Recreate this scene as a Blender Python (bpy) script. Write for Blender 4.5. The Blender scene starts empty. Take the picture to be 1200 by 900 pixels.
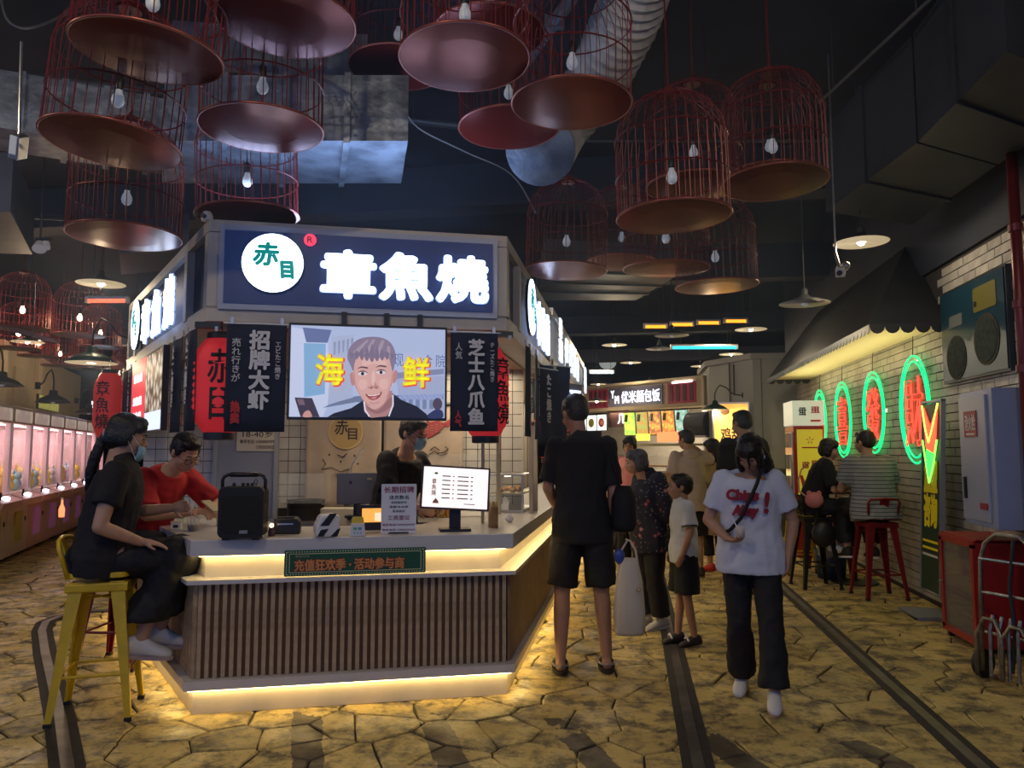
import bpy, math, random
from math import sin, cos, pi, radians, atan2, hypot
from mathutils import Vector as V, Matrix, Euler

scene = bpy.context.scene
COL = scene.collection
D = bpy.data

# ---------------------------------------------------------------- camera, world, exposure
cam_d = D.cameras.new('camera'); cam = D.objects.new('camera', cam_d); COL.objects.link(cam)
cam.location = (0, 0, 1.45); cam.rotation_euler = (radians(95.0), 0, radians(8.84))
cam_d.sensor_width = 36; cam_d.lens = 27.0; cam_d.clip_start = .05; cam_d.clip_end = 200
scene.camera = cam
world = D.worlds.new('world'); scene.world = world; world.use_nodes = True
bg = world.node_tree.nodes['Background']
bg.inputs[0].default_value = (.24, .37, .85, 1); bg.inputs[1].default_value = .46
scene.view_settings.view_transform = 'Standard'; scene.view_settings.look = 'None'
scene.view_settings.gamma = 1; scene.view_settings.use_curve_mapping = False
scene.view_settings.exposure = 0.25
try:
    scene.cycles.max_bounces = 6; scene.cycles.transparent_max_bounces = 24
    scene.cycles.sample_clamp_indirect = 4; scene.cycles.caustics_reflective = False; scene.cycles.caustics_refractive = False
except Exception: pass

def lamp(name, kind, loc, energy, color, size=.1, rot=None, parent=None, size_y=None):
    l = D.lights.new(name, kind); l.energy = energy; l.color = color
    if kind == 'AREA':
        l.size = size
        if size_y: l.shape = 'RECTANGLE'; l.size_y = size_y
    else: l.shadow_soft_size = size
    o = D.objects.new(name, l); COL.objects.link(o); o.location = loc
    if rot: o.rotation_euler = rot
    if parent: o.parent = parent
    return o

# ---------------------------------------------------------------- materials
MATS = {}
def mat(name, col=(.5, .5, .5), rough=.6, metal=0., emit=None, es=0., var=0., vscale=8., col2=None, bump=0., alpha=None, spec=None, objrand=0., coat=0., trans=0.):
    if name in MATS: return MATS[name]
    m = D.materials.new(name); m.use_nodes = True; MATS[name] = m
    nt = m.node_tree; b = nt.nodes['Principled BSDF']; L = nt.links
    b.inputs['Base Color'].default_value = (*col, 1); b.inputs['Roughness'].default_value = rough
    b.inputs['Metallic'].default_value = metal
    if spec is not None: b.inputs['Specular IOR Level'].default_value = spec
    if coat: b.inputs['Coat Weight'].default_value = coat
    if trans: b.inputs['Transmission Weight'].default_value = trans
    if emit: b.inputs['Emission Color'].default_value = (*emit, 1); b.inputs['Emission Strength'].default_value = es
    if alpha is not None: b.inputs['Alpha'].default_value = alpha
    if var or col2 or bump or objrand:
        tc = nt.nodes.new('ShaderNodeTexCoord'); n = nt.nodes.new('ShaderNodeTexNoise')
        n.inputs['Scale'].default_value = vscale; n.inputs['Detail'].default_value = 5
        L.new(tc.outputs['Object'], n.inputs['Vector'])
        c2 = col2 or tuple(c * (1 - var) for c in col)
        mx = nt.nodes.new('ShaderNodeMixRGB'); mx.inputs[1].default_value = (*c2, 1); mx.inputs[2].default_value = (*col, 1)
        rp = nt.nodes.new('ShaderNodeValToRGB'); rp.color_ramp.elements[0].position = .35; rp.color_ramp.elements[1].position = .62
        L.new(n.outputs[0], rp.inputs[0]); L.new(rp.outputs[0], mx.inputs[0])
        out = mx.outputs[0]
        if objrand:
            oi = nt.nodes.new('ShaderNodeObjectInfo'); mr = nt.nodes.new('ShaderNodeMapRange')
            mr.inputs[3].default_value = 1 - objrand; mr.inputs[4].default_value = 1 + objrand * .4
            L.new(oi.outputs['Random'], mr.inputs[0])
            mm = nt.nodes.new('ShaderNodeMixRGB'); mm.blend_type = 'MULTIPLY'; mm.inputs[0].default_value = 1
            L.new(out, mm.inputs[1]); L.new(mr.outputs[0], mm.inputs[2]); out = mm.outputs[0]
        L.new(out, b.inputs['Base Color'])
        if bump:
            bp = nt.nodes.new('ShaderNodeBump'); bp.inputs['Strength'].default_value = bump; bp.inputs['Distance'].default_value = .02
            L.new(n.outputs[0], bp.inputs['Height']); L.new(bp.outputs[0], b.inputs['Normal'])
    return m
def glow(name, col, s, base=None):
    return mat(name, base or tuple(min(1, c) for c in col), .5, 0, col, s)
def glass(name, tint=(1, 1, 1), a=.12, rough=.03):
    return mat(name, tint, rough, 0, alpha=a, spec=.8)

# ---------------------------------------------------------------- mesh builder
class MB:
    def __init__(s): s.v = []; s.f = []
    def add(s, vs, fs):
        k = len(s.v); s.v += [tuple(p) for p in vs]; s.f += [tuple(i + k for i in f) for f in fs]; return s
    def box(s, c, d, rz=0, M=None):
        hx, hy, hz = d[0] / 2, d[1] / 2, d[2] / 2
        vs = [V((x, y, z)) for x in (-hx, hx) for y in (-hy, hy) for z in (-hz, hz)]
        R = M or Matrix.Rotation(rz, 3, 'Z')
        vs = [R @ p + V(c) for p in vs]
        return s.add(vs, [(0, 1, 3, 2), (4, 6, 7, 5), (0, 4, 5, 1), (2, 3, 7, 6), (0, 2, 6, 4), (1, 5, 7, 3)])
    def cyl(s, p0, p1, r0, r1=None, n=12, caps=True):
        r1 = r0 if r1 is None else r1
        p0, p1 = V(p0), V(p1); t = (p1 - p0).normalized()
        a = t.orthogonal().normalized(); b = t.cross(a)
        vs = []
        for p, r in ((p0, r0), (p1, r1)):
            for i in range(n):
                w = 2 * pi * i / n; vs.append(p + a * (r * cos(w)) + b * (r * sin(w)))
        fs = [(i, (i + 1) % n, n + (i + 1) % n, n + i) for i in range(n)]
        if caps: fs += [tuple(range(n - 1, -1, -1)), tuple(range(n, 2 * n))]
        return s.add(vs, fs)
    def tube(s, pts, r, n=6, closed=False, caps=True):
        pts = [V(p) for p in pts]; N = len(pts); vs = []; a = None
        for i, p in enumerate(pts):
            t = ((pts[(i + 1) % N] - pts[i - 1]) if closed else (pts[min(i + 1, N - 1)] - pts[max(i - 1, 0)])).normalized()
            if a is None: a = t.orthogonal().normalized()
            a = (a - t * a.dot(t)).normalized(); b = t.cross(a)
            rr = r[i] if isinstance(r, (list, tuple)) else r
            for j in range(n):
                w = 2 * pi * j / n; vs.append(p + a * (rr * cos(w)) + b * (rr * sin(w)))
        fs = []
        for i in range(N if closed else N - 1):
            k, l = i * n, ((i + 1) % N) * n
            fs += [(k + j, k + (j + 1) % n, l + (j + 1) % n, l + j) for j in range(n)]
        if caps and not closed: fs += [tuple(range(n - 1, -1, -1)), tuple(range((N - 1) * n, N * n))]
        return s.add(vs, fs)
    def lathe(s, prof, c=(0, 0, 0), n=24, M=None):
        vs = []; c = V(c)
        for r, z in prof:
            for i in range(n):
                w = 2 * pi * i / n; p = V((r * cos(w), r * sin(w), z))
                vs.append((M @ p if M else p) + c)
        fs = []
        for k in range(len(prof) - 1):
            fs += [(k * n + i, k * n + (i + 1) % n, (k + 1) * n + (i + 1) % n, (k + 1) * n + i) for i in range(n)]
        if prof[0][0] > 1e-4: fs.append(tuple(range(n - 1, -1, -1)))
        if prof[-1][0] > 1e-4: fs.append(tuple(range((len(prof) - 1) * n, len(prof) * n)))
        return s.add(vs, fs)
    def ball(s, c, r, M=None, n=12, m=8):
        r = (r, r, r) if isinstance(r, (int, float)) else r
        vs = []; c = V(c)
        for i in range(m + 1):
            th = pi * i / m
            for j in range(n):
                w = 2 * pi * j / n; p = V((r[0] * sin(th) * cos(w), r[1] * sin(th) * sin(w), r[2] * cos(th)))
                vs.append((M @ p if M else p) + c)
        fs = []
        for i in range(m): fs += [(i * n + j, (i + 1) * n + j, (i + 1) * n + (j + 1) % n, i * n + (j + 1) % n) for j in range(n)]
        return s.add(vs, fs)
    def prism(s, poly, z0, z1):            # polygon in XY, extruded in Z
        n = len(poly)
        return s.add([(x, y, z0) for x, y in poly] + [(x, y, z1) for x, y in poly],
                     [tuple(range(n - 1, -1, -1)), tuple(range(n, 2 * n))] + [(i, (i + 1) % n, n + (i + 1) % n, n + i) for i in range(n)])
    def plate(s, poly, y0, y1):            # polygon in XZ, from y0 (front, smaller) to y1
        n = len(poly)
        return s.add([(x, y0, z) for x, z in poly] + [(x, y1, z) for x, z in poly],
                     [tuple(range(n)), tuple(range(2 * n - 1, n - 1, -1))] + [(i, n + i, n + (i + 1) % n, (i + 1) % n) for i in range(n)])
    def loft(s, rings):
        n = len(rings[0]); vs = [p for r in rings for p in r]; fs = []
        for k in range(len(rings) - 1):
            fs += [(k * n + i, k * n + (i + 1) % n, (k + 1) * n + (i + 1) % n, (k + 1) * n + i) for i in range(n)]
        fs += [tuple(range(n - 1, -1, -1)), tuple(range((len(rings) - 1) * n, len(rings) * n))]
        return s.add(vs, fs)
    def mesh(s, name, m, smooth=False):
        me = D.meshes.new(name); me.from_pydata(s.v, [], s.f); me.materials.append(m)
        if smooth: me.shade_smooth()
        me.update(); return me
    def build(s, name, m, parent=None, smooth=False, bevel=0, loc=None, rz=0, auto=True):
        me = s.mesh(name, m, smooth)
        o = D.objects.new(name, me); COL.objects.link(o)
        if parent: o.parent = parent
        if loc is not None: o.location = loc
        if rz: o.rotation_euler = (0, 0, rz)
        if bevel:
            b = o.modifiers.new('bevel', 'BEVEL'); b.width = bevel; b.segments = 2; b.limit_method = 'ANGLE'
        return o

def rrect(w, h, r, n=4, cx=0, cz=0):
    pts = []
    for k, (sx, sz) in enumerate(((1, -1), (1, 1), (-1, 1), (-1, -1))):
        for i in range(n + 1):
            a = radians(-90 + 90 * k + 90 * i / n)
            pts.append((cx + sx * (w / 2 - r) + r * cos(a), cz + sz * (h / 2 - r) + r * sin(a)))
    return pts
def ell(cx, cz, rx, rz, n=24, a0=0, a1=360):
    full = abs(a1 - a0) >= 360
    return [(cx + rx * cos(radians(a0 + (a1 - a0) * i / (n if full else n - 1))), cz + rz * sin(radians(a0 + (a1 - a0) * i / (n if full else n - 1)))) for i in range(n)]

def tag(o, label=None, cat=None, group=None, kind=None):
    if label: o['label'] = label
    if cat: o['category'] = cat
    if group: o['group'] = group
    if kind: o['kind'] = kind
    return o
def thing(name, label, cat, loc=(0, 0, 0), rz=0, group=None):
    o = D.objects.new(name, None); COL.objects.link(o); o.location = loc; o.rotation_euler = (0, 0, rz)
    return tag(o, label, cat, group)
def struct(name, mb, m, label=None, **k):
    return tag(mb.build(name, m, **k), label, None, None, 'structure')
def dup(root, loc=None, rz=None, label=None, group=None):
    kids = {}
    for o in list(COL.objects):
        if o.parent: kids.setdefault(o.parent, []).append(o)
    def cp(o, par):
        c = o.copy(); COL.objects.link(c); c.parent = par
        for ch in kids.get(o, []): cp(ch, c)
        return c
    r = cp(root, None)
    if loc is not None: r.location = loc
    if rz is not None: r.rotation_euler = (0, 0, rz)
    if label: r['label'] = label
    if group: r['group'] = group
    return r

# lettering: text converted to mesh, standing in the local XZ plane, facing local -Y, fitted to w x h around (cx, cz)
TXT = {}
def txt(body, w, h, m, parent, c=(0, 0, 0), bold=.02, depth=.004, name='lettering', vert=False, rz=0, rot=None, keep=False, italic=0, fat=0):
    if vert: body = '\n'.join(body)
    if not fat and bold: fat = bold * .42 * (h / (len(body) + 1) * 2 if vert else h)
    key = (body, italic)
    if key not in TXT:
        cu = D.curves.new('t', 'FONT'); cu.body = body; cu.align_x = 'CENTER';  cu.fill_mode = 'BOTH'
        cu.resolution_u = 3; cu.space_line = 1.0; cu.shear = italic
        ob = D.objects.new('t', cu); COL.objects.link(ob)
        dg = bpy.context.evaluated_depsgraph_get()
        me = D.meshes.new_from_object(ob.evaluated_get(dg))
        D.objects.remove(ob); 
        vs = [tuple(v.co) for v in me.vertices]; fs = [tuple(p.vertices) for p in me.polygons]
        ed = {}
        for f in fs:
            for i in range(len(f)):
                e = (f[i], f[(i + 1) % len(f)]); k2 = (min(e), max(e)); ed[k2] = (e, ed.get(k2, (0, 0))[1] + 1)
        border = [e for e, cnt in ed.values() if cnt == 1]
        D.meshes.remove(me)
        x0 = min(v[0] for v in vs); x1 = max(v[0] for v in vs); y0 = min(v[1] for v in vs); y1 = max(v[1] for v in vs)
        TXT[key] = (vs, fs, border, x0, x1, y0, y1)
    vs, fs, border, x0, x1, y0, y1 = TXT[key]
    sx = w / (x1 - x0); sz = h / (y1 - y0)
    if keep: sx = sz = min(sx, sz)
    n = len(vs); mx, my = (x0 + x1) / 2, (y0 + y1) / 2
    if fat: sx = (w - 2 * fat) / (x1 - x0); sz = (h - 2 * fat) / (y1 - y0)
    fr = [((v[0] - mx) * sx, 0, (v[1] - my) * sz) for v in vs]
    if fat:                                  # thick rounded brush: the glyph swept around a small circle
        f0, b0 = list(fs), list(border); base = list(fr); fr = []; fs = []; border = []
        for q in range(8):
            dx, dz = fat * cos(pi * q / 4), fat * sin(pi * q / 4)
            fr += [(a + dx, 0.0002 * (q % 5), b + dz) for a, _, b in base]; fs += [tuple(i + q * n for i in f) for f in f0]; border += [(a + q * n, b + q * n) for a, b in b0]
        n = len(fr)
    bk = [(a, depth, b) for a, _, b in fr]
    me = D.meshes.new(name); me.from_pydata(fr + bk, [], [f for f in fs] + [(a, b, b + n, a + n)[::-1] for a, b in border])
    me.materials.append(m); me.update()
    o = D.objects.new(name, me); COL.objects.link(o); o.parent = parent; o.location = c
    o.rotation_euler = rot if rot else (0, 0, rz)
    return o

# ---------------------------------------------------------------- shared materials
M_black = mat('black_metal', (.012, .012, .014), .45, .3)
M_dark = mat('dark_plastic', (.015, .015, .017), .4)
M_navy = mat('navy_cloth', (.008, .014, .04), .85, var=.3)
M_navyp = mat('navy_panel', (.012, .02, .055), .5)
M_white = mat('white_paint', (.75, .75, .75), .5)
M_cream = mat('cream_frame', (.55, .50, .44), .5, var=.1)
M_red = mat('cage_red', (.17, .018, .018), .4, .2)
M_pan = mat('cage_pan', (.14, .014, .009), .22, .35, spec=.08)
M_rim = mat('pan_rim', (.30, .08, .06), .35, .5)
M_steel = mat('steel', (.55, .55, .56), .3, .9)
M_wtext = mat('white_print', (.8, .8, .8), .7)
M_rtext = mat('red_print', (.6, .03, .03), .7)
M_btext = mat('black_print', (.01, .01, .012), .7)
M_letter = glow('lit_letters', (.66, .82, 1.0), 3.6)
M_skin = mat('skin', (.50, .29, .19), .55, var=.08, vscale=20)
M_skin2 = mat('skin_tan', (.42, .23, .145), .55, var=.08, vscale=20)
M_hair = mat('black_hair', (.010, .009, .009), .45, var=.5, vscale=60, bump=.4)
M_eye = mat('eye_dark', (.01, .008, .008), .2)
M_lip = mat('lips', (.42, .13, .11), .5)
# ---------------------------------------------------------------- people
def seg(m, p0, p1, r0, r1, n=12):
    m.ball(p0, r0, n=n, m=8); m.ball(p1, r1, n=n, m=8); m.cyl(p0, p1, r0, r1, n)
def ring(c, lat, nrm, rx, ry, n=18, off=0.0):
    return [c + lat * (rx * cos(2 * pi * i / n)) + nrm * (ry * sin(2 * pi * i / n) + off) for i in range(n)]
def remesh(o, vox, smooth=4, disp=0, dscale=.12):
    r = o.modifiers.new('remesh', 'REMESH'); r.mode = 'VOXEL'; r.voxel_size = vox; r.use_smooth_shade = True
    s = o.modifiers.new('smooth', 'SMOOTH'); s.factor = .5; s.iterations = smooth
    if disp:
        key = 'folds%.3f' % dscale
        t = D.textures.get(key)
        if not t:
            t = D.textures.new(key, 'CLOUDS'); t.noise_scale = dscale; t.noise_depth = 2
        d = o.modifiers.new('folds', 'DISPLACE'); d.texture = t; d.strength = disp; d.mid_level = .5; d.texture_coords = 'LOCAL'

BASE = dict(pelvis=(0, 0, .93), waist=(0, 0, 1.08), chest=(0, .0, 1.27), neck=(0, .015, 1.455), head=(0, -.015, 1.60),
            shL=(.17, 0, 1.40), elL=(.225, .03, 1.12), wrL=(.225, -.03, .87), shR=(-.17, 0, 1.40), elR=(-.225, .03, 1.12), wrR=(-.225, -.03, .87),
            hipL=(.09, 0, .90), knL=(.10, -.01, .49), anL=(.105, .02, .09), hipR=(-.09, 0, .90), knR=(-.10, -.01, .49), anR=(-.105, .02, .09))

def hand(m, w, d, pn, k=1.0, curl=.35, side=1):
    """palm + four bent fingers of unequal length + a thumb; w wrist, d hand direction, pn palm normal"""
    w, d, pn = V(w), V(d).normalized(), V(pn).normalized()
    lat = d.cross(pn).normalized() * side; pn = lat.cross(d).normalized() * side
    c = w + d * .045 * k
    R = Matrix((lat, pn, d)).transposed()
    m.ball(c, (.038 * k, .016 * k, .052 * k), M=R, n=12, m=8); m.ball(c + d * .02 * k, (.040 * k, .014 * k, .035 * k), M=R, n=12, m=8)
    seg(m, w - d * .01, c, .024 * k, .022 * k, 10)
    for i, L in enumerate((.062, .072, .066, .052)):
        b = w + d * (.082 - .003 * abs(i - 1)) * k + lat * (.030 - .020 * i) * k
        a1, a2 = curl, curl * 2.1
        p1 = b + (d * cos(a1) + pn * sin(a1)) * L * .52 * k; p2 = p1 + (d * cos(a2) + pn * sin(a2)) * L * .48 * k
        seg(m, b, p1, .0088 * k, .0082 * k, 8); seg(m, p1, p2, .0082 * k, .0068 * k, 8)
    b = w + d * .025 * k + lat * .026 * k; p1 = b + (d * .55 + lat * .75 + pn * .25).normalized() * .040 * k; p2 = p1 + (d * .9 + lat * .25 + pn * .3).normalized() * .030 * k
    seg(m, b, p1, .013 * k, .0098 * k, 8); seg(m, p1, p2, .0098 * k, .008 * k, 8)

def person(label, loc, rz, H=1.70, j=None, look=(0, 0, 0), top=None, bottom=None, shoes=None, hair='short', skin=None, vox=.009,
           hands=None, girth=1.0, face=True, hairmat=None, longtop=0.0, curl=.35, group=None, z=0, eyes_down=False):
    """local frame: faces -Y, its left is +X; joints given for a 1.70 m adult and scaled by H/1.7"""
    t = thing('person', label, 'person', (loc[0], loc[1], z), rz, group)
    k = H / 1.70; J = dict(BASE); J.update(j or {}); J = {a: V(b) * k for a, b in J.items()}
    skin = skin or M_skin; g = girth; hk = 1.0 if H > 1.4 else 1.12
    lat_h = (J['hipL'] - J['hipR']).normalized(); lat_s = (J['shL'] - J['shR']).normalized()
    spine = [J['pelvis'], J['waist'], J['chest'], J['neck']]
    up0 = (J['waist'] - J['pelvis']).normalized(); up2 = (J['neck'] - J['chest']).normalized()
    def torso(m, inf=0, hem=-.08, loose=0, neckr=.058, toneck=True):
        sm = (J['shL'] + J['shR']) / 2
        st = [(J['pelvis'] + up0 * hem * k, lat_h, .160 + loose, .118 + loose), (J['pelvis'] + up0 * .0, lat_h, .165 + loose * .9, .120 + loose * .9),
              (J['waist'], (lat_h + lat_s).normalized(), .140 + loose * .7, .105 + loose * .7), (J['chest'], lat_s, .163 + loose * .3, .118 + loose * .3),
              (sm.lerp(J['chest'], .35), lat_s, .172, .110), (sm + up2 * .010 * k, lat_s, .155, .082), (sm + up2 * .038 * k, lat_s, .105, .066), (J['neck'] + up2 * (0.01 if toneck else -.004) * k, lat_s, neckr, neckr)]
        rings = []
        for i, (c, la, rx, ry) in enumerate(st):
            tg = (st[min(i + 1, len(st) - 1)][0] - st[max(i - 1, 0)][0]).normalized()
            nr = tg.cross(la).normalized(); la2 = nr.cross(tg).normalized()
            ii = inf if i < len(st) - 1 else inf * .4
            rings.append(ring(c, la2, nr, (rx * (g if i < 6 else 1) * k + ii), (ry * (g if i < 6 else 1) * k + ii)))
        m.loft(rings)
    # ---- the body: one continuous skin
    b = MB(); torso(b)
    Rh = Euler((look[1], look[2], look[0]), 'XYZ').to_matrix()      # (yaw, pitch, roll)
    Rh = Matrix.Rotation(look[0], 3, 'Z') @ Matrix.Rotation(look[1], 3, 'X') @ Matrix.Rotation(look[2], 3, 'Y')
    hc = J['head']; s = k * hk
    def hp(x, y, zz): return hc + Rh @ (V((x, y, zz)) * s)
    seg(b, J['neck'] - up2 * .03 * k, hp(0, .02, -.06), .055 * k, .052 * k)
    b.ball(hp(0, .012, .030), (.074 * s, .092 * s, .085 * s), M=Rh, n=20, m=14)
    b.ball(hp(0, -.030, -.025), (.062 * s, .060 * s, .082 * s), M=Rh, n=18, m=12)
    b.ball(hp(0, -.050, -.075), (.036 * s, .036 * s, .030 * s), M=Rh)
    b.ball(hp(0, -.082, .010), (.052 * s, .012 * s, .018 * s), M=Rh)
    for sx in (-1, 1):
        b.ball(hp(.040 * sx, -.062, -.028), (.024 * s, .022 * s, .024 * s), M=Rh); b.ball(hp(.076 * sx, .012, -.005), (.009 * s, .020 * s, .031 * s), M=Rh)
    b.cyl(hp(0, -.086, .004), hp(0, -.112, -.030), .008 * s, .013 * s, 8); b.ball(hp(0, -.104, -.032), (.018 * s, .016 * s, .012 * s), M=Rh)
    b.ball(hp(0, -.092, -.060), (.024 * s, .010 * s, .013 * s), M=Rh)
    for S, sd in (('L', 1), ('R', -1)):
        seg(b, J['sh' + S], J['el' + S], .050 * k * g, .038 * k); m1 = J['el' + S].lerp(J['wr' + S], .35)
        seg(b, J['el' + S], m1, .038 * k, .038 * k); seg(b, m1, J['wr' + S], .038 * k, .025 * k)
        seg(b, J['hip' + S], J['kn' + S], .082 * k * g, .053 * k * g); m2 = J['kn' + S].lerp(J['an' + S], .32)
        seg(b, J['kn' + S], m2, .051 * k * g, .053 * k * g); seg(b, m2, J['an' + S], .053 * k * g, .035 * k)
        hd = (hands or {}).get(S)
        d, pn, cu = hd if hd else ((J['wr' + S] - J['el' + S]).normalized(), (-sd, 0, 0), curl)
        if (J['wr' + S] - J['el' + S]).length > 0: hand(b, J['wr' + S], d, pn, k * .98, cu, sd)
        fd = V((J.get('toe' + S) if J.get('toe' + S) else V((.03 * sd, -1, -.12)))).normalized()
        a = J['an' + S]; dn = V((0, 0, -1))
        if shoes: seg(b, a, a + fd * .06 * k + dn * .035 * k, .031 * k, .020 * k)
        else:
            seg(b, a + fd * -.035 * k + dn * .045 * k, a + fd * .13 * k + dn * .05 * k, .034 * k, .030 * k); seg(b, a, a + fd * .10 * k + dn * .045 * k, .034 * k, .026 * k)
    bo = b.build('body', skin, t); remesh(bo, vox, 3)
    # ---- face
    if face:
        e = MB()
        for sx in (-1, 1): e.ball(hp(.031 * sx, -.0835, .004 if not eyes_down else 0), (.013 * s, .007 * s, (.0055 if not eyes_down else .0035) * s), M=Rh, n=10, m=6)
        e.build('eyes', M_eye, bo, smooth=True)
        e = MB()
        for sx in (-1, 1): e.tube([hp(.014 * sx, -.096, .024), hp(.030 * sx, -.0945, .029), hp(.048 * sx, -.082, .024)], [.0035 * s, .004 * s, .002 * s], 6)
        e.build('eyebrows', hairmat or M_hair, bo, smooth=True)
        e = MB(); e.ball(hp(0, -.099, -.060), (.021 * s, .006 * s, .0065 * s), M=Rh, n=12, m=6); e.build('lips', M_lip, bo, smooth=True)
    # ---- hair
    if hair:
        h = MB(); hm = hairmat or M_hair
        h.ball(hp(0, .024, .048), (.084 * s, .098 * s, .084 * s), M=Rh, n=20, m=14)
        h.ball(hp(0, .052, .010), (.076 * s, .068 * s, .078 * s), M=Rh, n=18, m=12)
        if hair != 'back': h.ball(hp(0, -.030, .088), (.066 * s, .058 * s, .036 * s), M=Rh, n=18, m=12)
        for sx in (-1, 1): h.ball(hp(.068 * sx, -.012, .030), (.014 * s, .032 * s, .040 * s), M=Rh)
        if hair in ('pony', 'long', 'bob'):
            h.ball(hp(0, .05, -.01), (.080 * s, .075 * s, .09 * s), M=Rh, n=18, m=12)
            for sx in (-1, 1): h.ball(hp(.070 * sx, .015, -.005), (.018 * s, .050 * s, .060 * s), M=Rh); h.ball(hp(.045 * sx, -.060, .062), (.034 * s, .028 * s, .034 * s), M=Rh)
        if hair == 'pony':
            q = hp(0, .12, -.02); pts = [q + V((0, -.03, .02)) * k, q + V((0, .01, -.04)) * k, q + V((.0, .035, -.12)) * k, q + V((0.01, .06, -.22)) * k, q + V((.01, .075, -.33)) * k]
            h.tube(pts, [.028 * s, .026 * s, .032 * s, .030 * s, .008 * s], 12)
        if hair == 'long':
            h.ball(hp(0, .07, -.10), (.080 * s, .050 * s, .13 * s), M=Rh, n=16, m=12)
        if hair == 'bob':
            for sx in (-1, 1): h.ball(hp(.066 * sx, .012, -.045), (.022 * s, .045 * s, .05 * s), M=Rh)
        if callable(hair): hair(h, hp, Rh, s)
        ho = h.build('hair', hm, bo); remesh(ho, max(.007, vox * .9), 3, .007, .016)
    # ---- clothes
    if top:
        mt, sl, hem, inf, loose = top
        m = MB(); torso(m, inf * k, hem, loose, .066, False)
        for S in 'LR':
            e1, w1 = J['el' + S], J['wr' + S]; s0 = J['sh' + S]
            if sl <= 1:
                si = s0.lerp((J['shL'] + J['shR']) / 2, .04) - up2 * .004 * k; m.ball(si, (.054 * g) * k + max(inf, .012), n=14, m=10); m.cyl(si, s0.lerp(e1, sl), (.054 * g) * k + max(inf, .012), .056 * k + inf * 1.1, 16)
            else: seg(m, s0, e1, .056 * k * g + inf, .048 * k + inf); seg(m, e1, e1.lerp(w1, sl - 1), .048 * k + inf, .034 * k + inf)
        o = m.build('shirt', mt, t); remesh(o, max(.010, vox), 3, .024, .10)
    if bottom:
        mt, ln, inf, flare = bottom
        m = MB(); st = []
        m.loft([ring(J['pelvis'] + up0 * zz * k, lat_h, up0.cross(lat_h).normalized(), (rx * g) * k + inf, (ry * g) * k + inf) for zz, rx, ry in ((-.10, .14, .10), (-.04, .165, .118), (.06, .155, .115), (.10, .143, .106))])
        for S in 'LR':
            h1, k1, a1 = J['hip' + S], J['kn' + S], J['an' + S]
            if ln <= 1: m.ball(h1, .088 * k * g + inf, n=16, m=10); m.cyl(h1, h1.lerp(k1, ln), .090 * k * g + inf, .068 * k * g + inf + flare, 18)
            else:
                seg(m, h1, k1, .088 * k * g + inf, .060 * k * g + inf); e = k1.lerp(a1, ln - 1); m.ball(k1, .058 * k * g + inf)
                m.cyl(k1, e, .060 * k * g + inf, .045 * k + inf + flare, 14)
        o = m.build('trousers' if ln > 1 else 'shorts', mt, t); remesh(o, max(.010, vox), 3, .024, .09)
    if shoes:
        for S, sd in (('L', 1), ('R', -1)):
            fd = V((J.get('toe' + S) if J.get('toe' + S) else V((.03 * sd, -1, -.12)))).normalized(); a = J['an' + S]
            la = fd.cross(V((0, 0, 1))).normalized(); un = la.cross(fd).normalized(); c0 = a - V((0, 0, .045)) * k
            m = MB(); rings = []
            for x, w, hh, up in ((-.078, .022, .024, .0), (-.064, .038, .050, .012), (-.02, .043, .062, .024), (.04, .044, .050, .012), (.09, .048, .036, -.002), (.14, .044, .028, -.010), (.172, .026, .016, -.018)):
                rings.append(ring(c0 + fd * x * k + un * up * k, la, un, w * k, hh * k, 14))
            m.loft(rings); o = m.build('shoe', shoes[0], t); remesh(o, .009, 3)
            if len(shoes) > 1:
                m = MB(); poly = []
                sr = [ring(c0 + un * uu * k, la, fd, .047 * k, .132 * k, 18, .05 * k) for uu in (-.045, -.025)]
                m.loft(sr); m.build('sole', shoes[1], o)

    return t, bo, J, hp, Rh, s
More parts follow.
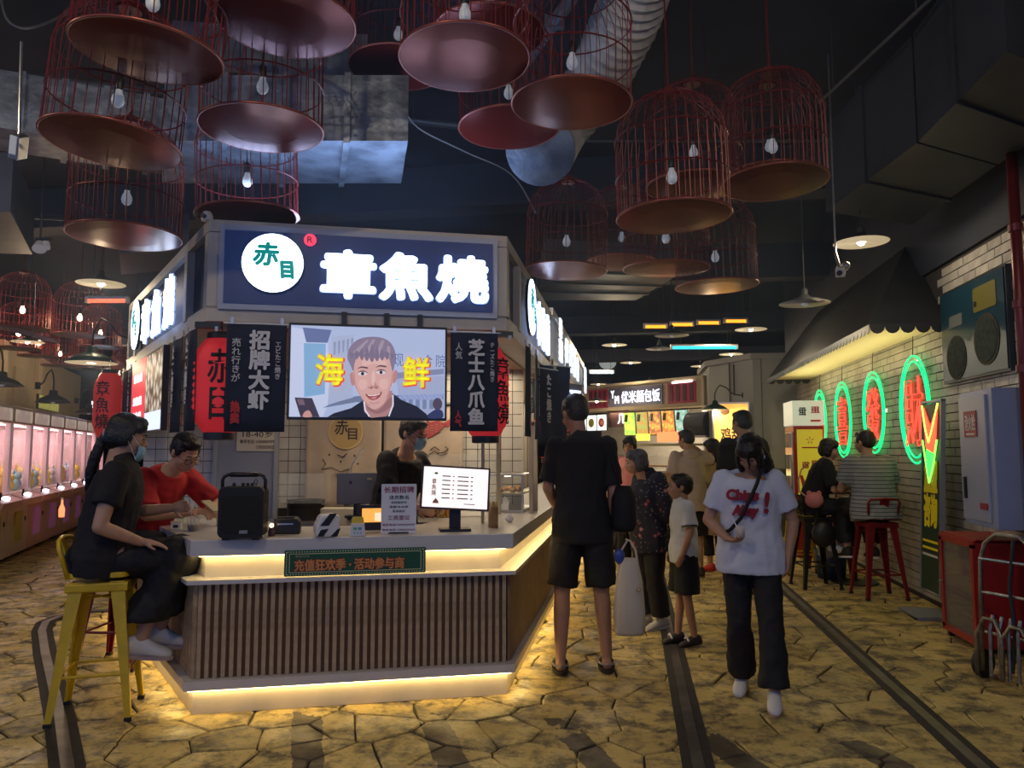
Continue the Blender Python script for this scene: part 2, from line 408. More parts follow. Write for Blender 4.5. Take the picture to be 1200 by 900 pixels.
# ---------------------------------------------------------------- floor of stamped stones
def stone_mat(name, obj=True):
    m = D.materials.new(name); m.use_nodes = True; nt = m.node_tree; L = nt.links; b = nt.nodes['Principled BSDF']
    g = nt.nodes.new('ShaderNodeNewGeometry')
    def noise(sc, det, ro=.6):
        n = nt.nodes.new('ShaderNodeTexNoise'); n.inputs['Scale'].default_value = sc; n.inputs['Detail'].default_value = det; n.inputs['Roughness'].default_value = ro
        L.new(g.outputs['Position'], n.inputs['Vector']); return n
    def ramp(src, a, b_, ca, cb):
        r = nt.nodes.new('ShaderNodeValToRGB'); r.color_ramp.elements[0].position = a; r.color_ramp.elements[1].position = b_
        r.color_ramp.elements[0].color = (*ca, 1); r.color_ramp.elements[1].color = (*cb, 1); L.new(src, r.inputs[0]); return r
    def mix(fac, a, b_, mode='MIX'):
        x = nt.nodes.new('ShaderNodeMixRGB'); x.blend_type = mode
        if isinstance(fac, float): x.inputs[0].default_value = fac
        else: L.new(fac, x.inputs[0])
        L.new(a, x.inputs[1])
        if isinstance(b_, tuple): x.inputs[2].default_value = (*b_, 1)
        else: L.new(b_, x.inputs[2])
        return x.outputs[0]
    base = ramp(noise(1.1, 4).outputs[0], .35, .65, (.50, .37, .12), (.72, .55, .20)).outputs[0]
    wear = ramp(noise(5.5, 8, .72).outputs[0], .40, .54, (1, 1, 1), (0, 0, 0)).outputs[0]
    c = mix(wear, base, (.12, .095, .055))
    spots = ramp(noise(28, 6, .7).outputs[0], .55, .70, (0, 0, 0), (.7, .7, .7)).outputs[0]
    c = mix(spots, c, (.13, .10, .05))
    # dark warped bands across the walkway near the front
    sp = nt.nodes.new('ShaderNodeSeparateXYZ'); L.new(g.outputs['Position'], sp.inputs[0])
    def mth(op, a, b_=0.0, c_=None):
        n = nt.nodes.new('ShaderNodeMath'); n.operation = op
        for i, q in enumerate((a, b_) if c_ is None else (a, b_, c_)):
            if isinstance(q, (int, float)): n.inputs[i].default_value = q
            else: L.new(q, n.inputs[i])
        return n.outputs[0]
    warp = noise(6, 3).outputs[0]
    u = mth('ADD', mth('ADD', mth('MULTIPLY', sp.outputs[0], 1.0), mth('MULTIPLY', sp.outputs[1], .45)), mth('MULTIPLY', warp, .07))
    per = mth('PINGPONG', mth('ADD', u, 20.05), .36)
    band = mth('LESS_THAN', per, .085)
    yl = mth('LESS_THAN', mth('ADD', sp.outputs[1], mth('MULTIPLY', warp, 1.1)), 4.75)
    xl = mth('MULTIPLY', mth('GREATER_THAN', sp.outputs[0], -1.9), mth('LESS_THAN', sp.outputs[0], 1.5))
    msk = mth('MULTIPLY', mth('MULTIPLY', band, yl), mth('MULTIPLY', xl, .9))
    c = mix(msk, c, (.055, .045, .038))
    if obj:
        oi = nt.nodes.new('ShaderNodeObjectInfo'); mr = nt.nodes.new('ShaderNodeMapRange'); mr.inputs[3].default_value = .8; mr.inputs[4].default_value = 1.1
        L.new(oi.outputs['Random'], mr.inputs[0]); c = mix(1.0, c, mr.outputs[0], 'MULTIPLY')
    L.new(c, b.inputs['Base Color']); b.inputs['Roughness'].default_value = .62
    rr = ramp(noise(4, 5).outputs[0], .4, .6, (.38, .38, .38), (.72, .72, .72)); L.new(rr.outputs[0], b.inputs['Roughness'])
    bp = nt.nodes.new('ShaderNodeBump'); bp.inputs['Strength'].default_value = .5; bp.inputs['Distance'].default_value = .012
    L.new(noise(14, 8, .65).outputs[0], bp.inputs['Height']); L.new(bp.outputs[0], b.inputs['Normal'])
    return m
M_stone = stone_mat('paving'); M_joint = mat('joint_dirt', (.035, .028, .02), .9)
R1, R2 = .285, 1.575
struct('floor', MB().prism([(-30, -3), (12, -3), (12, 34), (-30, 34)], -.06, -.014), M_joint)
FLOOR = D.objects['floor']
rnd = random.Random(4)
CW = .33
sites = {}
for i in range(-58, 13):
    for j in range(4, 72):
        sites[i, j] = ((i + .5 * (j % 2) + rnd.uniform(-.38, .38)) * CW, (j + rnd.uniform(-.38, .38)) * CW * .88)
def clip(poly, nx, ny, d):      # keep n.p <= d
    out = []
    for k in range(len(poly)):
        a, b = poly[k], poly[(k + 1) % len(poly)]; da = nx * a[0] + ny * a[1] - d; db = nx * b[0] + ny * b[1] - d
        if da <= 0: out.append(a)
        if da * db < 0: t = da / (da - db); out.append((a[0] + (b[0] - a[0]) * t, a[1] + (b[1] - a[1]) * t))
    return out
REG = [(-99, R1 - .055), (R1 + .055, R2 - .055), (R2 + .055, 99)]
cells = []
for (i, j), (x, y) in sites.items():
    if abs(i) > 56 or j < 6 or j > 69: continue
    for lo, hi in REG:
        poly = [(x - .6, y - .6), (x + .6, y - .6), (x + .6, y + .6), (x - .6, y + .6)]
        for di in range(-2, 3):
            for dj in range(-2, 3):
                q = sites.get((i + di, j + dj))
                if (di or dj) and q:
                    nx, ny = q[0] - x, q[1] - y; ln = hypot(nx, ny); nx /= ln; ny /= ln
                    poly = clip(poly, nx, ny, nx * (x + q[0]) / 2 + ny * (y + q[1]) / 2 - .005)
                    if not poly: break
            if not poly: break
        if poly: poly = clip(poly, 1, 0, hi)
        if poly: poly = clip(poly, -1, 0, -lo)
        if len(poly) < 3: continue
        # slightly wavy rim
        p2 = []
        for k in range(len(poly)):
            a, b = poly[k], poly[(k + 1) % len(poly)]; p2.append(a)
            if hypot(b[0] - a[0], b[1] - a[1]) > .16: p2.append(((a[0] + b[0]) / 2 + rnd.uniform(-.012, .004), (a[1] + b[1]) / 2 + rnd.uniform(-.008, .008)))
        cx = sum(p[0] for p in p2) / len(p2); cy = sum(p[1] for p in p2) / len(p2)
        area = abs(sum(p2[k][0] * p2[(k + 1) % len(p2)][1] - p2[(k + 1) % len(p2)][0] * p2[k][1] for k in range(len(p2)))) / 2
        fwd = -sin(radians(8.84)) * cx + cos(radians(8.84)) * cy; lat = cos(radians(8.84)) * cx + sin(radians(8.84)) * cy
        if fwd < 2.6 or abs(lat) > fwd * .72 + .5: continue
        hid = (cx > -3.2 and cx < -.9 and cy > 5.1 + .3 * (cx + .8) and cy + cx > 2.4)
        if hid or cx > 2.95: continue
        cells.append((area / (fwd ** 3), area, cx, cy, p2))
cells.sort(key=lambda c: -c[0])
def stone(mb, cx, cy, p2, h=0.0, rel=False):
    n = len(p2); ox, oy = (cx, cy) if rel else (0, 0)
    ins = [(cx + (x - cx) * .95, cy + (y - cy) * .95) for x, y in p2]
    vs = [(x - ox, y - oy, -.02) for x, y in p2] + [(x - ox, y - oy, -.006 + h) for x, y in p2] + [(x - ox, y - oy, h) for x, y in ins]
    fs = [(k, (k + 1) % n, n + (k + 1) % n, n + k) for k in range(n)] + [(n + k, n + (k + 1) % n, 2 * n + (k + 1) % n, 2 * n + k) for k in range(n)] + [tuple(range(2 * n, 3 * n))]
    mb.add(vs, fs)
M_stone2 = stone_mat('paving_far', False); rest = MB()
for k, (_, area, cx, cy, p2) in enumerate(cells):
    h = rnd.uniform(-.003, 0)
    if k < 296 and area > .02:
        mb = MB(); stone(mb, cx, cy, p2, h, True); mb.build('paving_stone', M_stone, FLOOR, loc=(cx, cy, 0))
    else: stone(rest, cx, cy, p2, h)
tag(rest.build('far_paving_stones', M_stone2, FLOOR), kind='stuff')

# rails set in the floor
M_rail = mat('rail_steel', (.16, .15, .14), .45, .5, var=.5, vscale=5); M_groove = mat('rail_groove', (.03, .027, .025), .8, var=.4, vscale=12)
def rail(name, pts):
    def off(w0, w1, z0, z1):
        m = MB(); n = len(pts); ls, rs = [], []
        for i, p in enumerate(pts):
            a = V(pts[max(i - 1, 0)]); b = V(pts[min(i + 1, n - 1)]); t = (b - a).normalized(); nn = V((-t.y, t.x))
            ls.append(V(p) + nn * w0); rs.append(V(p) + nn * w1)
        vs = []
        for l, r in zip(ls, rs): vs += [(l.x, l.y, z0), (r.x, r.y, z0), (r.x, r.y, z1), (l.x, l.y, z1)]
        fs = [(0, 1, 2, 3)] + [tuple(4 * i + q for q in f) for i in range(n - 1) for f in ((0, 4, 5, 1), (1, 5, 6, 2), (2, 6, 7, 3), (3, 7, 4, 0))] + [(4 * n - 1, 4 * n - 2, 4 * n - 3, 4 * n - 4)]
        return m.add(vs, fs)
    g = struct(name, off(-.075, .075, -.03, .001), M_groove)
    off(-.028, .028, -.01, .006).build('rail_head', M_rail, g)
rail('trim_1', [(R1, y) for y in (1, 4, 8, 14, 20)]); rail('trim_2', [(R2, y) for y in (1, 4, 8, 14, 20)])
rail('trim_3', [(-2.2, 2.75), (-2.58, 3.31), (-3.1, 3.9), (-3.62, 4.47), (-4.2, 5.1), (-4.75, 5.72), (-4.95, 6.0), (-5.0, 6.22), (-4.88, 6.45), (-4.6, 6.6)])

# ---------------------------------------------------------------- ceiling and right wall
M_ceil = mat('ceiling_black', (.022, .028, .050), .8, var=.3, vscale=2)
struct('ceiling', MB().prism([(-30, -1), (12, -1), (12, 34), (-30, 34)], 4.75, 4.85), M_ceil)
M_mortar = mat('mortar', (.035, .03, .028), .9)
M_brick = mat('white_brick', (.52, .50, .47), .45, var=.25, vscale=9, objrand=.25, bump=.15)
M_brick2 = mat('white_brick_far', (.52, .50, .47), .45, var=.35, vscale=2.5, bump=.15)
wall = struct('wall_right', MB().box((2.93, 8.0, 2.3), (.14, 13.4, 4.6)), M_mortar)
struct('wall_right_upper', MB().box((2.84, 9.9, 3.9), (.05, 9.5, 1.5)), M_ceil)
bl, bh, gap = .232, .078, .009
brick_me = MB().box((0, 0, 0), (.022, bl - gap, bh - gap)).mesh('brick', M_brick)
bricks = []; rnd = random.Random(9)
for r in range(int(3.12 / bh)):
    for c in range(-1, int(9.6 / bl)):
        y = 4.7 + c * bl + (bl / 2 if r % 2 else 0); z = (r + .5) * bh
        if 7.55 < y < 13 and z > 2.62: continue
        hid = (6.25 < y < 7.3 and 2.12 < z < 2.8) or (5.8 < y < 6.3 and .95 < z < 1.85) or (y < 6.6 and z < .75)
        bricks.append((hid, y, z))
bricks.sort(key=lambda b: (b[0], b[1])); far = MB()
for k, (hid, y, z) in enumerate(bricks):
    x = 2.851 + rnd.uniform(-.0025, .0025)
    if k < 298 and not hid:
        o = D.objects.new('brick', brick_me); COL.objects.link(o); o.location = (x, y, z); o.parent = wall
    elif not hid: far.box((x, y, z), (.022, bl - gap, bh - gap))
tag(far.build('far_bricks', M_brick2, wall), kind='stuff')
struct('baseboard_right', MB().box((2.838, 10.5, .012), (.03, 7.5, .05)), M_mortar)

# far walls
M_beige = mat('beige_wall', (.50, .42, .30), .8, var=.12, vscale=1.2); M_grey = mat('grey_panel', (.33, .34, .34), .55, var=.08, vscale=2)
M_joint2 = mat('panel_joint', (.10, .10, .10), .8)
struct('wall_back', MB().box((-9, 27.0, 2.4), (44, .2, 4.8)), mat('back_wall_dark', (.05, .05, .06), .8, var=.4, vscale=.8))
struct('wall_left_far', MB().box((-26, 17, 2.4), (.2, 20, 4.8)), D.materials['back_wall_dark'])
struct('wall_right_far', MB().box((7, 20, 2.4), (.2, 14, 4.8)), D.materials['back_wall_dark'])
def along(p, d, s): return (p[0] + d[0] * s, p[1] + d[1] * s)
CD = (-.469, .883); CN = (-.883, -.469); CP = (-8.1, 9.0); CA = atan2(CD[1], CD[0])
wl = struct('wall_left', MB().box((0, 0, 1.75), (16, .15, 3.5)), M_beige, loc=(*along(along(CP, CD, 4.0), CN, 1.45), 0), rz=CA)
for s_ in (-4.0, -.9, .7, 3.3): MB().box((s_, -.10, 1.75), (.30, .10, 3.5)).build('wall_pier', mat('cream_pier', (.62, .52, .36), .7), wl)
MB().box((2.0, -.09, 2.55), (.95, .06, 1.1)).build('wall_panel', mat('panel_tan', (.42, .35, .24), .7), wl)

# grey panelled block at the end of the brick wall
blk = struct('wall_column', MB().prism([(2.1, 13.8), (2.95, 13.85), (2.95, 16.5), (1.46, 16.5), (1.46, 14.9)], 0, 3.05), M_grey)
MB().prism([(2.06, 13.75), (3.0, 13.8), (3.0, 16.5), (1.38, 16.5), (1.38, 14.88)], 3.05, 3.15).build('cap', M_grey, blk)
MB().prism([(2.085, 13.78), (2.95, 13.83), (2.95, 16.4), (1.46, 16.4), (1.44, 14.88)], 0, 1.15).build('dado', mat('dado_stone', (.10, .11, .10), .6, var=.4, vscale=10), blk)
MB().box((2.24, 13.79, 1.6), (.012, .02, 3.0)).box((1.77, 14.33, 1.6), (.02, .02, 3.0)).build('panel_joint', M_joint2, blk)
MB().cyl((1.83, 14.2, 3.0), (1.83, 14.2, 2.45), .012, n=8).build('conduit', M_black, blk)
# red vertical pipe at the right edge
pp = thing('pipe', 'dark red vertical pipe with couplings at the right edge', 'pipe', (2.62, 5.62, 0))
MB().cyl((0, 0, 0), (0, 0, 4.7), .035, n=16).build('tube', mat('pipe_red', (.16, .02, .025), .35, .3), pp, smooth=True)
for z in (1.98, 2.42, 2.95):
    MB().cyl((0, 0, z), (0, 0, z + .05), .047, n=16).build('coupling', D.materials['pipe_red'], pp)

# ---------------------------------------------------------------- ceiling services
M_duct = mat('dark_duct', (.055, .062, .080), .55, .2, var=.3, vscale=1.5); M_duct2 = mat('grey_duct', (.12, .135, .165), .5, .3, var=.3, vscale=2)
M_silver = mat('silver_duct', (.30, .34, .42), .42, .7, var=.55, vscale=5, bump=1.0); M_flex = mat('flex_duct', (.62, .62, .60), .55, .1, var=.2, vscale=5)
def gp(px, py, z):      # point of height z that the photograph shows at this pixel
    a = radians(8.84); p = radians(5.0)
    r = V((cos(a), sin(a), 0)); fw = V((-sin(a) * cos(p), cos(a) * cos(p), sin(p))); d = fw + r * ((px - 600) / 900) - r.cross(fw) * ((py - 450) / 900)
    return V((0, 0, 1.45)) + d * ((z - 1.45) / d.z)
def dp(px, py, dist):
    a = radians(8.84); p = radians(5.0)
    r = V((cos(a), sin(a), 0)); fw = V((-sin(a) * cos(p), cos(a) * cos(p), sin(p)))
    return V((0, 0, 1.45)) + (fw + r * ((px - 600) / 900) - r.cross(fw) * ((py - 450) / 900)) * dist
def ductbox(label, corners, h, m, name='air_duct', seams=3):
    """a rectangular duct from the four corners of its underside"""
    c = [V(q) for q in corners]; t = thing(name, label, 'duct', c[0])
    mb = MB(); lo = [q - c[0] for q in c]; vs = lo + [q + V((0, 0, h)) for q in lo]
    mb.add(vs, [(3, 2, 1, 0), (4, 5, 6, 7), (0, 1, 5, 4), (1, 2, 6, 5), (2, 3, 7, 6), (3, 0, 4, 7)]); mb.build('casing', m, t)
    for i in range(1, seams + 1):
        f = i / (seams + 1); a = lo[0].lerp(lo[3], f); b = lo[1].lerp(lo[2], f); d = (lo[3] - lo[0]).normalized() * .02; e = (b - a).normalized() * .02; u = V((0, 0, .02))
        MB().add([a - d - e - u, a + d - e - u, b + d + e - u, b - d + e - u] + [q + V((0, 0, h + .03)) for q in (a - d - e - u, a + d - e - u, b + d + e - u, b - d + e - u)],
                 [(3, 2, 1, 0), (4, 5, 6, 7), (0, 1, 5, 4), (1, 2, 6, 5), (2, 3, 7, 6), (3, 0, 4, 7)]).build('flange', m, t)
    return t
ductbox('dark grey rectangular duct with pale underside over right walkway', [gp(968, 248, 3.5), gp(1068, 264, 3.5), gp(1168, 194, 3.5), gp(1074, 168, 3.5)], .75, M_duct, seams=1)
ductbox('dark duct section nearest the top right corner', [gp(1076, 166, 3.5), gp(1170, 193, 3.5), gp(1290, 110, 3.5), gp(1180, 60, 3.5)], .75, M_duct, seams=1)
ductbox('wide dark duct running away above the second shop sign', [gp(628, 352, 3.6), gp(745, 352, 3.6), gp(790, 325, 3.6), gp(640, 318, 3.6)], .4, M_duct2, seams=2)
ductbox('silver foil duct just above the blue kiosk sign', [gp(190, 215, 3.35), gp(190, 165, 3.35), gp(478, 165, 3.35), gp(470, 215, 3.35)], .42, M_silver, seams=3)
ductbox('long pale silver duct along the upper left', [gp(-30, 172, 3.7), gp(-30, 145, 3.7), gp(215, 182, 3.7), gp(215, 208, 3.7)], .42, M_silver, seams=4)
ductbox('silver foil duct high behind the left cages', [gp(200, 130, 4.1), gp(200, 80, 4.1), gp(430, 95, 4.1), gp(430, 150, 4.1)], .35, M_silver, seams=3)
ductbox('navy boxed duct end at the left edge', [gp(-40, 296, 3.4), gp(38, 298, 3.4), gp(12, 248, 3.4), gp(-60, 248, 3.4)], .5, M_duct2, seams=0)
ductbox('grey blue boxed duct behind the left sign corner', [gp(142, 322, 3.4), gp(220, 315, 3.4), gp(220, 292, 3.4), gp(140, 297, 3.4)], .35, M_duct2, seams=0)
# dark beams
M_beam = mat('dark_beam', (.035, .040, .058), .7)
for i, (x, y, dx, dy, z, h) in enumerate(((-1, 8.6, 14, .35, 4.5, .5), (-1, 11.5, 14, .3, 4.2, .5), (-3, 15, 16, .3, 3.9, .35), (-3, 19, 16, .3, 3.8, .3))):
    struct('trim_%d' % (4 + i), MB().box((x, y, z), (dx, dy, h)), M_beam)
M_pipe = mat('thin_pipe', (.10, .11, .13), .4, .4)
for a, b, r, lb in ((gp(960, 120, 4.2), gp(1100, -10, 4.2), .014, 'thin straight conduit crossing the dark ceiling at upper right'), (gp(-20, 85, 4.2), gp(560, 150, 4.2), .03, 'dark round pipe crossing the upper left ceiling'),
                    (gp(590, 165, 4.1), gp(1000, 165, 4.1), .012, 'thin dark rod behind the right-hand cages'), (gp(-20, 250, 3.9), gp(150, 260, 3.9), .03, 'dark round pipe low over the left aisle')):
    t = thing('ceiling_pipe', lb, 'pipe', a); MB().cyl((0, 0, 0), b - a, r, n=10).build('tube', M_pipe, t)
    for f in (.15, .85): MB().cyl((b - a) * f + V((0, 0, 0)), V(((b - a) * f).xy.to_3d()) + V((0, 0, 4.75 - a.z)), .005, n=5).build('hanger', M_pipe, t)
# ribbed flexible duct
t = thing('flexible_duct', 'white ribbed flexible duct hanging down between the cages', 'duct', (0, 0, 0))
path = [gp(760, -60, 4.5), gp(735, 20, 4.35), gp(700, 95, 4.2), gp(655, 150, 4.0), dp(632, 178, 5.0)]
q = []; rr = []
for i in range(len(path) - 1):
    for s_ in range(14):
        f = s_ / 14; q.append(path[i].lerp(path[i + 1], f)); rr.append(.205 + (.028 if s_ % 2 else 0))
MB().tube(q, rr, 20).build('hose', M_flex, t, smooth=False)
e = q[-1]; MB().cyl(e, e + (q[-1] - q[-4]).normalized() * .04, .23, n=24).build('clamp_band', M_silver, t)
t = thing('strut', 'dark diagonal steel strut beside the flexible duct', 'beam', (0, 0, 0))
MB().cyl(gp(610, 80, 4.3), gp(690, -30, 4.3), .045, n=8).build('bar', M_duct2, t); MB().box(gp(650, 25, 4.3), (.13, .05, .1)).build('bracket', M_duct2, t)
# hanging cables
for lb, pts in (('thin pale cable drooping over the kiosk sign', [(470, 120, 4.0), (490, 150, 3.9), (545, 178, 3.8), (600, 205, 3.8), (628, 250, 3.6)]),
                ('black cable looping above the sign centre', [(360, 170, 4.0), (400, 172, 3.7), (430, 140, 3.7), (470, 118, 4.0)]),
                ('dark cable sagging at the right over the awning', [(1045, 262, 3.9), (1075, 300, 3.6), (1100, 322, 3.5), (1118, 335, 3.3)]),
                ('dark cable loop in the top left corner', [(0, -10, 3.6), (10, 25, 3.4), (40, 32, 3.4), (90, 10, 3.6)])):
    P = [gp(*p) for p in pts]; qq = []
    for i in range(len(P) - 1):
        for s_ in range(6):
            f = s_ / 6; p0 = P[max(i - 1, 0)]; p1 = P[i]; p2 = P[i + 1]; p3 = P[min(i + 2, len(P) - 1)]
            qq.append(.5 * ((2 * p1) + (p2 - p0) * f + (2 * p0 - 5 * p1 + 4 * p2 - p3) * f * f + (3 * p1 - p0 - 3 * p2 + p3) * f ** 3))
    qq.append(P[-1]); tag(MB().tube(qq, .006, 5).build('cable', M_pipe if 'pale' not in lb else mat('cable_pale', (.35, .36, .4), .5)), lb, 'cable')
# ---------------------------------------------------------------- kiosk: counter
A, B, E_, F_ = V((-2.42, 4.06)), V((-.76, 4.68)), V((-4.60, 6.42)), V((-.76, 12.6))
FA = atan2((B - A).y, (B - A).x); LA = atan2((A - E_).y, (A - E_).x)
def offset_path(pts, d):        # d > 0 pushes outward (to the viewer's side)
    out = []
    for i, p in enumerate(pts):
        ns = []
        for a, b in [q for q in [(pts[i - 1], p) if i else None, (p, pts[i + 1]) if i < len(pts) - 1 else None] if q]:
            t = (b - a).normalized(); ns.append(V((t.y, -t.x)))
        n = sum(ns, V((0, 0))).normalized(); k = d / max(.3, n.dot(ns[0])); out.append(p + n * k)
    return out
def band(z0, z1, out, inn, pts):
    o = offset_path(pts, out); i = offset_path(pts, -inn)
    m = MB(); n = len(pts); vs = []
    for a, b in zip(o, i): vs += [(a.x, a.y, z0), (b.x, b.y, z0), (b.x, b.y, z1), (a.x, a.y, z1)]
    fs = [(0, 1, 2, 3)] + [tuple(4 * q + w for w in f) for q in range(n - 1) for f in ((0, 4, 5, 1), (1, 5, 6, 2), (2, 6, 7, 3), (3, 7, 4, 0))] + [(4 * n - 1, 4 * n - 2, 4 * n - 3, 4 * n - 4)]
    return m.add(vs, fs)
PATH = [E_, A, B, F_]
M_top = mat('counter_white', (.62, .60, .58), .25, var=.05); M_plinth = mat('plinth_white', (.62, .56, .46), .35, var=.12, vscale=6)
M_wood = mat('wood_slat', (.52, .37, .22), .5, var=.3, vscale=14); M_woodp = mat('wood_panel', (.27, .16, .095), .5, var=.25, vscale=7); M_wdark = mat('slat_back', (.15, .085, .05), .7)
M_led = glow('led_strip', (1.0, .72, .28), 13)
ct = thing('kiosk_counter', 'white and slatted wood kiosk counter with yellow strip lighting', 'counter', (0, 0, 0))
ct['kind'] = 'thing'
band(0, .14, 0, .25, PATH).build('plinth', M_plinth, ct)
band(.14, .19, .055, .3, PATH).build('lower_ledge', M_top, ct)
band(.19, .712, -.01, .3, PATH).build('backing_panel', M_wdark, ct)
band(.712, .735, .06, .3, PATH).build('upper_ledge', M_top, ct)
band(.735, .865, -.05, .3, PATH).build('recess_panel', M_plinth, ct)
band(.865, .955, .045, .66, PATH).build('countertop', M_top, ct, bevel=.004)
band(.131, .140, .030, -.012, PATH).build('led_strip', M_led, ct)
band(.856, .865, -.012, .03, PATH).build('led_strip', M_led, ct)
# side panels (plain wood on the aisle side, slats on front and left)
MB().box((-.752, 8.65, .451), (.016, 7.9, .52)).build('side_panel', M_woodp, ct)
for P0, P1, ang in ((A, B, FA), (E_, A, LA)):
    L = (P1 - P0).length; n = int(L / .0432)
    me = MB().box((0, 0, .451), (.0225, .022, .52)).mesh('slat', M_wood)
    for i in range(n):
        p = P0.lerp(P1, (i + .6) / n)
        o = D.objects.new('slat', me); COL.objects.link(o); o.parent = ct; o.location = (p.x, p.y, 0); o.rotation_euler = (0, 0, ang)
def on_face(P0, ang, s_, z=0, out=0.0):
    return V((P0.x + cos(ang) * s_ + sin(ang) * out, P0.y + sin(ang) * s_ - cos(ang) * out, z))

# ---------------------------------------------------------------- kiosk: fascia with lit signs
def fascia(name, label, pts, z0, z1):
    t = thing(name, label, 'sign', (0, 0, 0))
    band(z0, z0 + .09, .0, .35, pts).build('bottom_rail', M_cream, t); band(z1 - .07, z1, .0, .35, pts).build('top_rail', M_cream, t)
    band(z0 + .09, z1 - .07, -.035, .3, pts).build('navy_panel', M_navyp, t)
    for i in range(len(pts) - 1):
        L = (pts[i + 1] - pts[i]).length; a = atan2((pts[i + 1] - pts[i]).y, (pts[i + 1] - pts[i]).x)
        for s_ in (.045, L - .045):
            p = on_face(pts[i], a, s_, 0, -.03); MB().box((0, 0, (z0 + z1) / 2), (.09, .06, z1 - z0 - .15)).build('frame_post', M_cream, t, loc=p, rz=a)
    return t
Z0, Z1 = 2.20, 2.80
S1 = V((-.76, 7.35))
fs_ = fascia('kiosk_fascia', 'cream framed navy fascia wrapping the kiosk with three lit signs', [E_, A, B, S1], Z0, Z1)
def logo_sign(P0, ang, s0, s1, zc, h, label, lit=M_letter, reg=True, cf=.94):
    """round logo and three blobby letters between s0 and s1 along a face"""
    o = on_face(P0, ang, (s0 + s1) / 2, zc, .0); t = thing('lit_sign', label, 'sign', o, ang); W = s1 - s0
    r = h * .5; x = -W / 2 + r
    MB().plate(ell(x, 0, r, r, 40), -.05, -.03).build('disc_rim', M_dark, t); MB().plate(ell(x, 0, r * .975, r * .975, 40), -.058, -.045).build('disc', M_letter, t)
    mt = glow('teal_brush', (.0, .30, .28), .5)
    txt('赤', r * .85, r * .80, mt, t, (x - r * .22, -.064, r * .28), .0, .003, italic=.12, fat=.006); txt('目', r * .48, r * .62, mt, t, (x + r * .46, -.064, -r * .22), .0, .003, italic=-.1, fat=.007)
    if reg:
        mr = glow('sign_red', (.9, .05, .12), .9); MB().plate(ell(-W / 2 + 2 * r + .03, r * .85, .036, .036, 20), -.05, -.035).build('registered_disc', mr, t)
        txt('R', .032, .038, M_dark, t, (-W / 2 + 2 * r + .03, -.053, r * .85), .02, .002)
    x0 = -W / 2 + 2 * r + .085; cw = (W / 2 - x0) / 3
    for i, ch in enumerate('章魚燒'):
        cx = x0 + cw * (i + .5)
        txt(ch, cw * (cf + .04), h * .86, mat('letter_edge', (.25, .3, .45), .4, emit=(.3, .45, 1), es=.6), t, (cx, -.046, -.045), .0, .010, fat=h * .036 * cf)
        txt(ch, cw * cf, h * .83, lit, t, (cx, -.060, -.045), .0, .014, fat=h * .036 * cf)
    return t
L1 = (B - A).length
# bright navy lightbox panel behind the front letters
bx = thing('sign_box', 'navy lightbox panel in pale frame on the kiosk front', 'sign', on_face(A, FA, L1 / 2, (Z0 + Z1) / 2 + .02), FA)
MB().plate(rrect(L1 - .13, .50, .002), -.022, .03).build('frame', mat('pale_frame', (.40, .45, .58), .4), bx); MB().plate(rrect(L1 - .19, .43, .002), -.030, -.015).build('panel', mat('sign_navy', (.010, .020, .065), .45, emit=(.02, .05, .25), es=.16), bx)
logo_sign(A, FA, .19, L1 - .115, 2.545, .355, 'large lit kiosk sign on the front with round logo and three characters')
LL = (A - E_).length
logo_sign(E_, LA, LL - 2.6, LL - .66, 2.50, .42, 'lit sign on the kiosk left face with round logo, seen edge-on', reg=False, cf=.70)
for s_ in (LL - 2.70, LL - .58): MB().box((0, 0, 2.50), (.09, .06, .45)).build('frame_post', M_cream, fs_, loc=on_face(E_, LA, s_, 0, -.02), rz=LA)
logo_sign(B, pi / 2, .62, 2.05, 2.50, .42, 'lit sign on the kiosk aisle face with round logo and characters', M_letter, False, .60)
MB().box((0, 0, 2.50), (.09, .06, .45)).build('frame_post', M_cream, fs_, loc=on_face(B, pi / 2, .52, 0, -.02), rz=pi / 2)
# roof slab of the kiosk, wood soffit, and posts
M_soffit = mat('soffit_wood', (.42, .24, .13), .6)
kr = thing('kiosk_roof', 'flat dark kiosk roof slab behind the fascia', 'roof', (0, 0, 0))
MB().prism([tuple(p) for p in (E_ + V((.25, 0.05)), A + V((.1, .25)), B + V((-.2, .2)), V((-.96, 12.5)), V((-3.0, 12.5)), V((-4.2, 6.7)))], 2.24, 2.30).build('slab', mat('roof_dark', (.06, .05, .05), .8), kr)
MB().prism([tuple(p) for p in (E_ + V((.3, 0.1)), A + V((.1, .25)), B + V((-.2, .2)), V((-.96, 12.5)), V((-3.0, 12.5)), V((-4.1, 6.7)))], 2.185, 2.238).build('soffit', M_soffit, kr)
# back wall of the kiosk
W0, W1 = V((-4.25, 6.22)), V((-.98, 6.86)); WA = atan2((W1 - W0).y, (W1 - W0).x); WL = (W1 - W0).length
wk = struct('wall_kiosk', MB().box((WL / 2, .05, 1.1), (WL, .1, 2.2)), M_mortar, loc=(W0.x, W0.y, 0), rz=WA)
M_tile = mat('white_tile', (.60, .58, .52), .25, objrand=.12, var=.08)
tme = MB().box((0, 0, 0), (.098, .012, .098)).mesh('tile', M_tile); nt_ = 0
for x0, x1 in ((.0, .62), (1.16, 1.42), (2.42, 3.33)):
    x = x0 + .05
    while x < x1 and nt_ < 298:
        z = 1.0
        while z < 2.17:
            o = D.objects.new('tile', tme); COL.objects.link(o); o.parent = wk; o.location = (x, -.005, z); nt_ += 1; z += .104
        x += .104
door = thing('kiosk_door', 'pale blue grey panel door behind the seated man in red', 'door', (*on_face(W0, WA, .90, 0, .02).xy, 0), WA)
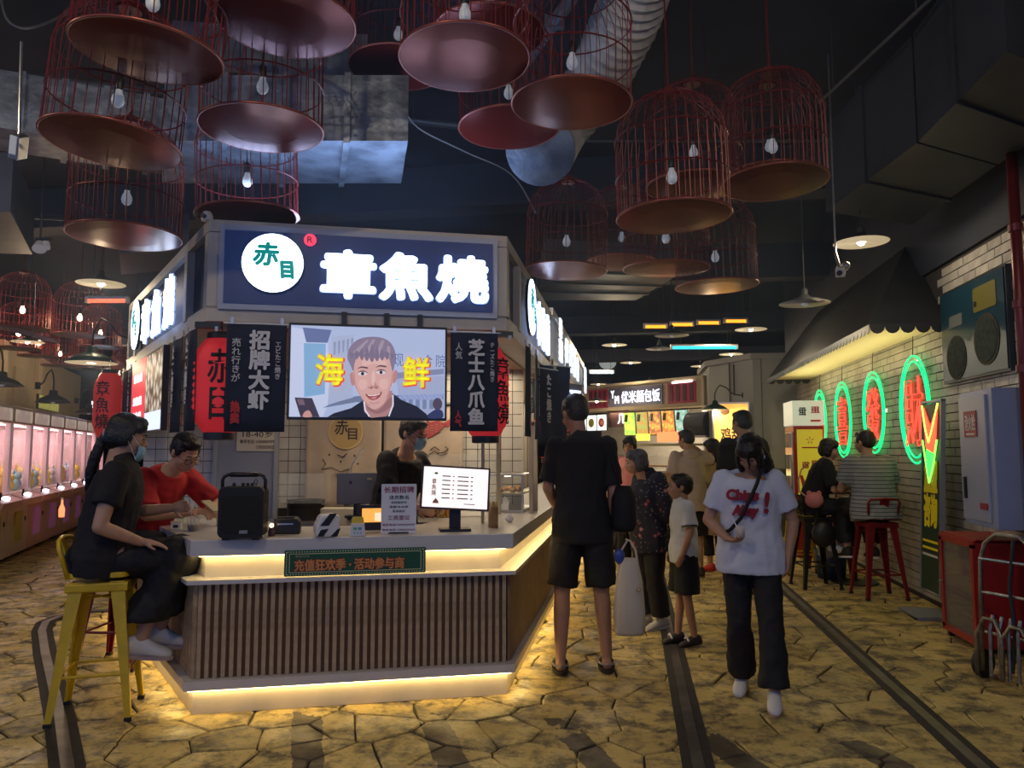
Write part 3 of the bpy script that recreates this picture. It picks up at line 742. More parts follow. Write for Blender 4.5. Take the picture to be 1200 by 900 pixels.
MB().box((0, 0, 1.08), (.56, .04, 2.16)).build('leaf', mat('door_grey', (.30, .33, .40), .5), door); MB().box((.265, -.03, 1.08), (.03, .03, 2.16)).box((-.265, -.03, 1.08), (.03, .03, 2.16)).build('edge_trim', mat('door_trim', (.36, .39, .46), .5), door)
MB().box((-.20, -.045, 1.62), (.07, .05, .06)).build('closer', M_dark, door)
nt2 = tag(MB().plate(rrect(.36, .42, .004), -.003, .0).build('paper_notice', mat('paper', (.66, .62, .54), .8), loc=on_face(W0, WA, 1.0, 1.66, .052), rz=WA), 'white paper job notice taped on the door beneath the red lantern', 'notice')
txt('18-40岁', .26, .06, M_btext, nt2, (0, -.005, -.06), .02, .001); txt('联系电话: 13900007979', .30, .035, M_btext, nt2, (0, -.005, -.125), .01, .001); txt('13900000420', .16, .03, M_btext, nt2, (.07, -.005, -.175), .01, .001)
# curtains
M_cur = mat('curtain_cloth', (.50, .40, .31), .85, var=.1)
def cloth(w, h, amp, n=22, waves=3, th=.004, phase=0., sway=0.):
    m = MB(); F = []; 
    for k in range(7):
        z = h / 2 - h * k / 6
        for i in range(n + 1): x = -w / 2 + w * i / n; F.append((x + sway * k / 6, amp * sin(2 * pi * waves * i / n + phase) * (.4 + .6 * k / 6), z))
    n1 = n + 1; fs = [(k * n1 + i, (k + 1) * n1 + i, (k + 1) * n1 + i + 1, k * n1 + i + 1) for k in range(6) for i in range(n)]
    N = len(F); m.add(F + [(x, y + th, z) for x, y, z in F], fs + [tuple(q + N for q in f[::-1]) for f in fs])
    rim = [i for i in range(n1)] + [k * n1 + n for k in range(1, 7)] + [6 * n1 + i for i in range(n - 1, -1, -1)] + [k * n1 for k in range(5, 0, -1)]
    m.f += [(rim[i], rim[(i + 1) % len(rim)], rim[(i + 1) % len(rim)] + N, rim[i] + N) for i in range(len(rim))]
    return m
cu1 = tag(cloth(.66, .98, .008).build('curtain', M_cur, smooth=True, loc=on_face(W0, WA, 1.76, 1.36, .09), rz=WA), 'beige noren curtain with round gold logo and ink bowl drawing', 'curtain')
cu2 = tag(cloth(.70, .98, .008, phase=1).build('curtain', M_cur, smooth=True, loc=on_face(W0, WA, 2.46, 1.36, .09), rz=WA), 'beige noren curtain with red koi and ink brush waves', 'curtain')
M_gold = mat('gold_disc', (.48, .33, .13), .7); M_gold2 = mat('gold_rim', (.60, .46, .22), .7)
MB().plate(ell(.02, .26, .155, .155, 32), -.014, -.008).build('logo_rim', M_gold2, cu1); MB().plate(ell(.02, .26, .140, .140, 32), -.017, -.010).build('logo', M_gold, cu1)
txt('赤', .12, .13, M_btext, cu1, (-.02, -.020, .30), .03, .002, italic=.15); txt('目', .08, .10, M_btext, cu1, (.08, -.020, .24), .03, .002)
m = MB()
m.tube([(x, -.014, z) for x, z in ((-.18, .02), (-.15, -.02), (-.19, -.07), (-.10, -.05), (-.02, -.09), (.06, -.06), (.03, -.11), (-.08, -.10), (.02, -.15), (.10, -.14), (.16, -.18))], .0035, 5)
m.tube([(x, -.014, z) for x, z in ((-.05, .06), (.0, .04), (.03, .07))], .004, 5)
for x, z in ((-.12, .06), (.1, .05), (.13, -.02), (-.02, .0)): m.ball((x, -.014, z), (.008, .002, .009), n=6, m=4)
m.build('ink_drawing', M_btext, cu1)
m = MB(); m.plate([(-.10, .26), (-.04, .20), (.06, .21), (.15, .27), (.20, .33), (.13, .36), (.03, .34), (-.05, .30)], -.014, -.009); m.plate([(.17, .33), (.27, .40), (.22, .30)], -.014, -.009); m.plate([(-.02, .33), (.0, .39), (.06, .345)], -.014, -.009); m.plate([(-.10, .24), (-.15, .21), (-.09, .20)], -.014, -.009)
m.build('koi', mat('koi_red', (.40, .04, .05), .8), cu2)
m = MB()
for k in range(5):
    for i in range(4): m.tube([(x, -.016, z) for x, z in ell(-.01 + .042 * k, .235 + .022 * i + .012 * k, .016, .012, 8, 200, 340)], .0022, 4)
m.build('koi_scales', M_cur, cu2)
m = MB()
for ox, oz in ((-.22, .0), (-.05, .04), (.12, .10)):
    m.tube([(ox + x, -.014, oz + z) for x, z in ((-.06, .0), (-.02, .03), (.02, .0), (.0, -.03), (.06, -.02), (.10, .01), (.07, .03))], .005, 5)
    m.tube([(ox + x, -.014, oz + z) for x, z in ((-.07, -.04), (-.02, -.01), (.03, -.05), (.09, -.03))], .004, 5)
m.build('ink_waves', M_btext, cu2)
tag(MB().cyl((0, 0, 0), (1.42, 0, 0), .012, n=8).build('curtain_rod', M_dark, loc=on_face(W0, WA, 1.40, 1.86, .095), rz=WA), 'thin dark rod carrying the two beige curtains', 'rod')

# ---------------------------------------------------------------- television
tv = thing('television', 'wide wall television showing a smiling young man', 'television', on_face(A, FA, .93, 1.915, .035), FA)
TW, TH = .90, .535
MB().plate(rrect(TW + .025, TH + .03, .004), -.02, .035).build('bezel', M_dark, tv)
def scr(name, poly, col, y, s=.6): return MB().plate(poly, -.0215 - y * .0008, -.0205).build(name, glow('scr_%s' % name, col, s), tv)
def tvp(px, py): return ((px - 582) / 1010 * TW * 1.0, -(py - 350) / 525 * TH)       # picture coordinates of the screen content
def P(*a): return [tvp(a[i], a[i + 1]) for i in range(0, len(a), 2)]
def SM(pts):
    out = []; n = len(pts)
    for i in range(n):
        p = [V(pts[(i + q) % n]) for q in (-1, 0, 1, 2)]
        for f in (0, .25, .5, .75): v = .5 * ((2 * p[1]) + (p[2] - p[0]) * f + (2 * p[0] - 5 * p[1] + 4 * p[2] - p[3]) * f * f + (3 * p[1] - p[0] - 3 * p[2] + p[3]) * f ** 3); out.append((v.x, v.y))
    return out
scr('background', rrect(TW, TH, .002), (.42, .50, .72), 0)
scr('pale_facade', P(80, 100, 310, 130, 330, 520, 290, 610, 80, 610), (.55, .62, .82), 1); scr('glass_tower', P(160, 190, 300, 190, 300, 480, 170, 500), (.22, .42, .66), 2)
scr('shadow_block', P(150, 100, 335, 110, 310, 185, 175, 185), (.13, .17, .35), 2.4)
scr('far_hall', P(330, 540, 500, 490, 1080, 470, 1080, 500, 500, 525, 290, 560), (.16, .20, .33), 2); scr('white_wall', P(340, 150, 480, 130, 480, 500, 320, 540), (.40, .46, .64), 2)
for i in range(5): scr('window_strip', P(350 + 28 * i, 180 - 6 * i, 364 + 28 * i, 176 - 6 * i, 362 + 28 * i, 250 - 8 * i, 352 + 28 * i, 256 - 8 * i), (.25, .30, .46), 3)
scr('low_building', P(760, 380, 1080, 360, 1080, 610, 800, 610), (.36, .42, .62), 2)
scr('hall_roof', P(760, 350, 1080, 320, 1080, 352, 760, 385), (.22, .26, .42), 3)
for i in range(6): scr('arcade_window', P(800 + 46 * i, 505, 826 + 46 * i, 505, 826 + 46 * i, 560, 800 + 46 * i, 560), (.18, .24, .42), 3)
scr('bystander_body', SM(P(960, 612, 985, 585, 1030, 562, 1070, 570, 1070, 612)), (.03, .04, .12), 4); scr('bystander_head', [tvp(1038 + 32 * cos(a / 8 * pi), 530 + 36 * sin(a / 8 * pi)) for a in range(16)], (.08, .06, .10), 4)
for ch, x in (('现', 775), ('合', 970), ('院', 1058)): txt(ch, .058, .075, glow('scr_sign', (.10, .13, .25), .8), tv, (*(tvp(x, 290)[0], -.0245), tvp(x, 275)[1]), 0, .001)
scr('jacket', P(320, 612, 360, 590, 470, 560, 545, 515, 735, 470, 800, 510, 900, 545, 965, 590, 975, 615), (.012, .014, .03), 5)
scr('neck', P(548, 480, 735, 455, 740, 560, 700, 605, 600, 615, 555, 580), (.42, .22, .22), 6)
for pts in ([(552, 520), (560, 570), (590, 608)], [(740, 480), (742, 540), (715, 605)]): MB().tube([(tvp(*p)[0], -.0275, tvp(*p)[1]) for p in pts], .0045, 5).build('chain_necklace', glow('scr_chain', (.6, .6, .7), .8), tv)
scr('ears', SM(P(458, 365, 480, 355, 490, 420, 470, 425)), (.48, .24, .24), 6); scr('ears', SM(P(745, 345, 768, 340, 762, 395, 738, 410)), (.48, .24, .24), 6)
scr('face', SM(P(478, 300, 490, 230, 600, 200, 715, 225, 742, 290, 738, 400, 725, 440, 690, 520, 640, 560, 600, 560, 550, 520, 500, 440, 484, 400)), (.66, .39, .36), 8)
scr('hair', SM(P(440, 270, 450, 215, 500, 165, 570, 145, 650, 145, 715, 170, 750, 225, 752, 280, 738, 345, 722, 300, 700, 262, 600, 268, 520, 258, 490, 290, 480, 345, 460, 310)), (.24, .19, .28), 9.5)
for a in (P(470, 240, 560, 165, 580, 160, 500, 250), P(540, 250, 600, 160, 620, 158, 570, 255), P(620, 250, 660, 160, 680, 165, 650, 255), P(690, 255, 700, 190, 718, 200, 720, 270)): scr('hair_strand', a, (.36, .30, .38), 10)
for x, y in ((540, 360), (660, 350)):
    scr('eye_white', [tvp(x + 30 * cos(a / 6 * pi), y + 11 * sin(a / 6 * pi)) for a in range(12)], (.75, .68, .72), 10); scr('iris', [tvp(x + 11 * cos(a / 6 * pi), y + 10 * sin(a / 6 * pi)) for a in range(12)], (.03, .02, .03), 11)
    scr('eyebrow', SM(P(x - 36, y - 26, x - 10, y - 42, x + 32, y - 38, x + 30, y - 30, x - 10, y - 34)), (.12, .07, .08), 10)
    scr('eyelid', SM(P(x - 32, y - 4, x - 12, y - 17, x + 16, y - 16, x + 36, y - 2, x + 14, y - 10, x - 12, y - 10)), (.12, .06, .07), 11)
scr('nose', SM(P(590, 405, 600, 425, 575, 438, 590, 447, 620, 440, 640, 447, 648, 432, 628, 420, 622, 400, 612, 432)), (.50, .25, .24), 10); scr('nostril', P(592, 440, 606, 440, 604, 446, 594, 446), (.15, .05, .05), 11); scr('nostril', P(622, 438, 636, 438, 634, 444, 624, 444), (.15, .05, .05), 11)
scr('mouth', SM(P(560, 478, 600, 482, 640, 474, 668, 462, 655, 492, 625, 510, 590, 508)), (.30, .06, .07), 10); scr('teeth', P(570, 480, 602, 484, 640, 477, 660, 467, 650, 480, 620, 488, 585, 489), (.85, .78, .76), 11); scr('tongue', P(588, 502, 615, 494, 640, 490, 622, 507), (.62, .26, .28), 11)
scr('cheek_shade', SM(P(486, 330, 500, 430, 545, 505, 600, 548, 560, 530, 505, 455, 484, 400)), (.50, .27, .26), 9); scr('cheek_shade', SM(P(738, 320, 735, 400, 700, 495, 645, 550, 690, 505, 720, 430, 730, 380)), (.54, .29, .27), 9)
scr('cheek_light', SM(P(520, 400, 560, 392, 572, 425, 545, 455, 518, 435)), (.74, .46, .42), 9); scr('cheek_light', SM(P(655, 395, 700, 390, 705, 430, 680, 452, 652, 430)), (.74, .46, .42), 9); scr('forehead_light', SM(P(540, 285, 620, 272, 690, 285, 680, 310, 610, 300, 545, 315)), (.74, .47, .43), 9); scr('nose_light', SM(P(602, 350, 618, 350, 624, 420, 604, 424)), (.76, .50, .46), 9.6)
scr('chin_shade', SM(P(585, 522, 620, 528, 660, 518, 640, 532, 600, 534)), (.52, .28, .27), 9); scr('neck_shade', SM(P(552, 505, 600, 560, 650, 568, 700, 520, 735, 490, 730, 545, 650, 590, 580, 570)), (.30, .15, .16), 7)
for a in range(9): x = 452 + a * 33; scr('hair_tuft', SM(P(x, 262 - 6 * abs(a - 4), x + 14, 200 - 14 * (4 - abs(a - 4)) + 40, x + 30, 262 - 5 * abs(a - 4), x + 16, 292 - 5 * abs(a - 4))), (.20 + .05 * (a % 3), .16 + .05 * (a % 3), .25 + .05 * (a % 3)), 10.2)
scr('phone', P(110, 503, 220, 505, 270, 612, 150, 612), (.05, .04, .07), 6); scr('phone_camera', P(125, 512, 165, 513, 178, 545, 140, 545), (.18, .12, .15), 7); scr('fingers', SM(P(165, 612, 175, 585, 200, 575, 215, 590, 220, 612)), (.58, .30, .26), 8)
for ch, x, y in (('海', 328, 340), ('鲜', 893, 345)):
    c = tvp(x, y); txt(ch, .172, .196, glow('scr_red', (.60, .06, .03), .8), tv, (c[0] + .004, -.030, c[1] - .003), 0, .001, fat=.008); txt(ch, .160, .185, glow('scr_yellow', (.62, .60, .02), .8), tv, (c[0], -.033, c[1]), 0, .001, fat=.005)
for s_ in (-.15, .1, .3): MB().box((s_, .02, TH / 2 + .05), (.03, .02, .09)).build('bracket', M_dark, tv)

# ---------------------------------------------------------------- banners
def banner(label, loc, rz, w, h, cols, wav=0.012, ph=0., group=None, strokes=False, sway=0.):
    t = thing('hanging_banner', label, 'banner', loc, rz, group)
    cl = cloth(w, h, wav, waves=1.2, phase=ph, sway=sway).build('cloth', M_navy, t, smooth=True)
    for body, x, zc, cw, chh, m, bo in cols: txt(body, cw, chh, m, t, (x, -.008 - wav, zc), 0, .002, vert=True, fat=bo * .12)
    MB().cyl((-w / 2 - .02, .01, h / 2 + .005), (w / 2 + .02, .01, h / 2 + .005), .006, n=8).build('rod', M_white, t)
    for sx in (-1, 1): MB().box((sx * w * .42, .01, h / 2 + .02), (.02, .015, .04)).build('clip', M_steel, t)
    return t
banner('navy banner with white prawn lettering left of the television', on_face(A, FA, .29, 1.87, .05), FA, .33, .62,
       [('招牌大虾', .02, .045, .118, .46, M_wtext, .04), ('工ビたこ焼き', .122, .10, .034, .215, M_wtext, .005), ('売れ行きが', -.108, .10, .05, .25, M_wtext, .005), ('热卖', -.105, -.20, .055, .13, M_rtext, .03)], ph=.4)
banner('navy banner with white cheese octopus lettering right of the television', on_face(A, FA, 1.56, 1.87, .05), FA, .29, .60,
       [('芝士八爪鱼', .01, .0, .105, .52, M_wtext, .035), ('チーズたこ焼き', .108, .12, .028, .24, M_wtext, .004), ('人気', -.098, .185, .042, .10, M_wtext, .005), ('人气', -.10, -.225, .04, .10, M_rtext, .02)], ph=2.2)
jp = [('たこ焼き', 0, .06, .07, .40, M_wtext, .03), ('人气', -.08, -.22, .04, .10, M_rtext, .02)]
banner('navy banner nearest the corner on the kiosk left face', on_face(E_, LA, LL - .26, 1.87, .03), LA, .30, .60, jp, ph=1)
banner('navy banner just left of the large red lantern, white script', on_face(E_, LA, LL - .68, 1.87, .03), LA, .36, .60, jp, ph=2)
banner('navy banner beyond the lit red menu on the kiosk left face', on_face(E_, LA, LL - 2.66, 1.87, .03), LA, .34, .60, jp, ph=.3)
banner('farthest navy banner on the kiosk left face by the small lantern', on_face(E_, LA, LL - 3.08, 1.87, .03), LA, .34, .60, jp, ph=1.3)
banner('navy banner on the kiosk aisle side beside the right lantern', (-.70, 5.28, 1.86), pi / 2, .26, .62, jp, ph=1.)
banner('navy banner second along the kiosk aisle side', (-.70, 5.72, 1.85), pi / 2 + .15, .28, .62, jp, ph=2.)
banner('navy banner third along the kiosk aisle side, blown askew', (-.68, 6.25, 1.82), pi / 2 - .5, .30, .60, jp[:1], ph=3., sway=.08)
banner('long dark banner in front of the second shop front', (-.66, 6.75, 1.80), pi / 2 - .8, .34, .80, [], ph=2.5, sway=-.06)

# ---------------------------------------------------------------- paper lanterns
M_lant = mat('lantern_paper', (.55, .02, .03), .6, emit=(.85, .03, .04), es=.24); M_lant2 = mat('lantern_small', (.50, .03, .03), .6, emit=(.8, .03, .02), es=.16)
def lantern(label, loc, R, h, rz, body='章魚燒', m=None, tw=None):
    m = m or M_lant; t = thing('paper_lantern', label, 'lantern', loc, rz)
    prof = []; N = 26
    for i in range(N + 1):
        z = -h / 2 + h * i / N; u = abs(2 * z / h); r = R * (1 - .42 * max(0, (u - .45) / .55) ** 2.0); prof.append((r + (.003 if i % 2 else -.002), z))
    MB().lathe(prof, n=32).build('shade', m, t, smooth=True)
    MB().lathe([(R * .5, h / 2 - .005), (R * .56, h / 2), (R * .56, h / 2 + .035), (R * .5, h / 2 + .04)], n=24).build('top_ring', M_dark, t); MB().lathe([(R * .5, -h / 2 - .045), (R * .58, -h / 2 - .04), (R * .58, -h / 2), (R * .5, -h / 2 + .005)], n=24).build('bottom_ring', M_dark, t)
    MB().cyl((0, 0, h / 2), (0, 0, h / 2 + .16), .003, n=5).build('cord', M_dark, t)
    if body:
        tt = txt(body, tw or R * .95, h * .74, M_btext, t, (0, 0, 0), .04, .004, vert=True)
        for v in tt.data.vertices: v.co.y += -math.sqrt(max(0, (R + .004) ** 2 - v.co.x ** 2)) if v.co.y < .002 else -math.sqrt(max(0, (R + .004) ** 2 - v.co.x ** 2)) - .003
    return t
lantern('large red paper lantern behind the left navy banner', on_face(A, FA, .06, 1.84, -.20), .155, .56, .45, '赤目', tw=.13)
lantern('red paper lantern at the right corner of the kiosk', on_face(A, FA, L1 - .10, 1.83, -.20), .150, .57, 1.0, '章魚燒')
lantern('small red lantern with three black characters at far left', on_face(E_, LA, .06, 1.86, .14), .125, .58, .2, '章魚燒', M_lant2)
lantern('low red lantern behind the man in black', (-.72, 6.95, 1.60), .16, .42, 1.2, '章', M_lant, tw=.12)
# lit menu screen on the left face
mn = thing('menu_screen', 'lit menu screen half red, half food photo on kiosk left', 'screen', on_face(E_, LA, LL - 1.66, 1.88, .05), LA)
MB().plate(rrect(1.40, .58, .004), -.01, .03).build('casing', M_dark, mn); MB().plate(rrect(.68, .56, .002, cx=-.345), -.013, -.009).build('red_half', glow('menu_red', (.75, .05, .07), .9), mn)
def food_mat(name, c1, c2, s=.9, sc=14):
    m = D.materials.new(name); m.use_nodes = True; nt = m.node_tree; b = nt.nodes['Principled BSDF']; tc = nt.nodes.new('ShaderNodeTexCoord'); vo = nt.nodes.new('ShaderNodeTexVoronoi'); vo.inputs['Scale'].default_value = sc
    r = nt.nodes.new('ShaderNodeValToRGB'); r.color_ramp.elements[0].color = (*c1, 1); r.color_ramp.elements[1].color = (*c2, 1); r.color_ramp.elements[0].position = .1; r.color_ramp.elements[1].position = .7
    nt.links.new(tc.outputs['Object'], vo.inputs['Vector']); nt.links.new(vo.outputs[0], r.inputs[0]); nt.links.new(r.outputs[0], b.inputs['Emission Color']); nt.links.new(r.outputs[0], b.inputs['Base Color']); b.inputs['Emission Strength'].default_value = s; return m
MB().plate(rrect(.66, .42, .002, cx=.345, cz=.06), -.013, -.009).build('food_picture', food_mat('food_a', (.75, .68, .55), (.10, .05, .03)), mn); MB().plate(rrect(.66, .13, .002, cx=.345, cz=-.215), -.013, -.009).build('caption_strip', glow('cap_blue', (.65, .75, 1), 1.0), mn)
for z in (.14, -.04, -.16): txt('章魚燒', .42, .07, glow('menu_white', (1, .9, .9), 1.2), mn, (-.35, -.017, z), .03, .002)
# small fixtures over the corners
for s_, lb in ((.02, 'small dark spotlight under the left fascia corner'), (L1 - .04, 'small dark clamp under the right fascia corner')):
    sp = thing('spotlight', lb, 'spotlight', on_face(A, FA, s_, 2.17, .02), FA); MB().box((0, 0, 0), (.14, .05, .035)).build('body', M_dark, sp); MB().cyl((.05, -.03, -.01), (.05, -.03, -.035), .012, n=10).build('lens', M_steel, sp)
sp = thing('spotlight', 'small white camera dome on top of the left fascia corner', 'camera', on_face(A, FA, -.02, 2.80, -.04)); MB().lathe([(.03, 0), (.035, .03), (.02, .055), (0, .06)], n=14).build('housing', M_white, sp, smooth=True); MB().cyl((0, -.03, .02), (0, -.05, .02), .014, n=10).build('lens', M_dark, sp)
# ---------------------------------------------------------------- things on the counter (top at z = .955)
CT = .956
def cpos(px, py, z=CT): p = gp(px, py, z); return (p.x, p.y, z)
# portable speaker
sp = thing('portable_speaker', 'black portable speaker with tall tube handle on the counter', 'speaker', cpos(284, 632), FA - .08)
MB().plate(rrect(.245, .285, .035, 5, 0, .155), -.07, .09).build('body', mat('speaker_black', (.008, .008, .009), .6), sp, bevel=.006)
MB().plate(rrect(.205, .20, .02, 4, 0, .145), -.074, -.06).build('grille', mat('grille', (.014, .014, .015), .85, bump=.6, vscale=180), sp)
MB().tube([(-.115, 0, .20), (-.118, 0, .33), (-.108, 0, .352), (-.085, 0, .362), (.085, 0, .362), (.108, 0, .352), (.118, 0, .33), (.115, 0, .20)], .010, 8).build('handle', M_dark, sp, smooth=True)
MB().tube([(-.075, 0, .362), (.075, 0, .362)], .014, 8).build('handle_grip', M_dark, sp, smooth=True)
for x in (-.05, .0, .025, .05): MB().cyl((x, -.02, .295), (x, -.02, .316), .009, n=10).build('knob', M_dark, sp)
MB().tube([(.065, .0, .30), (.075, .0, .325), (.065, .0, .335), (.055, 0, .325), (.062, 0, .305)], .003, 6).build('plug_cord', M_dark, sp)
MB().plate(rrect(.044, .018, .002, 2, .02, .048), -.078, -.070).build('badge', mat('badge', (.35, .33, .28), .4, .5), sp)
for x in (-.08, .08): MB().box((x, 0, .006), (.04, .10, .012)).build('foot', M_dark, sp)
# receipt printer
pr_ = thing('receipt_printer', 'small black receipt printer beside the speaker', 'printer', cpos(337, 625), FA)
MB().plate([(-.075, 0), (.075, 0), (.075, .07), (.055, .095), (-.075, .095)], -.05, .08).build('body', M_dark, pr_, bevel=.008); MB().box((-.01, -.02, .098), (.10, .06, .006)).build('lid', M_black, pr_); MB().box((-.01, -.052, .06), (.09, .006, .008)).build('paper_slot', M_steel, pr_)
# snow globe like small lamp
sg = thing('ornament', 'tiny glowing ornament in front of the receipt printer', 'ornament', cpos(318, 628)); MB().lathe([(.018, 0), (.022, .02), (.014, .05)], n=14).build('base', mat('orn', (.12, .05, .06), .5), sg); MB().ball((0, 0, .06), .012).build('bulb', glow('orn_g', (1, .7, .35), 6), sg)
# pos terminal
ps = thing('payment_terminal', 'white and black handheld payment terminal lying on the counter', 'terminal', cpos(383, 629), FA + .25)
MB().plate([(-.065, .0), (.05, 0), (.068, .03), (.068, .12), (.03, .135), (-.045, .13), (-.075, .06)], -.045, .045).build('body', mat('white_plastic', (.72, .72, .72), .3), ps, bevel=.014)
MB().plate([(-.05, .068), (.005, .135), (.045, .135), (.0, .068)], -.049, -.044).build('screen', M_dark, ps); MB().plate([(-.065, .008), (-.045, .045), (.0, .05), (-.03, .008)], -.049, -.044).build('keypad', M_dark, ps); MB().plate([(.01, .005), (.05, .005), (.068, .05), (.05, .045)], -.049, -.044).build('side_stripe', M_dark, ps)
# payment stand with yellow top
qs = thing('payment_stand', 'small white card stand with yellow sloping back', 'stand', cpos(419, 628), FA)
MB().plate([(-.045, 0), (.045, 0), (.038, .075), (-.038, .075)], -.03, .02).build('base', D.materials['white_plastic'], qs, bevel=.004); MB().plate([(-.038, .072), (.038, .072), (.030, .11), (-.030, .11)], -.012, .004).build('back_card', mat('yellow_card', (.70, .52, .05), .5), qs)
for x, c in ((-.016, (.1, .5, .2)), (.012, (.1, .3, .6))): MB().plate(rrect(.020, .014, .002, 2, x, .045), -.032, -.029).build('printed_mark', mat('mark%d' % (c[0] * 100 + c[1] * 10), c, .5), qs)
for x in (-.018, .0, .018): MB().plate(ell(x, .02, .004, .004, 8), -.032, -.029).build('key', mat('blue_key', (.05, .25, .5), .5), qs)
# computer monitor back
mo = thing('computer_monitor', 'silver computer monitor seen from behind the counter edge', 'monitor', cpos(418, 606), FA)
MB().plate(rrect(.30, .235, .01, 3, 0, .215), -.012, .012).build('back_panel', mat('monitor_silver', (.22, .21, .21), .4, .5), mo, bevel=.004); MB().box((0, .0, .05), (.05, .03, .10)).build('neck', M_dark, mo); MB().box((0, .0, .006), (.18, .13, .012)).build('base', M_dark, mo); MB().plate(rrect(.034, .016, .002, 2, .09, .285), -.016, -.011).build('badge', mat('badge_y', (.5, .42, .2), .5), mo)
MB().box((-.05, -.014, .26), (.02, .004, .02)).build('vent', M_dark, mo)
tb = thing('tablet_screen', 'black tablet with orange screen leaning before the monitor', 'tablet', cpos(437, 623), FA)
MB().plate(rrect(.20, .155, .008, 3, 0, .085), .0, .016).build('casing', M_dark, tb); MB().plate(rrect(.155, .085, .003, 2, .01, .10), -.003, .001).build('display', glow('orange_screen', (.85, .36, .07), .9), tb); MB().plate(rrect(.05, .05, .002, 2, .035, .09), -.005, -.002).build('pale_panel', glow('pale_screen', (.8, .7, .5), .8), tb)
# recruitment sign
rs = thing('recruitment_sign', 'white standing job notice with red heading on the counter', 'sign', cpos(467, 625), FA - .05)
MB().plate(rrect(.210, .295, .004, 2, 0, .148), -.004, .004).build('board', mat('sign_paper', (.72, .74, .80), .5), rs); MB().box((0, .03, .004), (.12, .07, .008)).build('foot', M_dark, rs)
M_pr = mat('print_maroon', (.35, .03, .08), .7); M_pb = mat('print_navy', (.04, .04, .10), .7)
for body, z, w, h, m, bo in (('长期招聘', .240, .155, .036, M_pr, .04), ('店员数名', .198, .10, .022, M_pb, .03), ('无经验亦可', .170, .08, .014, M_pb, .02), ('年龄18-40岁', .146, .095, .014, M_pb, .02), ('月休四天', .122, .065, .014, M_pb, .02), ('工资面议', .086, .115, .026, M_pr, .02), ('联系电话:13900007979', .048, .165, .013, M_pr, .015), ('联系电话:13900000420', .020, .165, .013, M_pr, .015)):
    txt(body, w * 1.17, h * 1.1, m, rs, (0, -.006, z * 1.09), bo, .001)
# menu display
md = thing('menu_display', 'bright tilted menu display on a black stand', 'display', cpos(533, 622), FA - .02)
MB().box((0, .0, .008), (.19, .12, .016)).build('base', M_dark, md); MB().box((0, .0, .09), (.07, .025, .16)).build('neck', M_dark, md)
ms = D.objects.new('screen', MB().plate(rrect(.43, .27, .006), -.008, .012).mesh('bezel', mat('bezel_brown', (.05, .02, .02), .4))); COL.objects.link(ms); ms.parent = md; ms.location = (.0, -.02, .265); ms.rotation_euler = (radians(-8), radians(3.5), 0)
MB().plate(rrect(.405, .247, .003), -.010, -.007).build('lit_panel', glow('menu_lit', (1, .90, .88), .78), ms)
Mm = mat('menu_print', (.35, .10, .08), .8); Mg = mat('menu_grey', (.12, .10, .10), .8)
txt('章魚燒', .028, .105, Mm, ms, (-.135, -.012, .0), .03, .0008, vert=True)
for r in range(6):
    for x, w in ((-.06, .045), (-.015, .008), (.045, .06), (.10, .012)): MB().plate(rrect(w * 1.15, .0065, .001, 1, x, .070 - r * .027), -.0115, -.0105).build('menu_line', Mg, ms)
MB().plate(rrect(.07, .0045, .001, 1, .09, -.098), -.0115, -.0105).build('menu_line', Mg, ms)
MB().plate([(-.14, -.10), (-.10, -.10), (-.105, -.085), (-.12, -.068), (-.135, -.085)], -.0115, -.0105).build('food_drawing', mat('food_sketch', (.6, .3, .2), .8), ms); MB().plate(ell(-.125, .085, .012, .007, 10), -.0115, -.0105).build('leaf_drawing', mat('leaf_g', (.15, .4, .1), .8), ms)
# bamboo cup with skewers and crumpled paper
cp = thing('skewer_cup', 'tan bamboo cup full of skewers right of the display', 'cup', cpos(578, 618)); MB().lathe([(.032, 0), (.033, .13), (.029, .13), (.028, .02), (0, .02)], n=20).build('cup', mat('bamboo', (.45, .27, .12), .6, var=.2), cp, smooth=True)
m = MB(); rnd = random.Random(3)
for i in range(26): a = rnd.uniform(0, 6.28); r = rnd.uniform(0, .022); m.cyl((r * cos(a), r * sin(a), .03), (r * 1.5 * cos(a), r * 1.5 * sin(a), rnd.uniform(.15, .175)), .0018, n=5)
m.build('skewers', mat('skewer', (.65, .48, .2), .6), cp)['kind'] = 'stuff'
m = MB(); m.ball((0, 0, .022), (.03, .03, .022), n=12, m=8)
for i, v in enumerate(m.v): rr_ = random.Random(i).uniform(.75, 1.25); m.v[i] = (v[0] * rr_, v[1] * rr_, max(0, v[2] * rr_))
tag(m.build('crumpled_paper', M_white, loc=cpos(597, 612)), 'crumpled white paper beside the bamboo cup', 'paper')
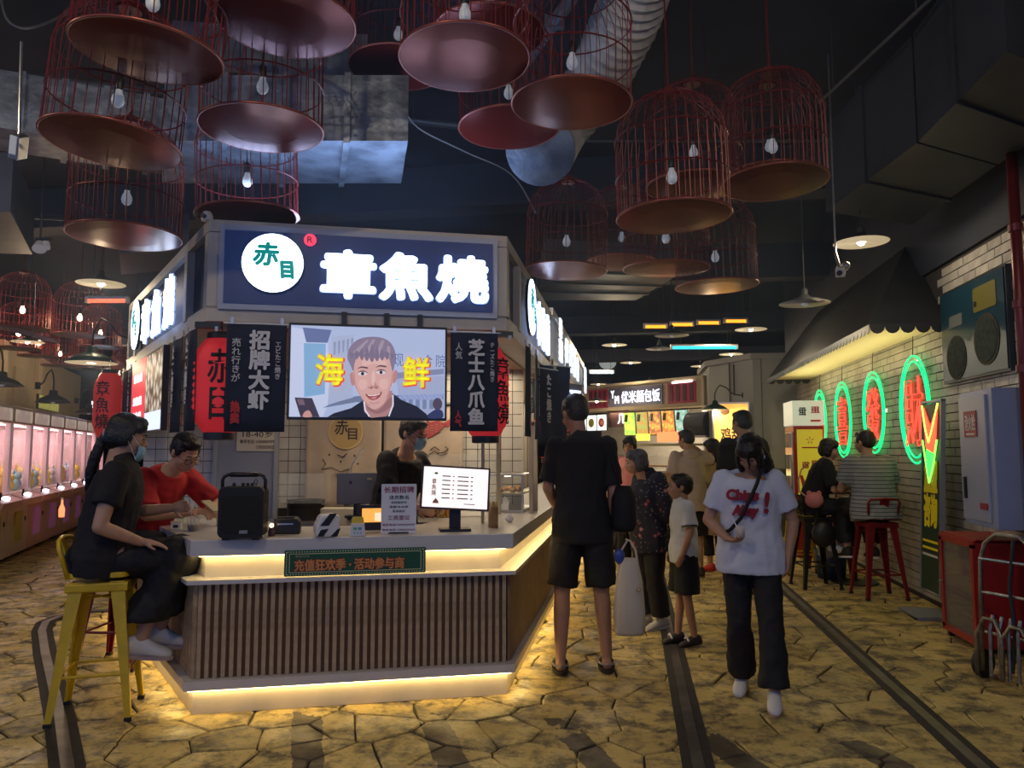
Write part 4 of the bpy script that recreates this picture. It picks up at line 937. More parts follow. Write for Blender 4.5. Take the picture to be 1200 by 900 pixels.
# drinks on the left arm of the counter
bo = thing('drink_bottle', 'green soft drink bottle beside the seated man', 'bottle', cpos(212, 607)); MB().lathe([(.026, 0), (.028, .03), (.028, .10), (.022, .13), (.011, .16), (.011, .18)], n=16).build('bottle', mat('green_bottle', (.02, .22, .05), .15), bo, smooth=True); MB().cyl((0, 0, .18), (0, 0, .195), .013, n=12).build('cap', mat('green_cap', (.05, .45, .1), .4), bo)
MB().lathe([(.0285, .045), (.0285, .085)], n=16).build('label_band', mat('label_green', (.1, .5, .15), .5), bo)
M_cup = glass('clear_cup', (.8, .8, .78), .30)
for lb, pos, liq, hh in (('clear plastic cup of brown drink nearest the seated pair', cpos(226, 622), (.10, .035, .015), .085), ('tall clear drink cup with lid and straw behind the brown drink', cpos(232, 602), (.35, .25, .2), .125), ('squat clear takeaway tub at the left end of the counter', cpos(247, 606), (.3, .2, .12), .06)):
    c = thing('drink_cup', lb, 'cup', pos); MB().lathe([(.030, 0), (.042, hh), (.0435, hh + .003), (.040, hh), (.029, .003)], n=20).build('cup', M_cup, c, smooth=True); MB().lathe([(.029, .004), (.034, hh * .42), (0, hh * .42)], n=18).build('drink', mat('drink%.2f' % liq[0], liq, .15), c, smooth=True)
    for dx in (.006, -.010): MB().cyl((dx, 0, .01), (dx * 2.5, .01, hh + .07), .003, n=8).build('straw', mat('straw', (.55, .45, .42), .4), c)
    if hh > .1: MB().lathe([(.043, hh), (.043, hh + .006), (.02, hh + .012), (.0, hh + .012)], n=20).build('lid', glass('lid_clear', (.9, .9, .9), .4), c)
bo = thing('drink_bottle', 'small bottle with pink label behind the speaker', 'bottle', cpos(252, 602)); MB().lathe([(.025, 0), (.027, .03), (.026, .10), (.010, .14), (.010, .155)], n=16).build('bottle', glass('clear_pet', (.8, .7, .75), .35), bo, smooth=True); MB().lathe([(.0275, .04), (.0275, .085)], n=16).build('label_band', mat('label_pink', (.55, .12, .2), .5), bo); MB().cyl((0, 0, .155), (0, 0, .168), .012, n=12).build('cap', mat('white_plastic'), bo)
tg = thing('takeaway_box', 'small white takeaway box by the hands of the man in red', 'box', cpos(207, 620), .3); MB().box((0, 0, .022), (.06, .05, .044)).build('box', M_white, tg, bevel=.003); MB().box((0, 0, .046), (.064, .054, .006)).build('lid', mat('box_lid', (.6, .58, .5), .6), tg); MB().box((0, -.027, .02), (.03, .004, .018)).build('handle', M_dark, tg)
wb = thing('white_caddy', 'cream square canister standing behind the cups', 'canister', cpos(262, 616), FA); MB().box((0, 0, .06), (.085, .08, .12)).build('body', mat('cream_can', (.70, .62, .45), .4), wb, bevel=.006); MB().box((0, 0, .125), (.09, .085, .01)).build('lid', M_dark, wb)
# kitchen bench behind the counter with pots
kb = thing('work_bench', 'steel work bench inside the kiosk', 'bench', (0, 0, 0)); bc = on_face(W0, WA, 2.05, 0, .42)
MB().box((0, 0, .87), (1.7, .55, .03)).build('top', M_steel, kb, loc=bc, rz=WA); MB().box((0, 0, .43), (1.66, .5, .85)).build('cabinet', mat('steel_dull', (.3, .3, .3), .5, .6), kb, loc=bc, rz=WA)
def onb(s_, out, z=.886): p = on_face(W0, WA, s_, z, out); return tuple(p)
def pot(label, pos, r, h, m, lid=False):
    t = thing('pot', label, 'pot', pos); MB().lathe([(r * .98, 0), (r, .01), (r, h), (r * 1.03, h + .004), (r * .96, h), (r * .95, .01), (0, .01)], n=28).build('body', m, t, smooth=True)
    for sx in (-1, 1): MB().tube([(sx * r, -.03, h * .8), (sx * (r + .03), -.025, h * .82), (sx * (r + .03), .025, h * .82), (sx * r, .03, h * .8)], .005, 6).build('handle', M_steel, t)
    return t
pt = pot('tall shiny steel stock pot with a ladle behind the counter', onb(1.95, .45), .115, .30, M_steel); MB().tube([(-.06, 0, .02), (-.08, 0, .3), (-.05, -.02, .45), (.03, -.03, .56), (.06, -.03, .59)], .006, 6).build('ladle', M_steel, pt)
MB().tube([(.02, -.12, .20), (.05, -.12, .24), (.09, -.10, .24)], .004, 5).build('clip', mat('clip_wood', (.6, .4, .2), .5), pt)
pot('wide dark cooking pot left of the stock pot', onb(1.52, .42), .15, .16, mat('pot_dark', (.06, .055, .05), .35, .7))
gb = thing('glass_box', 'clear glass splash box around the dark pot', 'glass guard', onb(1.52, .44, 1.03), WA)
for x in (-.17, .17): MB().box((x, 0, .12), (.006, .34, .24)).build('pane', glass('clear_glass', (.8, .9, .9), .10), gb)
MB().box((0, -.17, .12), (.34, .006, .24)).build('pane', glass('clear_glass'), gb)
mc = thing('induction_cooker', 'white induction cooker box below the pots', 'cooker', onb(1.85, .66, .86), WA); MB().box((0, 0, .07), (.30, .14, .14)).build('body', mat('cream_box', (.55, .50, .40), .4), mc, bevel=.008); MB().box((-.08, -.073, .08), (.08, .006, .04)).build('panel', M_dark, mc); MB().cyl((.08, -.07, .07), (.08, -.09, .07), .02, n=12).build('knob', M_dark, mc)
cb = thing('condiment_tray', 'red and yellow condiment tubs behind the menu display', 'tubs', cpos(520, 606), FA)
for x, c in ((-.11, (.6, .05, .03)), (-.03, (.7, .45, .03)), (.05, (.7, .3, .03))): MB().box((x, 0, .04), (.07, .08, .08)).build('tub', mat('tub%d%d' % (c[0] * 100, c[1] * 100), c, .5), cb, bevel=.005)
MB().box((.2, .02, .06), (.18, .10, .02)).build('rack', M_dark, cb)
# glass screens at the right end
gs = thing('glass_screen', 'clear glass counter screen with slim posts at the kiosk right end', 'screen', (0, 0, CT))
for p in (gp(602, 598, CT), gp(628, 590, CT)): pass
MB().box((-1.05, 6.05, .33), (.03, .03, .66)).build('post', mat('post_brass', (.45, .38, .22), .35, .6), gs); MB().box((-1.02, 5.25, .31), (.02, .02, .62)).build('post', D.materials['post_brass'], gs)
MB().box((-1.035, 5.65, .24), (.006, .78, .46)).build('pane', glass('clear_glass'), gs); MB().box((-1.34, 6.05, .24), (.58, .006, .46)).build('pane', glass('clear_glass'), gs)
dc = thing('display_case', 'lit glass food case with gold rail near the counter corner', 'display case', (-1.02, 6.5, CT))
MB().box((0, 0, .01), (.30, .62, .02)).build('base', M_steel, dc); MB().box((0, 0, .30), (.30, .62, .012)).build('top', M_steel, dc); MB().box((0, 0, .15), (.28, .60, .012)).build('shelf', D.materials['post_brass'], dc)
for y in (-.3, .3):
    for x in (-.14, .14): MB().box((x, y, .15), (.012, .012, .30)).build('corner_post', M_steel, dc)
MB().box((.148, 0, .15), (.004, .6, .28)).build('pane', glass('clear_glass'), dc); MB().box((0, -.305, .15), (.28, .004, .28)).build('pane', glass('clear_glass'), dc); MB().box((0, 0, .29), (.03, .5, .008)).build('light_strip', glow('case_light', (1, .8, .5), 6), dc)
for i in range(6): MB().ball((random.Random(i).uniform(-.08, .08), -.25 + .1 * i, .175), (.03, .03, .02), n=10, m=6).build('fried_snack', mat('snack', (.45, .2, .06), .7), dc)
MB().plate([(-.03, .02), (.03, .02), (.03, .06), (.038, .10), (.03, .10), (.022, .075), (.02, .12), (.012, .12), (.008, .08), (.004, .13), (-.004, .13), (-.006, .08), (-.012, .12), (-.02, .12), (-.018, .07), (-.03, .07)], -.312, -.309).build('hand_sticker', M_white, dc)
wp = thing('window_frame', 'cream double post frame standing on the counter behind banners', 'frame', (-.80, 6.15, CT)); MB().box((0, 0, .36), (.03, .04, .72)).build('post', M_cream, wp); MB().box((0, .28, .36), (.03, .06, .72)).build('post', M_cream, wp); MB().box((0, .14, .72), (.03, .32, .03)).build('head_rail', M_cream, wp)
# green promotional banner on the counter front
gb = thing('promotion_banner', 'green bordered promotional banner hung on the counter front', 'banner', on_face(A, FA, .875, .815, .052), FA)
MB().plate(rrect(.80, .145, .004), -.004, .004).build('board', mat('banner_green', (.012, .09, .045), .6), gb)
m = MB(); fr_ = [(x, z) for x in (-.388, .388) for z in [-.06 + .012 * i for i in range(11)]] + [(-.38 + .0152 * i, z) for i in range(51) for z in (-.063, .063)]
for x, z in fr_: m.plate(ell(x, z, .0035, .0035, 6), -.0065, -.004)
tag(m.build('border_dots', mat('dot_cream', (.7, .75, .45), .6), gb), kind='stuff')
m = MB()
for x in (-.372, .372): m.box((x, -.005, 0), (.004, .002, .108))
for z in (-.052, .052): m.box((0, -.005, z), (.745, .002, .004))
m.build('inner_border', mat('border_line', (.55, .6, .35), .6), gb)
txt('充值狂欢季 · 活动参与商', .62, .066, mat('orange_print', (.75, .32, .10), .6), gb, (-.035, -.0095, -.012), 0, .001, fat=.0022); txt('充值狂欢季 · 活动参与商', .63, .074, mat('dark_print', (.20, .03, .02), .6), gb, (-.035, -.008, -.012), 0, .001, fat=.006)
txt('吾悦好好玩', .08, .014, mat('border_line'), gb, (-.30, -.007, .038), .01, .001)

# ---------------------------------------------------------------- bar stools
def stool(label, loc, rz, m, h=.76, back=True, group=None):
    t = thing('bar_stool', label, 'stool', loc, rz, group); mm = m
    MB().plate(rrect(.31, .31, .05, 4), 0, .03).build('seat', mm, t, bevel=.006).matrix_basis = Matrix.Translation((0, 0, h)) @ Matrix.Rotation(pi / 2, 4, 'X')
    MB().plate(rrect(.305, .05, .01, 2, 0, h - .05), -.155, .155).build('seat_skirt', mm, t)
    for sx in (-1, 1):
        for sy in (-1, 1):
            def sec(z, w, d):
                k = (h - z) / h; cx, cy = sx * (.135 + .075 * k), sy * (.135 + .075 * k); a, b = w, d
                return [V((cx, cy, z)), V((cx - sx * a, cy, z)), V((cx - sx * a, cy - sy * .012, z)), V((cx - sx * .012, cy - sy * .012, z)), V((cx - sx * .012, cy - sy * b, z)), V((cx, cy - sy * b, z))]
            rings = [sec(h - .02, .075, .075), sec(h * .5, .050, .050), sec(.02, .032, .032)]
            if sx * sy < 0: rings = [r[::-1] for r in rings]
            lg = MB().loft(rings).build('leg', mm, t); c = sec(.02, .03, .03)[0]
            MB().box((c.x - sx * .014, c.y - sy * .014, .010), (.036, .036, .02)).build('rubber_foot', M_dark, lg)
    k = (h - .24) / h; e = .135 + .075 * k - .02
    for sx in (-1, 1): MB().cyl((sx * e, -e, .24), (sx * e, e, .24), .009, n=8).build('foot_rail', mm, t); MB().cyl((-e, sx * e, .24), (e, sx * e, .24), .009, n=8).build('foot_rail', mm, t)
    MB().cyl((-.15, -.15, h - .12), (.15, .15, h - .12), .006, n=6).cyl((-.15, .15, h - .12), (.15, -.15, h - .12), .006, n=6).build('cross_brace', mm, t)
    if back:
        MB().tube([(-.135, .145, h), (-.155, .19, h + .17), (-.13, .20, h + .205), (0, .215, h + .215), (.13, .20, h + .205), (.155, .19, h + .17), (.135, .145, h)], .013, 8).build('back_frame', mm, t, smooth=True)
        MB().add([(-.045, .150, h), (.045, .150, h), (.045, .208, h + .21), (-.045, .208, h + .21), (-.045, .156, h), (.045, .156, h), (.045, .214, h + .21), (-.045, .214, h + .21)], [(0, 1, 2, 3), (7, 6, 5, 4), (0, 4, 5, 1), (1, 5, 6, 2), (2, 6, 7, 3), (3, 7, 4, 0)]).build('back_splat', mm, t)
    return t
M_yel = mat('yellow_enamel', (.74, .50, .02), .35, .1, var=.15, vscale=12); M_rst = mat('red_enamel', (.22, .012, .02), .35, .2, var=.2, vscale=10); M_bst = mat('black_enamel', (.015, .013, .013), .4, .2)
stool('yellow metal bar stool under the woman in black', (-2.97, 4.02, 0), radians(120 - 5), M_yel, .755)
stool('dark red bar stool behind the yellow stool', (-3.50, 4.95, 0), radians(95), M_rst, .755)
stool('dark red bar stool under the man in the striped shirt', (2.42, 8.30, 0), radians(-172), M_rst, .77)
stool('black bar stool under the woman with the pink bag', (1.93, 8.80, 0), radians(100), M_bst, .77)
stool('dark red bar stool on the far side of the wall table', (2.35, 9.95, 0), 0, M_rst, .77)
stool('yellow bar stool half hidden behind the woman with pink bag', (2.0, 9.75, 0), radians(90), M_yel, .77)
# small table at the wall
tb = thing('bar_table', 'dark bar table against the white brick wall', 'table', (2.42, 9.15, 0)); MB().box((0, 0, 1.0), (.62, .55, .035)).build('table_top', mat('table_dark', (.10, .07, .05), .3), tb, bevel=.006); MB().cyl((0, 0, .03), (0, 0, .99), .03, n=14).build('column', M_black, tb); MB().lathe([(.25, 0), (.25, .012), (.06, .03), (.03, .05)], n=28).build('base', M_black, tb)
MB().tube([(-.29, -.29, .98), (-.29, -.31, .94), (-.1, -.31, .93), (-.1, -.29, .98)], .006, 6).build('hook_rail', M_steel, tb)
for lb, dx, dy in (('white paper food tray on the wall table', -.12, -.08), ('second food tray deeper on the wall table', .1, .08)):
    f = thing('food_tray', lb, 'tray', (2.42 + dx, 9.15 + dy, 1.018)); MB().box((0, 0, .012), (.18, .12, .024)).build('tray', M_white, f, bevel=.004); MB().ball((0, 0, .03), (.06, .04, .018)).build('food', D.materials['snack'], f)
bk = thing('bin', 'dark blue bin under the wall table', 'bin', (2.25, 9.45, 0)); MB().lathe([(.15, 0), (.18, .33), (.17, .33), (.14, .01), (0, .01)], n=20).build('tub', mat('blue_bin', (.02, .05, .14), .5), bk, smooth=True); MB().lathe([(.185, .32), (.185, .34), (.17, .34), (.17, .32)], n=20).build('rim', D.materials['blue_bin'], bk)
bg_ = thing('plastic_bag', 'white plastic bag hanging low beside the wall table', 'bag', (2.12, 9.1, .28)); m = MB().ball((0, 0, .1), (.10, .05, .12), n=14, m=10)
for i, v in enumerate(m.v): m.v[i] = (v[0] * random.Random(i).uniform(.85, 1.15), v[1], v[2])
m.build('bag', mat('bag_white', (.55, .55, .52), .5), bg_, smooth=True); MB().tube([(-.03, 0, .2), (-.02, 0, .32), (.02, 0, .32), (.03, 0, .2)], .004, 5).build('handle', D.materials['bag_white'], bg_)
bg_ = thing('handbag', 'black shoulder bag hanging from the black stool', 'bag', (1.98, 8.62, .48)); MB().ball((0, 0, .1), (.13, .07, .14), n=14, m=10).build('pouch', M_dark, bg_, smooth=True); MB().tube([(-.08, 0, .2), (-.05, 0, .32), (.05, 0, .32), (.08, 0, .2)], .006, 5).build('strap', M_dark, bg_)

# ---------------------------------------------------------------- bird cages
def cage_parts(t, R=.30, hc=.43, hd=.27, N=34, lit=False):
    m = MB()
    for i in range(N):
        a = 2 * pi * i / N; c, s_ = cos(a), sin(a)
        pts = [(R * c, R * s_, .01), (R * c, R * s_, hc)] + [(R * cos(w) * c, R * cos(w) * s_, hc + hd * sin(w)) for w in (.35, .7, 1.05, 1.45)]
        m.tube(pts, .0026, 4, caps=False)
    tag(m.build('bars', M_red, t), kind='stuff')
    for z, r in ((hc * .5, R), (hc, R), (hc + hd * .64, R * .76)): MB().tube([((r + .003) * cos(2 * pi * i / 32), (r + .003) * sin(2 * pi * i / 32), z) for i in range(32)], .0042, 5, closed=True).build('hoop', M_red, t)
    pn = MB().lathe([(0, -.006), (R * .6, -.005), (R * 1.0, -.001), (R * 1.02, .010), (R * .98, .010), (R * .9, .004), (0, .002)], n=44).build('base_pan', M_pan, t)
    MB().tube([((R + .005) * cos(2 * pi * i / 44), (R + .005) * sin(2 * pi * i / 44), .004) for i in range(44)], .0065, 6, closed=True).build('rim', M_rim, pn, smooth=True)
    MB().lathe([(.055, hc + hd - .02), (.05, hc + hd + .012), (.015, hc + hd + .03), (.008, hc + hd + .05)], n=16).build('crown', M_red, t)
    MB().cyl((0, 0, .33), (0, 0, hc + hd), .003, n=5).build('flex', M_dark, t)
    MB().lathe([(.017, .275), (.019, .28), (.019, .33), (.008, .345)], n=14).build('socket', M_dark, t, smooth=True)
    MB().lathe([(0, .188), (.015, .191), (.026, .203), (.030, .222), (.026, .242), (.016, .262), (.014, .278)], n=16).build('bulb', M_bulb_on if lit else M_bulb, t, smooth=True)
    ch = MB().cyl((0, 0, 0), (0, 0, 1), .005, n=5).build('chain', M_red, t, loc=(0, 0, hc + hd + .04)); return t
M_bulb = mat('bulb_off', (.62, .64, .62), .35, emit=(.7, .8, 1), es=.10); M_bulb_on = glow('bulb_on', (1.0, .80, .52), 14)
def fix_chain(t, z):
    for c in COL.objects:
        if c.parent == t and c.name.startswith('chain'): c.scale = (1, 1, max(.02, 4.75 - z - c.location.z))
cages = [('leftmost big red bird cage, upper, pan tilted at top left', -2.04, 2.9, 3.16), ('red bird cage second row at far left with brown pan', -2.42, 3.2, 2.9), ('lowest red bird cage at upper left above the left sign', -2.87, 3.94, 2.68),
         ('nearest red cage cropped at top centre left', -1.52, 3.13, 3.38), ('red bird cage above the round logo, middle of three', -1.84, 3.54, 3.08), ('pale hazy bird cage lowest above the round logo', -2.32, 4.32, 2.89),
         ('bird cage with purple pan above sign, left of shiny pan', -1.45, 4.55, 3.89), ('bird cage with shiny copper pan at top centre', -.75, 3.38, 3.28), ('bird cage tucked below shiny pan near the flexible duct', -.71, 4.45, 3.40),
         ('bird cage with gold and red pan in front of flexible duct', -.28, 3.78, 3.21), ('biggest full bird cage, right of centre, domed top visible', .24, 4.15, 2.71), ('rightmost full bird cage by itself', .86, 4.64, 3.04),
         ('full bird cage just right of the kiosk sign', -.47, 5.64, 2.79), ('lower bird cage under the rightmost pair', .65, 5.89, 2.69), ('bird cage under the biggest cage, small copper pan', .26, 5.52, 2.75),
         ('small bird cage behind, left of the biggest cage', -.07, 6.7, 3.10), ('bird cage hidden directly behind the biggest cage', .42, 4.95, 3.15), ('bird cage half behind the rightmost full cage', 1.0, 5.55, 3.40), ('high bird cage with golden rim cropped at top', -2.12, 4.01, 4.05), ('high bird cage behind the shiny copper pan cage', -.75, 4.0, 3.75)]
proto = None; rnd = random.Random(2)
for lb, x, y, z in cages:
    if not proto: t = proto = cage_parts(thing('bird_cage', lb, 'bird cage', (x, y, z), 0, 'red bird cages hanging over the walkway'))
    else: t = dup(proto, (x, y, z), rnd.uniform(0, 6), lb)
    fix_chain(t, z)
    t.rotation_euler[0] = rnd.uniform(-.03, .03); t.rotation_euler[1] = rnd.uniform(-.03, .03)
    if x < -1.9 and y < 3.5: t.rotation_euler[1] = .07
proto2 = None
far_c = [('lit cage nearest on the left over the game machines', -7.29, 8.19, 2.93), ('second lit cage on the left, beside the nearest lit cage', -6.95, 8.74, 2.92), ('third lit cage on the left, behind the second', -8.35, 10.98, 3.1), ('unlit looking cage low behind the nearest lit cage', -8.9, 9.95, 2.95),
         ('lit cage above the dark green gooseneck shade', -9.8, 11.4, 3.03), ('small lit cage deep in the left aisle', -10.44, 12.67, 3.02), ('small lit cage above the small red lantern', -11.15, 14.26, 3.15), ('pair of tiny lit cages, the nearer one', -10.9, 15.25, 3.2), ('pair of tiny lit cages, the farther one', -11.8, 16.2, 3.0), ('tiniest lit cage at the end of the left aisle', -12.6, 18.76, 2.9)]
for lb, x, y, z in far_c:
    if not proto2: t = proto2 = cage_parts(thing('bird_cage', lb, 'bird cage', (x, y, z), 0, 'lit bird cages over the left aisle'), lit=True)
    else: t = dup(proto2, (x, y, z), rnd.uniform(0, 6), lb)
    fix_chain(t, z); lamp('cage_light', 'POINT', (x, y, z + .17), 10, (1, .72, .42), .03)

# ---------------------------------------------------------------- pendant lamps
M_shade = mat('shade_cream', (.75, .68, .52), .45, emit=(1, .78, .45), es=.35); M_shadeo = mat('shade_outer', (.05, .055, .06), .5, .2)
def pendant(label, x, y, z, on=True, R=.225, green=False, pw=24):
    t = thing('pendant_lamp', label, 'lamp', (x, y, z), 0, 'saucer lamps'); o = mat('green_shade', (.02, .05, .035), .4, .2) if green else M_shadeo
    MB().lathe([(.04, .075), (.05, .055), (R * .6, .030), (R, .0), (R - .004, -.002), (R * .6, .024), (.045, .05)], n=32).build('shade', o, t, smooth=True)
    MB().lathe([(R * .985, -.003), (R * .6, .021), (.03, .045), (.0, .045)], n=32).build('inner_face', M_shade if on else mat('shade_unlit', (.30, .29, .26), .5), t, smooth=True)
    MB().lathe([(.03, .06), (.032, .12), (.012, .14)], n=14).build('cap', o, t)
    MB().cyl((0, 0, .13), (0, 0, 4.75 - z), .005, n=6).build('rod', M_shadeo, t)
    MB().ball((0, 0, .005), .033).build('bulb', glow('lamp_bulb', (1, .84, .6), 40) if on else M_bulb, t, smooth=True)
    if on: lamp('lamp_light', 'POINT', (0, 0, -.035), pw, (1, .80, .52), .035, parent=t)
    return t
for a in (('saucer lamp glowing just left of the kiosk sign', -5.1, 6.68, 3.08), ('nearest glowing saucer lamp at right near the security camera', 1.95, 6.78, 3.22), ('glowing saucer lamp right of the orange tubes', 1.7, 11.23, 3.18), ('glowing saucer lamp under the cyan tube', 1.87, 14.82, 3.27),
          ('glowing saucer lamp left of centre above second sign end', -.28, 13.51, 3.31), ('glowing saucer lamp right of the dome lamp', 0, 16.29, 3.31), ('small glowing saucer lamp deep over far shops', -.85, 20.28, 3.21), ('glowing saucer lamp over the far shop sign', 1.52, 17.21, 3.31), ('low saucer lamp in front of the far maroon panel', -.72, 16.26, 2.50), ('faint saucer lamp farthest of all over the far shop', .5, 20.49, 3.28),
          ('saucer lamp seen through the nearest lit cage', -8.7, 9.9, 3.04)): pendant(*a)
for a in (('unlit saucer lamp hanging left of the orange tubes', .54, 10.23, 2.97), ('unlit saucer lamp beside the cyan tube', .47, 12.78, 3.13), ('unlit dark saucer lamp over the awning', 1.57, 7.22, 2.79)): pendant(*a, on=False)
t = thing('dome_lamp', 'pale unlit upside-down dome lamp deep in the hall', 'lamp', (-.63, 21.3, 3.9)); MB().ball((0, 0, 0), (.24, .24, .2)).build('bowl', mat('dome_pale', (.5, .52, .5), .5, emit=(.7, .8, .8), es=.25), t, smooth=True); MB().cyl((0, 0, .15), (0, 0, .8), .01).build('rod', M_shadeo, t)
# unseen lamps added behind the viewer to light the near floor
for x, y, w in ((-1.4, 1.2, 'left'), (1.4, 1.6, 'right'), (-4.6, 2.4, 'far left')): pendant('added unseen saucer lamp behind the viewpoint on the %s' % w, x, y, 3.85, True, .225, False, 62)
# coloured tubes
def tube(label, x, y, z, L, rz, col, s, n=1):
    t = thing('tube_lamp', label, 'lamp', (x, y, z), rz); MB().box((0, 0, .03), (L, .05, .03)).build('housing', M_steel, t); MB().cyl((-L / 2 + .03, 0, 0), (L / 2 - .03, 0, 0), .028, n=12).build('tube', glow('tube_%s' % label.split()[0], col, s), t)
    for sx in (-1, 1): MB().cyl((sx * L * .35, 0, .04), (sx * L * .35, 0, 4.75 - z), .004, n=5).build('cord', M_shadeo, t); MB().box((sx * (L / 2 - .015), 0, 0), (.03, .06, .06)).build('end_cap', M_white, t)
p = dp(825, 407, 12); tube('cyan glowing tube fitting hanging over the hall', p.x, p.y, p.z, 1.05, radians(8), (.02, .55, .75), 2.2)
for i, (px, py) in enumerate(((768, 382.5), (799, 380), (830, 378), (862, 376))): p = dp(px, py, 11.5); tube(['amber tube lamp first of four from the left', 'amber tube lamp second of four from the left', 'amber tube lamp third of four from the left', 'amber tube lamp rightmost of four'][i], p.x, p.y, p.z, .36, radians(8), (1, .30, .02), 2.0)
p = dp(705, 436, 15); tube('white tube lamp beyond the second shop sign', p.x, p.y, p.z, .5, radians(8), (.9, 1, .95), 8)
p = dp(126, 352, 9); tube('red glowing tube between the left cages and sign', p.x, p.y, p.z, .5, radians(8), (1, .12, .06), 1.8)
# gooseneck barn lamps
def goose(label, loc, rz, on=False, R=.17, L=.38, m=None):
    m = m or mat('green_shade', (.02, .05, .035), .4, .2); t = thing('gooseneck_lamp', label, 'lamp', loc, rz)
    MB().tube([(L, 0, .24), (L * .8, 0, .25), (L * .62, 0, .28), (L * .45, 0, .37), (L * .2, 0, .42), (.04, 0, .36), (0, 0, .27), (0, 0, .13)], .010, 8).build('arm', M_black, t, smooth=True)
    MB().lathe([(.02, .16), (.045, .15), (.05, .10), (R * .7, .055), (R, 0), (R - .006, -.002), (R * .6, .045), (.03, .08)], n=28).build('shade', m, t, smooth=True); MB().box((L + .01, 0, .24), (.02, .06, .09)).build('wall_plate', M_black, t)
    MB().ball((0, 0, .02), .03).build('bulb', glow('lamp_bulb', (1, .84, .6), 40) if on else M_bulb, t)
    if on: MB().lathe([(R * .985, -.003), (R * .6, .038), (0, .07)], n=28).build('inner_face', M_shade, t, smooth=True); lamp('lamp_light', 'POINT', (0, 0, -.03), 14, (1, .8, .5), .03, parent=t)
    return t
goose('dark green gooseneck lamp glowing left of the kiosk', (-4.96, 6.42, 2.27), radians(20), True, .225, .34)
goose('dark gooseneck lamp over the first game machines', tuple(dp(62, 472, 9.5)), radians(150), False, .20, .5, M_shadeo)
goose('dark gooseneck lamp at the left edge', tuple(dp(2, 452, 8.5)), radians(150), False, .22, .5, M_shadeo)
goose('dark gooseneck lamp left of the small red lantern', tuple(dp(104, 485, 12.5)), radians(150), False, .22, .5, M_shadeo)
goose('green gooseneck lamp over the orange poster', tuple(dp(838, 480, 13.2)), radians(0), True, .22, .45)
# security camera, spots
sc_ = thing('security_camera', 'white security camera under the ceiling at right', 'camera', tuple(dp(985, 318, 6.2))); MB().box((0, 0, 0), (.07, .18, .07), M=Euler((.35, 0, -.3)).to_matrix()).build('body', M_white, sc_, bevel=.008); MB().cyl((0, .02, .03), (-.02, .05, .16), .012).cyl((-.02, .05, .15), (-.02, .05, 4.75 - sc_.location.z), .008).build('bracket', M_steel, sc_); MB().ball((.05, .03, .05), .035).build('joint', M_steel, sc_, smooth=True); MB().cyl((-.03, -.085, -.03), (-.035, -.1, -.035), .022, n=12).build('lens', M_dark, sc_)
sc_ = thing('spotlight', 'small unlit white ceiling spot at upper left', 'spotlight', tuple(dp(47, 285, 6.5))); MB().cyl((0, 0, 0), (.02, -.03, -.06), .035, .055, n=16).build('head', M_white, sc_); MB().cyl((.06, 0, .0), (.08, -.02, -.05), .025, .03, n=12).build('head', M_white, sc_); MB().cyl((0, 0, 0), (0, 0, 4.75 - sc_.location.z), .008).build('stem', M_dark, sc_); MB().box((.03, 0, .03), (.12, .03, .02)).build('bar', M_dark, sc_)
sc_ = thing('floodlight', 'narrow silver floodlight near the top left corner', 'floodlight', tuple(dp(22, 172, 4.2))); MB().box((0, 0, 0), (.05, .10, .13), M=Euler((.5, .3, .3)).to_matrix()).build('housing', M_steel, sc_, bevel=.006); MB().cyl((0, 0, .05), (-.02, 0, .6), .008).build('stem', M_steel, sc_); MB().box((.01, -.05, -.01), (.035, .01, .10), M=Euler((.5, .3, .3)).to_matrix()).build('lens', D.materials['bulb_off'], sc_)
